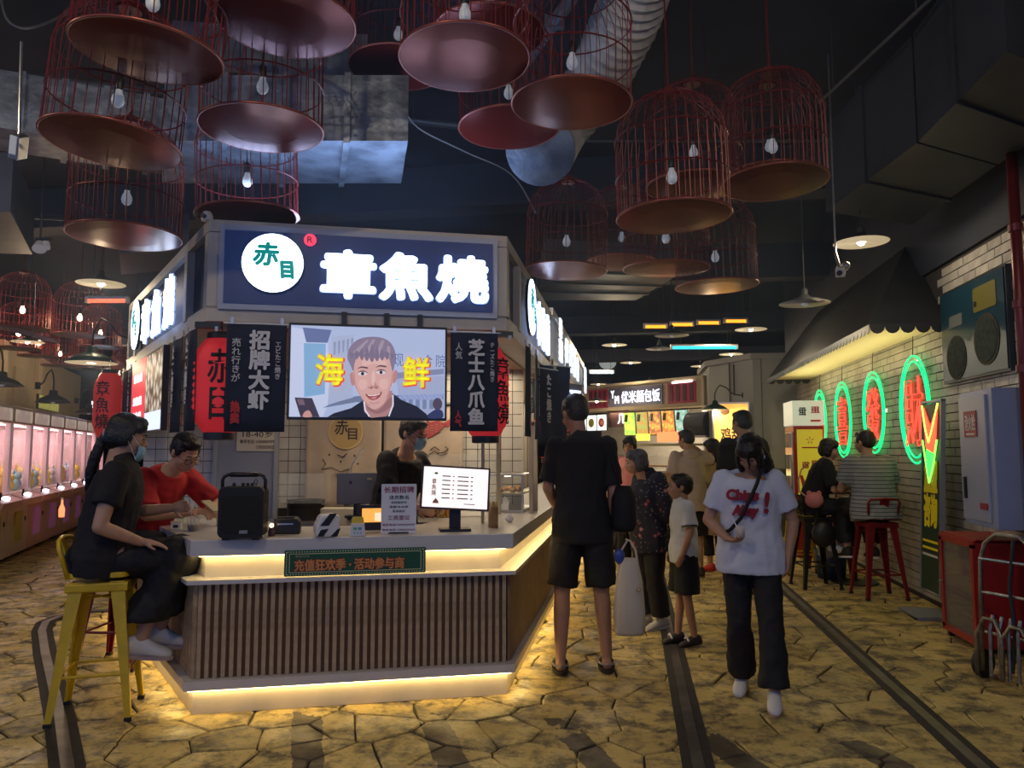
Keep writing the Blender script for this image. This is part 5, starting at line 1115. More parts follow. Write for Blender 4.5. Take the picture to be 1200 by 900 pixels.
# ---------------------------------------------------------------- claw machines
M_cpink = mat('machine_pink', (.66, .38, .38), .4); M_cwhite = mat('machine_cream', (.68, .54, .46), .4); M_cglass = glass('machine_glass', (.95, .8, .85), .13); M_post = mat('machine_post', (.70, .52, .56), .3, emit=(.9, .6, .7), es=.10)
M_plush = [mat('plush_yellow', (.72, .60, .05), .9), mat('plush_white', (.65, .62, .60), .9), mat('plush_blue', (.25, .45, .55), .9), mat('plush_pink', (.65, .3, .35), .9)]
MW = 1.02
def claw(i, label, base, col):
    loc = along(CP, CD, -.9 + i * MW)       # near front corner
    t = thing('claw_machine', label, 'game machine', (loc[0], loc[1], 0), CA, 'pink claw machines along the left wall')
    w = MW - .02; dp_ = .85      # local x along row, local +y away from the aisle
    MB().box((w / 2, dp_ / 2, .42), (w, dp_, .74)).build('base_cabinet', base, t, bevel=.01)
    MB().box((w / 2, -.09, .80), (w * .94, .20, .10), M=Euler((.35, 0, 0)).to_matrix()).build('console', M_cpink, t, bevel=.01)
    MB().ball((w * .42, -.12, .855), (.05, .05, .03)).build('button', glow('button_white', (.8, .85, 1), 5), t); MB().box((w * .58, -.165, .80), (.22, .02, .02)).build('light_bar', glow('bar_violet', (.45, .40, 1), 1.5), t)
    MB().cyl((w * .25, -.10, .84), (w * .25, -.11, .94), .012, n=8).build('joystick', M_dark, t)
    MB().box((w * .5, -.008, .42), (w * .36, .02, .40)).build('prize_door', col, t); MB().box((w * .86, -.006, .5), (.03, .014, .06)).build('lock', M_dark, t)
    MB().box((w / 2, dp_ / 2, .86), (w, dp_, .06)).build('toy_deck', M_cwhite, t)
    for x in (.03, w - .03):
        for y in (.03, dp_ - .03): MB().box((x, y, 1.35), (.06, .06, .96)).build('corner_post', M_post, t)
    MB().box((w / 2, .02, 1.35), (w - .12, .008, .94)).build('front_pane', M_cglass, t); MB().box((.012, dp_ / 2, 1.35), (.008, dp_ - .12, .94)).build('side_pane', M_cglass, t)
    MB().box((w / 2, dp_ - .01, 1.35), (w - .12, .01, .94)).build('back_board', mat('machine_back', (.62, .50, .50), .6), t)
    MB().box((w / 2, dp_ / 2, 1.94), (w, dp_ + .02, .24)).build('header', base, t, bevel=.015); MB().box((w / 2, -.015, 1.93), (w - .16, .012, .16)).build('header_panel', food_mat('header_art', (.75, .66, .52), (.55, .40, .36), .35, 5), t)
    MB().box((w / 2, .10, 1.80), (w - .12, .03, .02)).build('light_tube', glow('tube_pinkish', (1, .86, .88), 3.5), t)
    MB().tube([(w / 2, .4, 1.80), (w / 2, .4, 1.6)], .008, 6).build('claw_cable', M_steel, t)
    m = MB()
    for k in range(3): a = 2 * pi * k / 3; m.tube([(w / 2, .4, 1.6), (w / 2 + .07 * cos(a), .4 + .07 * sin(a), 1.56), (w / 2 + .05 * cos(a), .4 + .05 * sin(a), 1.48)], .006, 5)
    m.build('claw', M_steel, t)
    rr = random.Random(i * 7 + 1)
    if i < 6:
        for k in range(9):
            x = .14 + (k % 3) * .32 + rr.uniform(-.04, .04); y = .14 + (k // 3) * .22; s = rr.uniform(.09, .12); m = MB()
            m.ball((x, y, .89 + s), (s, s * .9, s)); m.ball((x, y - s * .2, .89 + s * 2.1), (s * .72, s * .7, s * .66))
            for q in (-1, 1): m.cyl((x + q * s * .4, y, .89 + s * 2.5), (x + q * s * .65, y, .89 + s * 3.3), s * .16, s * .03, 6)
            kk = 0 if rr.random() < .55 else rr.randrange(1, 4)
            tag(m.build('plush_toy', M_plush[kk], smooth=True, loc=t.location, rz=CA), '%s plush toy, %s row %s, inside the %s' % (['yellow', 'white', 'blue', 'pink'][kk], ['front', 'middle', 'back'][k // 3], ['left', 'centre', 'right'][k % 3], label.split(' claw')[0] + ' machine'), 'toy', 'plush toys inside the %s' % (label.split(' claw')[0] + ' claw machine'))
    for x in (.08, w - .08): MB().cyl((x, .08, 0), (x, .08, .05), .03, n=10).build('caster', M_dark, t)
names = ['leftmost cut off cream claw machine', 'second cream and pink claw machine at the left edge', 'third claw machine, pink door lit violet', 'fourth claw machine along the left wall', 'fifth claw machine along the left wall', 'sixth claw machine along the left wall', 'seventh claw machine near the row end', 'last claw machine before the black dressed woman']
M_dv = mat('door_violet', (.55, .30, .46), .4, emit=(.8, .2, .8), es=.03); M_dy = mat('door_yellow', (.55, .45, .1), .5)
for i, nm in enumerate(names): claw(i, nm, M_cwhite if i < 2 else M_cpink, M_dy if i < 2 else M_dv)
for s_ in (.2, 2.2, 4.2, 6.0): q = along(along(CP, CD, s_), CN, .42); lamp('machine_glow', 'AREA', (q[0], q[1], 1.78), 13, (1, .70, .68), 1.2, rot=(0, 0, CA), size_y=.5)
# wall-side fence strip over the machines
vl = thing('vent_grille', 'yellow and black slatted board above the machines', 'board', tuple(dp(56, 473, 12)), CA + radians(0)); MB().box((0, 0, 0), (1.3, .03, .22)).build('back', M_dark, vl)
for i in range(9): MB().box((-.58 + .145 * i, -.02, 0), (.07, .02, .20)).build('slat', mat('slat_yellow', (.6, .55, .1), .6, emit=(.8, .8, .2), es=.2), vl)
lb_ = thing('lit_box', 'bluish white lit sign box behind the small red lantern', 'sign', tuple(dp(122, 478, 15))); MB().box((0, 0, 0), (.5, .1, .3)).build('casing', M_dark, lb_); MB().box((0, -.055, 0), (.46, .01, .26)).build('panel', glow('blue_white', (.6, .8, 1), 2), lb_)
vs_ = thing('wall_disc', 'violet glossy tilted disc hanging among the left cages', 'disc', tuple(dp(38, 395, 7.0))); MB().lathe([(0, 0), (.2, .01), (.21, .02), (0, .02)], n=28, M=Matrix.Rotation(.35, 3, 'Y')).build('disc', mat('violet_disc', (.25, .18, .32), .2, .8), vs_); MB().cyl((0, 0, 0), (0, 0, .6), .005).build('cord', M_dark, vs_)

# ---------------------------------------------------------------- second shop along the same counter
S2, S3 = V((-.76, 7.55)), V((-.76, 12.7))
f2 = thing('shop_fascia', 'navy fascia of the second shop with glowing white characters', 'sign', (0, 0, 0))
band(2.26, 2.36, .0, .3, [S2, S3]).build('bottom_rail', M_cream, f2); band(2.80, 2.88, 0, .3, [S2, S3]).build('top_rail', M_steel, f2); band(2.36, 2.80, -.03, .3, [S2, S3]).build('panel', M_navyp, f2)
M_letter2 = glow('lit_letters_soft', (.75, .86, 1.0), 1.0)
def strokes(m, x, z, w, h, seed):
    r = random.Random(seed)
    for q in range(4): m.plate(rrect(w * r.uniform(.7, 1), h * .13, h * .03, 2, x, z + h * (.38 - .25 * q)), -.03, -.01)
    for q in range(3): m.plate(rrect(w * .12, h * r.uniform(.5, .95), w * .04, 2, x + w * (-.32 + .32 * q), z), -.031, -.011)
for y, zc, w, h in ((8.0, 2.74, .26, .22), (8.0, 2.50, .30, .26), (8.75, 2.57, .34, .36), (9.35, 2.57, .34, .36), (9.95, 2.57, .34, .36), (10.55, 2.57, .34, .36), (12.3, 2.58, .5, .45)):
    m = MB(); strokes(m, 0, 0, w, h, int(y * 10 + zc * 10)); m.build('lit_character', M_letter2, f2, loc=(-.745, y, zc), rz=pi / 2)
ms_ = thing('small_lit_sign', 'dark grey sign with tilted white characters behind the banners', 'sign', (-.74, 7.95, 2.0), pi / 2 - .5); MB().box((0, .02, 0), (.9, .03, .34)).build('board', mat('grey_sign', (.10, .12, .18), .5), ms_)
for i in range(3): m = MB(); strokes(m, -.28 + .28 * i, 0, .2, .22, i); m.build('lit_character', M_letter2, ms_)
mp = thing('menu_row', 'row of small lit menu pictures under the second sign', 'menu', (0, 0, 0))
for i in range(9): MB().box((-.74, 8.1 + .5 * i, 1.99 + .012 * i), (.02, .44, .30)).build('picture', food_mat('menu_pic%d' % (i % 3), [(.7, .85, .8), (.8, .7, .5), (.75, .75, .8)][i % 3], [(.2, .35, .3), (.4, .15, .05), (.35, .2, .1)][i % 3], 1.0, 9), mp)
mp = thing('food_poster', 'lit yellow food poster above the head of the man in black', 'poster', (-.73, 7.55, 1.78), pi / 2 - .5); MB().box((0, .01, 0), (.36, .02, .38)).build('board', M_dark, mp); MB().cyl((-.1, .01, .19), (-.1, .01, .5), .004).cyl((.1, .01, .19), (.1, .01, .5), .004).build('cord', M_dark, mp); MB().box((0, -.004, .0), (.33, .01, .34)).build('picture', food_mat('poster_food', (.9, .75, .2), (.2, .4, .15), 1.0, 7), mp)
fr2 = thing('shop_interior', 'pale tiled back partition of the second shop', 'partition', (-1.6, 9.8, 0)); MB().box((0, 0, 1.1), (.06, 5.2, 2.2)).build('panel', mat('tile_panel', (.35, .30, .24), .4), fr2)
for i in range(12): MB().box((.035, -2.4 + .42 * i, 1.1), (.01, .012, 2.2)).build('joint', M_joint2, fr2)
lamp('awning_light', 'AREA', (2.55, 10.0, 2.25), 11, (1, .84, .42), 4.6, rot=(pi, 0, pi / 2), size_y=.12)
lamp('shop_light', 'AREA', (-1.25, 9.6, 2.15), 26, (1, .85, .62), .5, size_y=4)
lamp('kiosk_light', 'AREA', (-2.0, 5.5, 2.15), 10, (1, .80, .55), 1.4, rot=(0, 0, FA), size_y=.7)
lamp('kiosk_light', 'AREA', (-1.3, 6.4, 2.15), 9, (1, .80, .55), .5, size_y=.7)

# ---------------------------------------------------------------- far shop with the white sign
YA = atan2(14.7 - 17.56, 2.03 + .96); YL = hypot(14.7 - 17.56, 2.03 + .96); Y0 = V((-.96, 17.56))
ym = thing('far_shop', 'beige far shop front with white lettering and maroon panels', 'shop', (Y0.x, Y0.y, 0), YA)
MB().box((1.0, .25, 2.62), (4.4, .5, .56)).build('fascia', M_beige, ym); MB().box((1.0, .25, 2.90), (4.5, .55, .06)).build('cornice', mat('cream_pier'), ym)
MB().box((YL / 2 - .7, 1.8, 1.2), (YL + 1.4, .1, 2.4)).build('back_wall', M_tile, ym); MB().box((YL / 2 - .7, .5, .5), (YL + 1.4, .5, 1.0)).build('counter', mat('counter_tan', (.42, .30, .16), .5), ym); MB().box((YL / 2 - .7, .5, 1.02), (YL + 1.5, .6, .04)).build('counter_top', M_top, ym)
MB().box((3.23, .9, 2.62), (.06, 1.8, .56)).build('fascia_return', mat('cream_pier'), ym)
MB().box((1.45, -.012, 2.62), (1.56, .03, .40)).build('sign_panel', mat('sign_greyblue', (.13, .13, .20), .5), ym)
ML = glow('far_letters', (.92, .93, 1), .95)
txt('Y', .10, .17, ML, ym, (.80, -.04, 2.69), .06, .02); txt('M', .12, .17, ML, ym, (.93, -.04, 2.57), .06, .02); txt('优米麵包饭', 1.10, .26, ML, ym, (1.62, -.04, 2.61), 0, .01, fat=.0015)
M_mar = mat('maroon_panel', (.22, .02, .035), .5, emit=(.6, .03, .06), es=.10, var=.4, vscale=6)
for x, w in ((2.72, .72), (.33, .60)):
    MB().box((x, -.012, 2.62), (w, .02, .42)).build('maroon_panel', M_mar, ym)
    for q in range(4): MB().box((x - w * .36 + w * .24 * q, -.026, 2.62), (w * .13, .01, .34)).build('dark_bottle_picture', mat('maroon_dark', (.10, .01, .02), .5), ym)
MB().box((2.75, -.03, 2.83), (.5, .03, .03)).build('light_strip', glow('strip_w', (1, .9, .9), 4), ym)
cols = [((.75, .85, .12), (.35, .6, .1)), ((.25, .45, .12), (.5, .25, .05)), ((.85, .55, .1), (.4, .12, .05)), ((.9, .6, .1), (.6, .2, .05)), ((.6, .85, .8), (.2, .45, .35))]
for i, (a, b) in enumerate(cols):
    q = MB().plate([(-.21, .26), (.13, .26), (.25, -.26), (-.09, -.26)], -.015, .015).build('menu_board', M_dark, ym, loc=(1.22 + i * .36, .05, 2.03)); q.rotation_euler = (-.18, 0, 0)
    MB().plate([(-.195, .245), (.12, .245), (.235, -.245), (-.08, -.245)], -.022, -.016).build('menu_picture', food_mat('ym_food%d' % i, a, b, .8, 11), q); MB().box((-.08, -.04, .12), (.05, .04, .15)).build('camera_box', M_dark, q)
for i in range(3):
    q = MB().box((0, 0, 0), (.30, .03, .36)).build('menu_board', M_dark, ym, loc=(-.10 + i * .32, -.1, 2.08)); MB().box((0, -.02, 0), (.285, .01, .34)).build('menu_picture', glow('white_board', (.85, .95, .9), .9), q)
    MB().plate(ell(0, 0, .09, .10, 14), -.035, -.027).build('food_disc', mat('fd%d' % i, [(.3, .3, .08), (.6, .4, .08), (.45, .05, .05)][i], .6), q); MB().plate(ell(.02, .0, .05, .06, 10), -.038, -.034).build('food_centre', mat('fc%d' % i, [(.5, .5, .2), (.3, .4, .1), (.7, .3, .25)][i], .6), q)
MB().box((2.40, -.05, 1.74), (.58, .04, .20)).build('red_lit_strip', glow('red_strip', (1, .22, .08), 1.6), ym); MB().box((1.70, -.05, 1.74), (.36, .04, .14)).build('yellow_strip', glow('yel_strip', (.8, .7, .1), 1.1), ym)
MB().box((2.1, .1, 1.58), (1.9, .5, .05)).build('glass_canopy', mat('canopy_tan', (.45, .42, .25), .3), ym)
MB().box((YL * .6, .35, 1.14), (2.6, .3, .03)).build('food_tray', mat('tray_food', (.50, .20, .06), .7, var=.6, vscale=25), ym)
MB().box((YL * .6, .15, 1.22), (2.6, .01, .25)).build('glass_guard', glass('clear_glass'), ym)
lamp('far_shop_light', 'AREA', (.9, 16.6, 2.3), 60, (1, .82, .58), 3, rot=(0, 0, YA), size_y=1.0)
hd = thing('range_hood', 'grey cylindrical range hood beside the orange poster', 'hood', tuple(dp(820, 497, 14.9)), YA); MB().cyl((-.22, 0, 0), (.26, 0, 0), .24, n=28).build('drum', mat('hood_grey', (.10, .11, .12), .4, .4), hd); MB().box((0, 0, -.24), (.5, .3, .04)).build('tray', M_steel, hd)
vt = thing('lit_character_sign', 'white brush character sign above the far counter', 'sign', tuple(dp(724, 491, 17.0)), YA); MB().box((0, .02, 0), (.62, .03, .36)).build('board', mat('brown_board', (.16, .08, .07), .6), vt); txt('几', .22, .22, ML, vt, (.12, -.02, 0), .05, .01)
# orange poster lightbox
op = thing('poster_lightbox', 'bright orange lit poster on the grey column', 'poster', (1.83, 13.78, 1.62), radians(-8)); MB().box((-.12, .03, 0), (.62, .10, 1.36)).build('box', M_steel, op); MB().box((-.12, -.025, 0), (.57, .01, 1.30)).build('lit_panel', food_mat('orange_art', (1, .36, .03), (1, .58, .14), .9, 3.2), op)
txt('鸡甜', .36, .24, mat('dark_brown', (.12, .04, .01), .6), op, (-.12, -.035, .12), .04, .004); MB().plate(ell(-.22, .52, .08, .06, 16), -.036, -.030).build('printed_ring', D.materials['dark_brown'], op); m = MB()
for k in range(5): m.plate([(x + .02 * k, z) for x, z in ((-.4 + .17 * k, -.25), (-.33 + .17 * k, -.2), (-.36 + .17 * k, -.45))], -.036, -.030)
m.build('white_flashes', glow('flash_w', (1, .95, .8), 1.6), op)
for k in range(3): MB().plate(ell(-.2 + .2 * k, -.56, .10, .06, 12), -.036, -.030).build('yellow_glow_print', glow('flash_y', (1, .9, .3), 1.5), op)

# ---------------------------------------------------------------- drinks fridge
fg = thing('drinks_fridge', 'red drinks cabinet with yellow side poster', 'fridge', (2.22, 11.15, 0), 0)
M_fr = mat('fridge_red', (.35, .02, .02), .4)
MB().box((.20, .30, .90), (.40, .60, 1.80)).build('body', M_fr, fg, bevel=.01); MB().box((.20, .30, 1.98), (.42, .64, .34)).build('header', glow('header_cream', (.62, .68, .55), .45), fg)
MB().box((-.004, .30, 1.05), (.02, .46, 1.34)).build('glass_door', mat('fridge_glass', (.10, .09, .08), .1, emit=(.8, .7, .55), es=.12), fg); MB().box((-.02, .08, 1.05), (.03, .02, .5)).build('handle', M_steel, fg)
for z in (.6, .9, 1.2, 1.5):
    for k in range(4): MB().cyl((-.016, .14 + .1 * k, z), (-.016, .14 + .1 * k, z + .2), .028, n=8).build('can', mat('can%d' % k, [(.5, .5, .5), (.4, .25, .15), (.5, .5, .45), (.15, .3, .2)][k], .3), fg)
MB().box((-.016, .3, 1.62), (.012, .30, .10)).build('red_lamp', glow('fr_lamp', (1, .25, .1), 3), fg)
yp = MB().box((.21, -.008, 1.12), (.34, .012, 1.26)).build('side_poster', mat('poster_yellow', (.62, .52, .04), .6, emit=(.8, .7, .05), es=.25), fg)
m = MB(); m.plate(ell(.21, .86, .075, .11, 16), -.022, -.014); m.plate([(.12, .62), (.30, .62), (.27, .86), (.15, .86)], -.022, -.014); m.plate([(.10, .92), (.06, 1.12), (.10, 1.12), (.15, .93)], -.022, -.014); m.plate([(.27, .93), (.31, 1.12), (.35, 1.10), (.32, .9)], -.022, -.014); m.build('red_figure_print', mat('print_red', (.55, .04, .03), .6), yp)
m = MB(); m.plate(ell(.19, .90, .014, .018, 8), -.026, -.020); m.plate(ell(.235, .90, .014, .018, 8), -.026, -.020); m.build('white_dots', M_white, yp)
m = MB(); strokes(m, .14, 1.26, .10, .10, 4); strokes(m, .27, 1.28, .10, .10, 5); m.build('illegible_print', mat('print_red'), yp)
m = MB(); [m.plate([(.21 + .012 * cos(a) , 1.60 + .012 * sin(a)), (.21 + .05 * cos(a + .5), 1.60 + .05 * sin(a + .5)), (.21 + .05 * cos(a + .2), 1.60 + .05 * sin(a + .2))], -.022, -.014) for a in (0, 1.26, 2.5, 3.8, 5.0)]; m.build('star_print', mat('print_red'), yp); m = MB().box((.21, -.018, 1.50), (.22, .006, .018)); m.build('print_line', mat('print_red'), yp)
m = MB(); strokes(m, .12, 2.0, .10, .12, 8); m.build('header_print', M_dark, fg, loc=(0, -.01, 0)); m = MB(); strokes(m, .29, 2.02, .12, .10, 9); m.box((.29, -.02, 1.87), (.13, .01, .025)); m.build('header_print_red', mat('print_red'), fg, loc=(0, -.01, 0))

# ---------------------------------------------------------------- awning
aw = thing('awning', 'black scalloped awning projecting from the brick wall', 'awning', (0, 0, 0))
AX, AW0, AW1, AZ, AT = 2.19, 7.46, 12.9, 2.62, 3.62
M_aw = mat('awning_cloth', (.020, .023, .028), .55, .1, var=.3, vscale=3); M_under = mat('awning_lining', (.66, .60, .36), .75)
MB().add([(AX, AW0, AZ), (AX, AW1, AZ), (2.86, AW0 + .9, AT), (2.86, AW1 - .9, AT), (2.86, AW0, AZ), (2.86, AW1, AZ)], [(0, 2, 3, 1), (0, 4, 2), (1, 3, 5)]).build('canopy', M_aw, aw)
MB().box(((AX + 2.84) / 2, (AW0 + AW1) / 2, AZ - .012), (2.84 - AX - .01, AW1 - AW0 - .02, .012)).build('lining', M_under, aw)
def scallop(L, n, h=.09):
    m = MB(); pts = [(0, 0)]
    for i in range(n):
        w = L / n; pts += [(w * (i + .5) - w / 2 * cos(pi * k / 6), -.02 - (h - .02) * sin(pi * k / 6)) for k in range(0, 7)]
    pts += [(L, 0)]
    return m.plate(pts, 0, .006)
scallop(.66, 5).build('end_valance', M_aw, aw, loc=(AX, AW0 - .004, AZ)); scallop(AW1 - AW0, 44, .085).build('front_valance', mat('valance_front', (.05, .065, .08), .35, .2), aw, loc=(AX - .004, AW1, AZ), rz=-pi / 2); scallop(.66, 5).build('end_valance', M_aw, aw, loc=(AX, AW1, AZ))
for y in (AW0 + .02, AW1 - .02): MB().tube([(AX + .01, y, AZ - .005), (2.84, y, AZ - .005)], .008, 6).build('frame_bar', M_black, aw)
# ---------------------------------------------------------------- neon ovals
def neon(label, y, z, rz_, ry, ch, s=1.7):
    t = thing('neon_sign', label, 'neon sign', (2.80, y, z), -pi / 2)
    MB().plate(ell(0, 0, ry * 1.02, rz_ * 1.02, 40), .012, .018).build('acrylic_back', glass('neon_acrylic', (.5, .6, .5), .12), t)
    g = glow('neon_green', (.0, .72, .20), s); MB().tube([(x, -.012, zz) for x, zz in ell(0, 0, ry, rz_, 44)], .0095, 6, closed=True).build('outer_tube', g, t); MB().tube([(x, -.012, zz) for x, zz in ell(0, 0, ry - .058, rz_ - .058, 44)], .0095, 6, closed=True).build('inner_tube', g, t)
    r = glow('neon_red', (1.0, .07, .04), s * .9)
    txt(ch, ry * 1.12, rz_ * 1.22, mat('neon_face', (.22, .08, .06), .5, emit=(1, .12, .05), es=.35), t, (0, -.004, -.02), .03, .012)
    # tube outline of the character, from the font outline
    vs, fs, border, x0, x1, y0, y1 = TXT[(ch, 0)]; nb = {}
    for a, b in border: nb[a] = b
    m = MB(); seen = set()
    for a0 in list(nb):
        if a0 in seen: continue
        loop = []; a = a0
        while a in nb and a not in seen: seen.add(a); loop.append(a); a = nb[a]
        pts = []
        for a in loop:
            p = V(((vs[a][0] - (x0 + x1) / 2) / (x1 - x0) * ry * 1.2, -.022, (vs[a][1] - (y0 + y1) / 2) / (y1 - y0) * rz_ * 1.28 - .02))
            if not pts or (p - pts[-1]).length > .012: pts.append(p)
        if len(pts) > 3: m.tube(pts, .0055, 5, closed=True)
    m.build('character_tubes', r, t)
    MB().tube([(-.02, 0, rz_), (-.02, .01, rz_ + .2), (.01, .03, rz_ + .35)], .004, 5).build('cable', M_dark, t)
    for sx in (-1, 1): MB().cyl((sx * ry * .7, 0, rz_ * .7), (sx * ry * .7, .035, rz_ * .7), .008, n=8).build('standoff', M_steel, t)
neon('nearest and largest green neon oval with red wealth character', 8.17, 1.865, .535, .41, '財'); neon('second green neon oval, above the striped shirt man', 9.49, 1.90, .47, .40, '發'); neon('third green neon oval with red joy character', 10.82, 1.87, .50, .40, '喜'); neon('farthest green neon oval beside the drinks cabinet', 12.07, 1.88, .48, .38, '福')
# ---------------------------------------------------------------- wall poster, fire box, red cabinet, board, trolley
bp = thing('wall_poster', 'large blue food menu poster high on the brick wall', 'poster', (2.80, 6.81, 2.455), -pi / 2)
MB().box((0, .02, 0), (1.24, .05, .81)).build('frame', mat('poster_frame', (.02, .03, .04), .4), bp); MB().box((0, -.008, 0), (1.20, .01, .77)).build('picture', mat('poster_blue', (.012, .055, .095), .3, var=.2, vscale=2), bp)
MB().plate(rrect(.40, .20, .02, 3, .28, .22), -.018, -.012).build('yellow_label', mat('dull_yellow', (.16, .15, .03), .5), bp); MB().plate(rrect(.26, .10, .01, 2, -.28, .12), -.018, -.012).build('grey_label', mat('dull_grey', (.14, .16, .16), .5), bp)
MB().plate(ell(.12, .19, .025, .025, 12), -.022, -.017).build('label_mark', M_dark, bp)
for x, z, r in ((.28, -.12, .22), (-.30, -.20, .20)): MB().plate(ell(x, z, r, r * .95, 24), -.018, -.012).build('food_bowl_picture', mat('bowl_pic', (.045, .05, .035), .9, var=.6, vscale=22), bp); MB().plate(ell(x, z, r * .86, r * .8, 24), -.021, -.017).build('food_fill_picture', mat('bowl_fill', (.025, .045, .04), .9, var=.6, vscale=30), bp)
lamp('poster_reflection_lamp', 'POINT', (0, 0, -20), 0, (1, 1, 1)) if False else None
fb = thing('fire_hose_cabinet', 'pale blue grey fire hydrant cabinet mounted above the red cabinet', 'cabinet', (2.50, 6.36, .91), -pi / 2 - radians(3))
M_fb = mat('cabinet_paleblue', (.30, .37, .58), .38, var=.05)
MB().box((.30, .20, .49), (.60, .40, .98)).build('body', M_fb, fb, bevel=.006); MB().box((.26, -.008, .49), (.50, .016, .90)).build('door', mat('cab_door', (.33, .38, .52), .38), fb, bevel=.003)
MB().box((.10, -.025, .27), (.02, .02, .16)).build('handle', M_dark, fb); pl_ = MB().box((.24, -.019, .74), (.24, .006, .19)).build('red_plate', mat('plate_red', (.32, .02, .04), .5), fb); txt('消火栓', .20, .12, M_white, pl_, (.24, -.0235, .75), .04, .001); MB().box((.24, -.0235, .665), (.15, .001, .012)).build('small_print', M_white, pl_); MB().box((.42, -.019, .15), (.13, .006, .045)).build('red_label', D.materials['plate_red'], fb)
rc = thing('extinguisher_cabinet', 'red glass-fronted fire cabinet standing on the floor', 'cabinet', (2.45, 6.72, 0), -pi / 2)
M_rc = mat('cabinet_red', (.36, .02, .02), .4, var=.1)
rcw, rcd = .62, .40
for nm, c, d in (('side_panel', (rcw, rcd / 2, .42), (.02, rcd, .76)), ('side_panel', (0, rcd / 2, .42), (.02, rcd, .76)), ('top_panel', (rcw / 2, rcd / 2, .80), (rcw + .02, rcd, .02)), ('bottom_panel', (rcw / 2, rcd / 2, .05), (rcw, rcd, .02)), ('back_panel', (rcw / 2, rcd, .42), (rcw, .015, .76))): MB().box(c, d).build(nm, M_rc, rc)
df = MB()
for c, d in (((rcw / 2, -.01, .77), (rcw, .02, .05)), ((rcw / 2, -.01, .075), (rcw, .02, .05)), ((.025, -.01, .42), (.05, .02, .70)), ((rcw - .025, -.01, .42), (.05, .02, .70))): df.box(c, d)
dr = df.build('door_frame', M_rc, rc); MB().box((rcw / 2, -.006, .42), (rcw - .09, .005, .66)).build('door_glass', glass('cabinet_glass', (.3, .3, .28), .35), dr); MB().cyl((.035, -.02, .42), (.035, -.045, .42), .010, n=8).build('latch', M_steel, dr)
MB().box((rcw / 2, rcd / 2, .22), (rcw - .05, rcd - .05, .015)).build('shelf', M_rc, rc)
for x, c, h in ((.15, (.05, .25, .08), .2), (.27, (.5, .1, .06), .18), (.40, (.35, .35, .33), .26), (.5, (.3, .02, .02), .3)): q = MB().lathe([(.04, 0), (.045, .02), (.045, h * .8), (.015, h), (.015, h + .03)], n=14).build('stored_bottle', mat('stored%d' % (x * 100), c, .4), rc, loc=(x, .18, .23), smooth=True)
for x in (.03, rcw - .03):
    for y in (.03, rcd - .03): MB().box((x, y, .02), (.04, .04, .04)).build('foot', M_dark, rc)
# leaning advertising board
ab = thing('advertising_board', 'tall narrow green and yellow advertising board leaning by the wall', 'board', (2.62, 7.42, 0), -pi / 2)
q = D.objects.new('panel', MB().box((0, 0, 1.0), (.42, .03, 1.66)).mesh('panel', mat('board_green', (.02, .055, .03), .5))); COL.objects.link(q); q.parent = ab; q.rotation_euler = (-.05, 0, 0); q.location = (0, -.02, .05)
m = MB().box((-.22, 0, 1.0), (.02, .04, 1.70)).box((.22, 0, 1.0), (.02, .04, 1.70)).box((0, 0, 1.85), (.46, .04, .02)).build('frame', mat('frame_bluegrey', (.28, .33, .42), .4, .4), q)
txt('加盟\n咨询', .32, .60, mat('board_yellow', (.60, .48, .02), .6, emit=(.7, .55, 0), es=.08), q, (0, -.02, 1.02), .05, .002)
MB().plate([(-.16, 1.80), (.0, 1.62), (.16, 1.80), (.12, 1.45), (.02, 1.30), (-.10, 1.45)], -.028, -.018).build('red_flame_print', glow('board_red', (1, .10, .04), 1.3), q); MB().plate([(-.07, 1.42), (.09, 1.38), (.03, 1.22), (-.03, 1.15), (-.06, 1.25)], -.031, -.025).build('green_leaf_print', glow('board_grn', (.05, 1, .1), 1.6), q)
MB().tube([(x, -.03, z) for x, z in ((-.19, 1.82), (-.10, 1.60), (-.02, 1.48), (.06, 1.60), (.18, 1.82))], .008, 5).build('yellow_neon_line', glow('board_yl', (1, .85, .1), 2.2), q); MB().tube([(x, -.03, z) for x, z in ((-.17, 1.50), (-.08, 1.30), (0, 1.12), (.1, 1.3), (.17, 1.5))], .008, 5).build('green_neon_line', glow('board_gl', (.2, 1, .1), 2.0), q)
for z in (.60, .54, .48): MB().box((0, -.018, z), (.34, .004, .02)).build('small_print', M_white if z < .5 else D.materials['board_yellow'], q)
MB().prism([(-.26, -.22), (.24, -.22), (.20, .10), (-.20, .10)], .0, .03).build('base', mat('frame_bluegrey'), ab)
# hand trolley
tr = thing('hand_trolley', 'tall steel tube hand trolley at the right edge', 'trolley', (2.28, 5.28, 0), radians(-60))
Mt = mat('trolley_steel', (.38, .36, .33), .35, .8, var=.4, vscale=20)
MB().tube([(-.18, .0, .06), (-.18, .03, .75), (-.15, .04, .86), (-.08, .045, .92), (.08, .045, .92), (.15, .04, .86), (.18, .03, .75), (.18, .0, .06)], .014, 8).build('frame', Mt, tr, smooth=True)
for z in (.30, .55, .76): MB().cyl((-.18, .02, z), (.18, .02, z), .010, n=8).build('cross_bar', Mt, tr)
for x in (-.09, -.03, .03, .09): MB().tube([(x, -.04, .05), (x, -.03, .34), (x, -.0, .42)], .011, 6).build('upright', Mt, tr)
MB().tube([(-.17, -.06, .04), (-.17, -.05, .30), (-.12, -.04, .40), (-.05, -.04, .40), (0, -.05, .30), (0, -.06, .04)], .013, 8).build('folded_toe', Mt, tr, smooth=True); MB().tube([(.0, -.06, .04), (.0, -.05, .30), (.05, -.04, .38), (.12, -.04, .38), (.17, -.05, .30), (.17, -.06, .04)], .013, 8).build('folded_toe', Mt, tr, smooth=True)
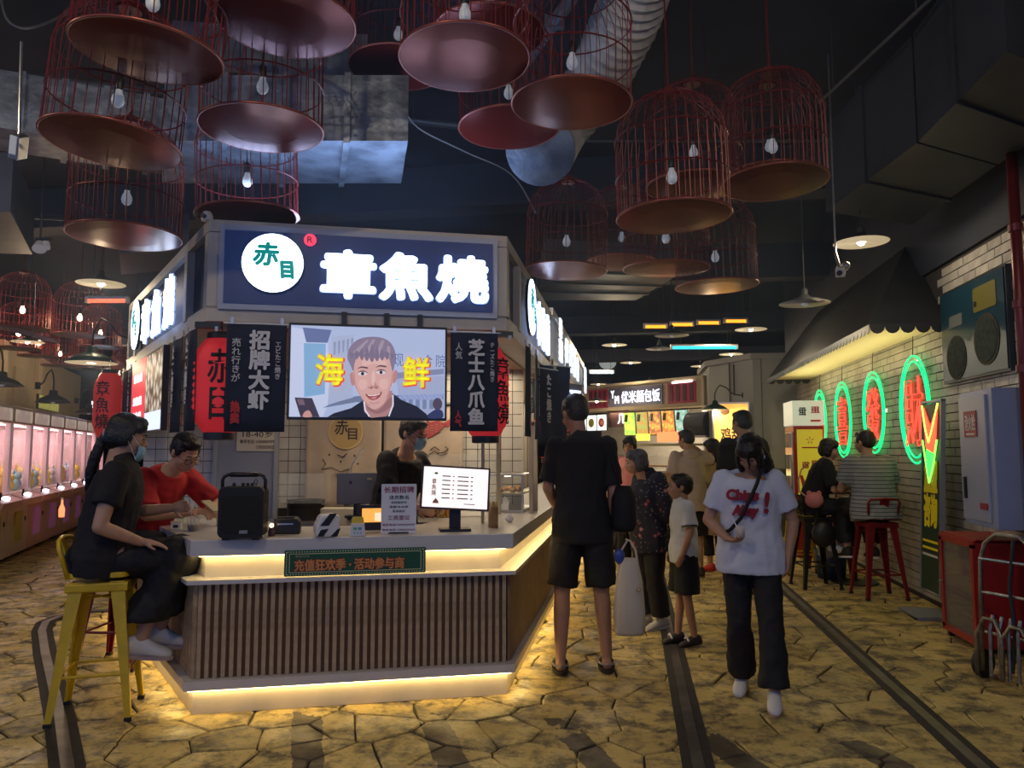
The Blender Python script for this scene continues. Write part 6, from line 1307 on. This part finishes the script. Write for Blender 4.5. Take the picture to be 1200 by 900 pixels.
for x in (-.22, .22): MB().cyl((x - .02, .06, .09), (x + .02, .06, .09), .09, n=24).build('wheel', M_dark, tr, bevel=.008)
MB().tube([(.05, .03, .90), (.03, .0, .6), (.06, -.01, .35), (.04, -.03, .1)], .012, 6).build('black_strap', M_dark, tr)
ft = thing('floor_tray', 'pale metal plate lying at the foot of the brick wall', 'plate', (2.55, 7.35, 0)); MB().box((0, 0, .008), (.30, .30, .012)).build('plate', mat('frame_bluegrey'), ft); MB().box((0, -.14, .02), (.30, .012, .02)).build('lip', mat('frame_bluegrey'), ft)
# ---------------------------------------------------------------- people
K_black = mat('black_jersey', (.010, .010, .013), .85); K_blackp = mat('black_trousers', (.008, .008, .010), .8); K_white = mat('white_tee', (.56, .60, .72), .85); K_redt = mat('red_tee', (.42, .015, .02), .8)
K_pink = mat('coral_top', (.70, .26, .24), .8); K_beige = mat('beige_hoodie', (.62, .50, .42), .85); K_shoe = mat('white_shoe', (.62, .62, .60), .5); K_gum = mat('gum_sole', (.40, .26, .14), .6); K_dshoe = mat('dark_shoe', (.03, .022, .018), .6)
K_greyhair = mat('grey_hair', (.10, .10, .115), .5, var=.6, vscale=50, bump=.4); K_brownhair = mat('brown_black_hair', (.018, .012, .010), .45, var=.5, vscale=60, bump=.4)
def stripes():
    m = D.materials.new('striped_knit'); m.use_nodes = True; nt = m.node_tree; b = nt.nodes['Principled BSDF']; tc = nt.nodes.new('ShaderNodeTexCoord'); sp = nt.nodes.new('ShaderNodeSeparateXYZ'); nt.links.new(tc.outputs['Object'], sp.inputs[0])
    mu = nt.nodes.new('ShaderNodeMath'); mu.operation = 'MULTIPLY'; mu.inputs[1].default_value = 26; nt.links.new(sp.outputs[2], mu.inputs[0]); fr = nt.nodes.new('ShaderNodeMath'); fr.operation = 'FRACT'; nt.links.new(mu.outputs[0], fr.inputs[0])
    r = nt.nodes.new('ShaderNodeValToRGB'); r.color_ramp.interpolation = 'CONSTANT'; e = r.color_ramp.elements; e[0].color = (.10, .12, .15, 1); e[1].position = .34; e[1].color = (.42, .43, .42, 1); a = e.new(.46); a.color = (.22, .23, .25, 1); a = e.new(.80); a.color = (.42, .43, .42, 1); a = e.new(.9); a.color = (.10, .12, .15, 1)
    nt.links.new(fr.outputs[0], r.inputs[0]); nt.links.new(r.outputs[0], b.inputs['Base Color']); b.inputs['Roughness'].default_value = .85; return m
def floral():
    m = D.materials.new('floral_cloth'); m.use_nodes = True; nt = m.node_tree; b = nt.nodes['Principled BSDF']; tc = nt.nodes.new('ShaderNodeTexCoord'); L = nt.links
    def vor(sc, lo, hi, c, prev):
        v = nt.nodes.new('ShaderNodeTexVoronoi'); v.inputs['Scale'].default_value = sc; ns = nt.nodes.new('ShaderNodeTexNoise'); ns.inputs['Scale'].default_value = sc * 3; ad = nt.nodes.new('ShaderNodeMath'); ad.operation = 'MULTIPLY_ADD'; ad.inputs[1].default_value = .28
        L.new(tc.outputs['Object'], v.inputs['Vector']); L.new(tc.outputs['Object'], ns.inputs['Vector']); L.new(ns.outputs[0], ad.inputs[0]); L.new(v.outputs[0], ad.inputs[2])
        r = nt.nodes.new('ShaderNodeValToRGB'); r.color_ramp.elements[0].position = lo; r.color_ramp.elements[1].position = hi; r.color_ramp.elements[0].color = (1, 1, 1, 1); r.color_ramp.elements[1].color = (0, 0, 0, 1); L.new(ad.outputs[0], r.inputs[0])
        mx = nt.nodes.new('ShaderNodeMixRGB'); L.new(r.outputs[0], mx.inputs[0]); mx.inputs[2].default_value = (*c, 1)
        if isinstance(prev, tuple): mx.inputs[1].default_value = (*prev, 1)
        else: L.new(prev, mx.inputs[1])
        return mx.outputs[0]
    c = vor(13, .34, .37, (.30, .07, .09), (.012, .012, .03)); c = vor(13, .24, .27, (.42, .25, .24), c); c = vor(30, .30, .34, (.20, .22, .26), c)
    L.new(c, b.inputs['Base Color']); b.inputs['Roughness'].default_value = .8; return m
def cap(m, pts, r, n=8): m.tube(pts, r, n)
# 1 woman in the white printed T-shirt, walking and looking down at her cup
j = dict(head=(.02, -.085, 1.575), neck=(.005, -.01, 1.44), elR=(-.27, -.02, 1.13), wrR=(-.13, -.22, 1.035), elL=(.27, .04, 1.13), wrL=(.235, -.07, .92),
         knL=(.12, -.14, .50), anL=(.13, -.20, .10), knR=(-.085, -.03, .48), anR=(-.085, .13, .10), toeL=(.05, -1, -.10), toeR=(-.1, -1, -.2), hipL=(.09, -.01, .90), hipR=(-.09, 0, .90))
def hair_w(h, hp, Rh, s):
    h.ball(hp(0, -.055, .055), (.078 * s, .055 * s, .055 * s), M=Rh); h.ball(hp(-.066, -.045, -.03), (.022 * s, .045 * s, .09 * s), M=Rh); h.ball(hp(.066, -.035, -.03), (.026 * s, .05 * s, .09 * s), M=Rh)
    h.ball(hp(0, .05, -.02), (.088 * s, .07 * s, .10 * s), M=Rh, n=16, m=12); h.ball(hp(.07, .04, -.09), (.045 * s, .05 * s, .09 * s), M=Rh); h.tube([hp(.01, -.10, .07), hp(.02, -.115, .0), hp(.015, -.115, -.07)], [.014 * s, .010 * s, .004 * s], 6)
w1, wb, J1, hp1, R1_, s1 = person('woman in white printed T-shirt and black trousers walking toward the viewer', (.70, 4.86), radians(-12), 1.55, j, look=(-.25, .55, 0), top=(K_white, .72, -.13, .016, .046), bottom=(K_blackp, 1.93, .014, .035),
    shoes=(K_shoe, K_gum), hair=hair_w, skin=M_skin2, vox=.0075, hands={'R': ((.75, -.62, -.12), (.0, .1, 1), .55), 'L': ((-.05, -.1, -1), (-1, 0, 0), .35)}, girth=1.04)
kk = 1.55 / 1.7
def wrap(o, R, yc=0.0, sh=None):
    for v in o.data.vertices: v.co.y -= math.sqrt(max(0, R[1] ** 2 * (1 - min(.99, (v.co.x + o.location.x) ** 2 / R[0] ** 2))))
for body, w, h, x, z, it in (('Chips', .190, .085, -.03, 1.185, .1), ('Ahoy', .155, .085, -.015, 1.095, .25), ('!', .036, .125, .105, 1.15, .1)):
    o = txt(body, w, h, mat('tee_print', (.24, .012, .035), .8), w1, (x, -.022, z), 0, .012, italic=it, fat=.0055); wrap(o, (.21, .145))
# cross strap and cup
m = MB(); ax = [(.085, .03, 1.425), (.095, -.045, 1.405), (.085, -.105, 1.36), (.055, -.155, 1.26), (.01, -.178, 1.16), (-.04, -.182, 1.06), (-.10, -.165, .99), (-.165, -.10, .955), (-.185, 0, .95)]
m.tube(ax, .011, 6); m.build('bag_strap', K_blackp, w1, smooth=True)
wl_ = J1['wrR']; c = thing('held_cup', 'small clear cup and straw held by the woman in white', 'cup', (0, 0, 0)); c.rotation_euler = (0, 0, radians(-12)); off = Matrix.Rotation(radians(-12), 3, 'Z') @ (wl_ + V((.085, -.085, .035))); c.location = (.70 + off.x, 4.86 + off.y, off.z)
MB().lathe([(.022, -.02), (.030, .045), (.028, .045), (.020, -.018)], n=16).build('cup', glass('cup_clear', (.85, .85, .85), .45), c, smooth=True); MB().ball((0, 0, .015), (.022, .022, .025)).build('food', mat('cup_food', (.55, .25, .2), .6), c); MB().cyl((.0, 0, .0), (-.06, -.01, .12), .0035, n=6).build('straw', M_white, c)
MB().cyl((0, 0, 0), (.0, 0, .02), .007, n=10).build('earring', M_steel, w1, loc=J1['head'] + V((.078, -.02, -.03)))

# 2 man in black from behind, bag in hand
j = dict(head=(.035, -.075, 1.60), neck=(.01, -.02, 1.45), shL=(.165, 0, 1.40), shR=(-.165, 0, 1.40), elL=(.21, -.03, 1.13), wrL=(.15, -.20, .99), elR=(-.20, .02, 1.10), wrR=(-.20, -.03, .86), hipL=(.09, 0, .9), hipR=(-.09, 0, .9), knL=(.125, -.01, .49), anL=(.14, .03, .09), knR=(-.12, 0, .49), anR=(-.15, -.01, .09))
m2, _, J2, hp2, _, _ = person('tall man in black T-shirt and shorts seen from behind at the counter', (-.34, 5.24), radians(-172), 1.81, j, look=(.35, .25, 0), top=(K_black, .85, -.14, .012, .016), bottom=(K_blackp, .92, .012, .018), shoes=None, hair='short', skin=M_skin2, vox=.0085, girth=1.0, hands={'L': ((-.6, -.7, -.1), (0, 0, -1), .4)})
for S, sd in (('L', 1), ('R', -1)):
    a = J2['an' + S] - V((0, 0, .045)); m = MB(); m.loft([ring(V((a.x, a.y - .05, z)), V((1, 0, 0)), V((0, 1, 0)), r, r * 2.75, 20) for z, r in ((.0, .052), (.028, .054))]); so = m.build('clog_sole', K_dshoe, m2)
    m = MB(); m.loft([ring(V((a.x, a.y + y, .032)), V((1, 0, 0)), V((0, 0, 1)), w, h, 14) for y, w, h in ((-.19, .012, .01), (-.17, .040, .030), (-.12, .053, .045), (-.06, .056, .058), (-.02, .054, .062))]); m.build('clog_upper', K_dshoe, so, smooth=True)
    MB().tube([(a.x - .05, a.y - .03, .05), (a.x - .045, a.y + .04, .055), (a.x, a.y + .075, .055), (a.x + .045, a.y + .04, .055), (a.x + .05, a.y - .03, .05)], .007, 6).build('heel_strap', mat('clog_strap', (.25, .24, .22), .5), so)
bgp = V((.02, 5.18, 0))
tb_ = thing('shopping_bag', 'cream plastic shopping bag hanging beside the tall man in black', 'bag', (-.03, 5.12, .27), radians(8))
m = MB(); rg = []
for z, w, d in ((0, .085, .03), (.02, .098, .045), (.15, .100, .05), (.34, .088, .045), (.44, .065, .03), (.49, .045, .02)): rg.append([V((w * cos(2 * pi * i / 22) * (1 + .05 * sin(5 * i + z * 20)), d * sin(2 * pi * i / 22) * (1 + .12 * sin(3 * i + z * 30)), z)) for i in range(22)])
m.loft(rg).build('bag', mat('bag_cream', (.60, .54, .42), .5, emit=None), tb_, smooth=True); m = MB()
for sx in (-1, 1): m.tube([(sx * .06, 0, .44), (sx * .045, 0, .54), (sx * .01, -.01, .60), (-.02, -.01, .61)], .007, 6)
m.build('handles', mat('bag_cream'), tb_); txt('o', .03, .03, mat('gold_print', (.4, .28, .1), .5), tb_, (.05, -.075, .3), .01, .001)
MB().ball((-.06, 0, .50), (.035, .03, .05)).build('blue_packet', mat('blue_pack', (.04, .08, .35), .4), tb_, smooth=True)
bk = thing('shoulder_bag', 'black bag slung at the right hip of the tall man', 'bag', (-.06, 5.22, .92)); MB().loft([ring(V((0, 0, z)), V((1, 0, 0)), V((0, 1, 0)), w, d, 16) for z, w, d in ((0, .06, .05), (.04, .085, .07), (.22, .08, .065), (.30, .05, .04))]).build('pouch', K_blackp, bk, smooth=True); MB().tube([(-.02, 0, .28), (-.05, -.04, .40), (-.09, -.02, .55)], .010, 6).build('strap', K_blackp, bk)

# 3 old woman in floral blouse
j = dict(pelvis=(0, 0, .93), waist=(0, -.02, 1.08), chest=(0, -.03, 1.25), neck=(0, -.07, 1.43), head=(0, -.14, 1.57), elR=(-.25, .02, 1.13), wrR=(-.13, -.18, 1.02), elL=(.25, .05, 1.12), wrL=(.15, .12, .95), anL=(.09, .06, .09), anR=(-.09, -.02, .09))
person('elderly woman with grey bob hair in dark floral blouse', (.14, 6.6), radians(-62), 1.47, j, look=(-.3, .1, 0), top=(floral(), 1.75, -.20, .022, .04), bottom=(mat('navy_trousers', (.012, .013, .025), .8), 1.92, .02, .02), shoes=(K_shoe, K_shoe), hair='bob', hairmat=K_greyhair, vox=.0085, girth=1.12)
# 4 boy
j = dict(head=(0, -.03, 1.585), elL=(.20, .0, 1.15), wrL=(.19, -.08, .93), elR=(-.20, 0, 1.15), wrR=(-.17, -.08, .93), anL=(.07, .07, .09), anR=(-.06, -.06, .09), shL=(.15, 0, 1.40), shR=(-.15, 0, 1.40))
b4, _, J4, _, _, _ = person('small boy in white T-shirt and black shorts standing in profile', (.38, 6.05), radians(-75), 1.26, j, look=(-.25, -.05, 0), top=(mat('boy_tee', (.55, .58, .60), .85), .8, -.10, .018, .03), bottom=(K_blackp, .92, .022, .03), shoes=(K_dshoe,), hair='short', skin=M_skin2, vox=.0075, girth=.92)
for S in 'LR':
    a = J4['an' + S]; q = MB().tube([(a.x - .045, a.y - .06, .05), (a.x, a.y - .065, .075), (a.x + .045, a.y - .06, .05)], .008, 6).build('sandal_strap', M_white, b4)
    e0, e1 = J4['sh' + S], J4['el' + S]; c0 = e0.lerp(e1, .78); dd = (e1 - e0).normalized(); MB().cyl(c0 - dd * .006, c0 + dd * .006, .0625, n=20).build('sleeve_stripe', M_dark, b4)
txt('5', .05, .07, M_dark, b4, (-.02, -.118, .86), .05, .003)
# 5 man in black behind the woman in white
person('man in black T-shirt seen from behind, right of the orange poster', (1.13, 8.15), radians(-160), 1.84, dict(head=(0, -.03, 1.60)), look=(.2, .1, 0), top=(K_black, .85, -.14, .02, .03), bottom=(K_blackp, 1.9, .02, .02), shoes=(K_dshoe,), hair='short', skin=M_skin2, vox=.010, girth=1.08)
# 6 man in beige
j = dict(elR=(-.30, -.05, 1.33), wrR=(-.10, -.02, 1.50), head=(.02, -.04, 1.60))
m6, _, J6, hp6, _, _ = person('man in pale beige hooded top with one hand on his neck', (.66, 9.25), radians(-165), 1.68, j, look=(.5, .2, 0), top=(K_beige, .75, -.16, .025, .04), bottom=(K_blackp, 1.0, .02, .03), shoes=(K_dshoe,), hair='short', skin=M_skin, vox=.011, hands={'R': ((1, .2, .1), (0, -1, 0), .6)})
m = MB().ball(J6['neck'] + V((0, .06, -.03)), (.10, .06, .07)); h_ = m.build('hood', K_beige, m6, smooth=True)
j = dict(elR=(-.2, -.12, 1.2), wrR=(-.05, -.22, 1.25))
person('dark-haired person in long beige dress and red shoes behind', (.98, 9.75), radians(-140), 1.58, j, look=(.2, .15, 0), top=(mat('beige_dress', (.60, .47, .36), .85), .9, -.45, .03, .05), bottom=(K_blackp, 1.7, .01, .01), shoes=(mat('red_shoe', (.5, .02, .02), .5),), hair='long', vox=.012)
# 7 woman in coral
person('woman in coral top beside the far counter', (-.02, 9.1), radians(-30), 1.60, dict(), look=(.25, .15, .1), top=(K_pink, .8, -.15, .025, .03), bottom=(K_blackp, 1.9, .02, .02), shoes=(K_shoe,), hair='pony', vox=.011)
person('long-haired woman farther along, left of the coral top', (-.30, 10.6), radians(20), 1.62, dict(), look=(.1, .1, 0), top=(mat('pale_top', (.45, .35, .35), .8), .8, -.15, .025, .03), bottom=(K_blackp, 1.9, .02, .02), shoes=(K_dshoe,), hair='long', vox=.013)
person('dark-haired woman half hidden behind the two women', (-.02, 11.6), radians(-10), 1.60, dict(), look=(.2, .1, 0), top=(mat('grey_top', (.25, .22, .25), .8), .8, -.15, .025, .03), bottom=(K_blackp, 1.9, .02, .02), shoes=(K_dshoe,), hair='long', vox=.013)

# 8 kiosk worker with mask
j = dict(pelvis=(0, .04, .93), waist=(0, .02, 1.08), chest=(0, -.04, 1.25), neck=(0, -.10, 1.42), head=(0, -.17, 1.555), shL=(.17, -.07, 1.37), shR=(-.17, -.07, 1.37), elL=(.22, -.15, 1.12), wrL=(.12, -.32, 1.05), elR=(-.22, -.15, 1.12), wrR=(-.12, -.32, 1.05))
def mask(t, hp, s, col=(.28, .50, .62), low=0):
    m = MB(); rg = []
    for z, w, y in ((-.002, .050, -.108), (-.03, .060, -.118), (-.06, .056, -.116), (-.092, .040, -.098)):
        rg.append([hp(w * sin(a), y + .055 * (1 - cos(a)), z + low) for a in [(-1.15 + 2.3 * k / 10) for k in range(11)]] + [hp(w * .93 * sin(a), y + .008 + .055 * (1 - cos(a)), z + low) for a in [(1.15 - 2.3 * k / 10) for k in range(11)]])
    mo = m.loft(rg).build('face_mask', mat('mask_blue', col, .8), t, smooth=True)
    m = MB()
    for sx in (-1, 1): m.tube([hp(.055 * sx, -.085, -.01 + low), hp(.078 * sx, -.02, .02), hp(.083 * sx, .02, .0), hp(.078 * sx, -.02, -.03), hp(.05 * sx, -.08, -.08 + low)], .002, 4)
    m.build('ear_loops', M_white, mo)
w8, _, J8, hp8, _, s8 = person('kiosk worker in black with a pale face mask behind the counter', (-1.72, 5.50), radians(62), 1.72, j, look=(.1, .30, 0), top=(K_black, .85, -.12, .018, .03), bottom=(K_blackp, 1.9, .02, .02), shoes=(K_dshoe,), hair='short', vox=.0085)
mask(w8, hp8, s8)

# 9 seated woman in black, left
SEAT = .90
def seated(seat_z, k, fwd=.42, lean=.06, kneew=.12, foot=.36, drop=.44):
    z = seat_z / k + .085     # pelvis centre just above the seat
    return dict(pelvis=(0, .0, z), waist=(0, -lean * .4, z + .15), chest=(0, -lean, z + .33), neck=(0, -lean * 1.9, z + .51), head=(0, -lean * 2.4 - .02, z + .655), shL=(.17, -lean * 1.6, z + .46), shR=(-.17, -lean * 1.6, z + .46),
                hipL=(.085, -.02, z - .01), hipR=(-.085, -.02, z - .01), knL=(kneew, -fwd, z - .01), knR=(-kneew, -fwd, z - .01), anL=(kneew, -foot, z - drop), anR=(-kneew * .8, -foot + .08, z - drop),
                elL=(.24, -lean - .08, z + .20), elR=(-.24, -lean - .08, z + .20), wrL=(.14, -lean - .30, z + .16), wrR=(-.14, -lean - .30, z + .16))
k = 1.74 / 1.7; j = seated(.77, k, .41, .05, .10, .30, .46)
z = j['pelvis'][2]; j.update(head=(.02, -.10, z + .665), neck=(0, -.04, z + .50), elR=(-.255, -.03, z + .18), wrR=(-.155, -.22, z + .085), elL=(.22, -.12, z + .22), wrL=(.10, -.34, z + .25), knR=(-.10, -.40, z - .03), knL=(.09, -.40, z - .0), anR=(-.08, -.22, z - .46), anL=(.06, -.30, z - .44))
w9, _, J9, hp9, _, s9 = person('woman in black with ponytail and chin mask seated on the yellow stool', (-2.99, 4.03), radians(116), 1.74, j, look=(.10, .25, 0), top=(K_black, .62, -.10, .020, .02), bottom=None, shoes=(K_shoe, mat('mauve_sole', (.35, .28, .28), .5)), hair='pony', vox=.0075, girth=1.02,
    hands={'R': ((.12, -.95, -.16), (.1, -.1, -1), .22)})
mask(w9, hp9, s9, (.25, .42, .60), -.035)
m = MB(); K9 = V((0, J9['knL'].y, J9['knL'].z)); P9 = J9['pelvis']
m.loft([ring(P9 + V((0, .02, .10)), V((1, 0, 0)), V((0, 1, 0)), .155, .125, 24), ring(P9 + V((0, .02, .0)), V((1, 0, 0)), V((0, 1, 0)), .20, .17, 24), ring(P9 + V((0, -.01, -.08)), V((1, 0, 0)), V((0, 1, 0)), .19, .17, 24)])
m.ball(P9 + V((0, -.16, -.02)), (.19, .20, .10), n=20, m=12); m.ball(P9.lerp(K9, .62) + V((0, 0, -.02)), (.19, .20, .115), n=20, m=12); m.ball(K9 + V((0, .0, -.015)), (.20, .135, .12), n=20, m=12)
m.loft([ring(K9 + V((0, .03, 0)), V((1, 0, 0)), V((0, 1, 0)), .17, .09, 24), ring(K9 + V((0, .07, -.18)), V((1, 0, 0)), V((0, 1, 0)), .18, .13, 24), ring(K9 + V((0, .14, -.33)), V((1, 0, 0)), V((0, 1, 0)), .20, .17, 24), ring(K9 + V((0.0, .17, -.36)), V((1, 0, 0)), V((0, 1, 0)), .19, .16, 24)])
sk = m.build('skirt', K_blackp, w9); remesh(sk, .010, 4, .03, .09)
MB().tube([hp9(0, .115, -.02) + V((.03 * cos(a), .0, .03 * sin(a))) for a in [i * pi / 5 for i in range(10)]], .006, 6, closed=True).build('hair_tie', mat('tie_white', (.4, .4, .42), .5), w9)
# 10 seated man in red, left
k = 1.74 / 1.7; j = seated(.77, k, .42, .16, .13, .34, .44); z = j['pelvis'][2]
j.update(neck=(0, -.27, z + .46), head=(0, -.39, z + .565), chest=(0, -.13, z + .31), waist=(0, -.05, z + .15), shL=(.175, -.22, z + .41), shR=(-.175, -.22, z + .41), elL=(.26, -.40, z + .21), wrL=(.07, -.55, z + .22), elR=(-.24, -.36, z + .19), wrR=(-.07, -.54, z + .20))
m10, _, J10, hp10, R10, s10 = person('young man in red T-shirt and glasses leaning over the counter', (-3.28, 4.80), radians(72), 1.74, j, look=(-.15, .50, 0), top=(K_redt, .85, -.10, .020, .03), bottom=(K_blackp, 1.85, .02, .02), shoes=(K_dshoe,), hair='short', vox=.0075, eyes_down=True, hands={'L': ((-.5, -.85, .0), (-.3, .1, -1), .7), 'R': ((.5, -.85, .1), (.3, .1, -1), .7)})
m = MB()
for sx in (-1, 1): m.tube([hp10(.032 * sx + .024 * cos(a), -.108, -.004 + .019 * sin(a)) for a in [i * pi / 8 for i in range(16)]], .0016, 5, closed=True); m.tube([hp10(.056 * sx, -.105, .002), hp10(.079 * sx, -.04, .004), hp10(.080 * sx, .02, .0)], .0016, 5)
m.tube([hp10(-.009, -.110, .0), hp10(.009, -.110, .0)], .0016, 5); m.build('glasses', M_dark, m10)
ph = J10['wrL'].lerp(J10['wrR'], .5) + V((0, -.10, .03)); MB().box(ph, (.07, .13, .008), M=Euler((.5, 0, 0)).to_matrix()).build('snack_paper', mat('snack_paper', (.35, .3, .2), .6), m10)
# 11 seated woman right
k = 1.60 / 1.7; j = seated(.79, k, .40, .10, .10, .30, .44); z = j['pelvis'][2]; j.update(wrL=(.10, -.50, z + .30), elL=(.22, -.26, z + .22), wrR=(-.06, -.50, z + .24), elR=(-.22, -.24, z + .18), head=(0, -.20, z + .635))
w11, _, J11, _, _, _ = person('woman in black with pink crossbody bag seated at the wall table', (1.93, 8.82), radians(78), 1.60, j, look=(0, .25, 0), top=(K_black, .85, -.10, .022, .03), bottom=(K_blackp, 1.85, .02, .02), shoes=(K_shoe,), hair='bob', vox=.009)
m = MB(); m.tube([V(q) * k for q in ((.10, .02, z + .48), (.06, .11, z + .40), (-.02, .145, z + .28), (-.10, .14, z + .16), (-.18, .04, z + .08), (-.19, -.04, z + .06))], .009, 6); m.build('pink_strap', mat('strap_pink', (.55, .30, .30), .6), w11)
pb = thing('pink_bag', 'round pink plush purse at the hip of the seated woman', 'purse', (1.90, 8.60, z * k + .045)); MB().ball((0, 0, .02), (.095, .07, .085), n=16, m=12).build('pouch', mat('purse_pink', (.62, .22, .24), .8), pb, smooth=True)
for sx in (-1, 1): MB().ball((sx * .05, 0, .09), (.028, .02, .03)).build('ear', mat('purse_pink'), pb, smooth=True)
# 12 seated man in striped shirt
k = 1.72 / 1.7; j = seated(.79, k, .42, .06, .13, .34, .44); z = j['pelvis'][2]; j.update(shL=(.195, -.09, z + .45), shR=(-.195, -.09, z + .45), elL=(.27, -.16, z + .18), wrL=(.16, -.36, z + .20), elR=(-.27, -.12, z + .17), wrR=(-.12, -.36, z + .2))
person('man in grey striped polo seated on the dark red stool', (2.42, 8.30), radians(-168), 1.72, j, look=(.35, .1, 0), top=(stripes(), .75, -.12, .022, .03), bottom=(K_blackp, 1.85, .02, .02), shoes=(K_dshoe, M_white), hair='short', skin=M_skin2, vox=.009, girth=1.2)
# orange glowing bottle shape on a claw machine, far left
fe = thing('bottle_glow', 'small orange glowing bottle shape on a claw machine front', 'bottle', tuple(dp(72, 606, 11.6))); MB().lathe([(.04, 0), (.045, .12), (.015, .2), (.015, .26)], n=14).build('body', glow('orange_bottle', (1, .3, .12), 1.2), fe); MB().cyl((0, 0, .26), (0, 0, .29), .02).build('cap', M_white, fe)

# ---------------------------------------------------------------- added upward light in place of sign spill; haze volume in place of lens bloom
lamp('sign_spill_fill', 'AREA', (-1.75, 4.55, 2.90), 20, (.42, .60, 1.0), 1.6, rot=(pi, 0, FA), size_y=.35)
hz = D.materials.new('bloom_haze'); hz.use_nodes = True; hn = hz.node_tree; hn.nodes.clear()
ho_ = hn.nodes.new('ShaderNodeOutputMaterial'); hv = hn.nodes.new('ShaderNodeVolumeScatter'); hv.inputs['Density'].default_value = .017; hv.inputs['Anisotropy'].default_value = .35; hv.inputs['Color'].default_value = (.55, .72, 1, 1)
hn.links.new(hv.outputs[0], ho_.inputs['Volume'])
h = MB().box((-2.0, 4.9, 3.1), (6.6, 5.0, 3.2)).build('haze', hz); tag(h, 'thin bluish haze volume added for the bloom around the lit kiosk sign', 'haze', kind='stuff')
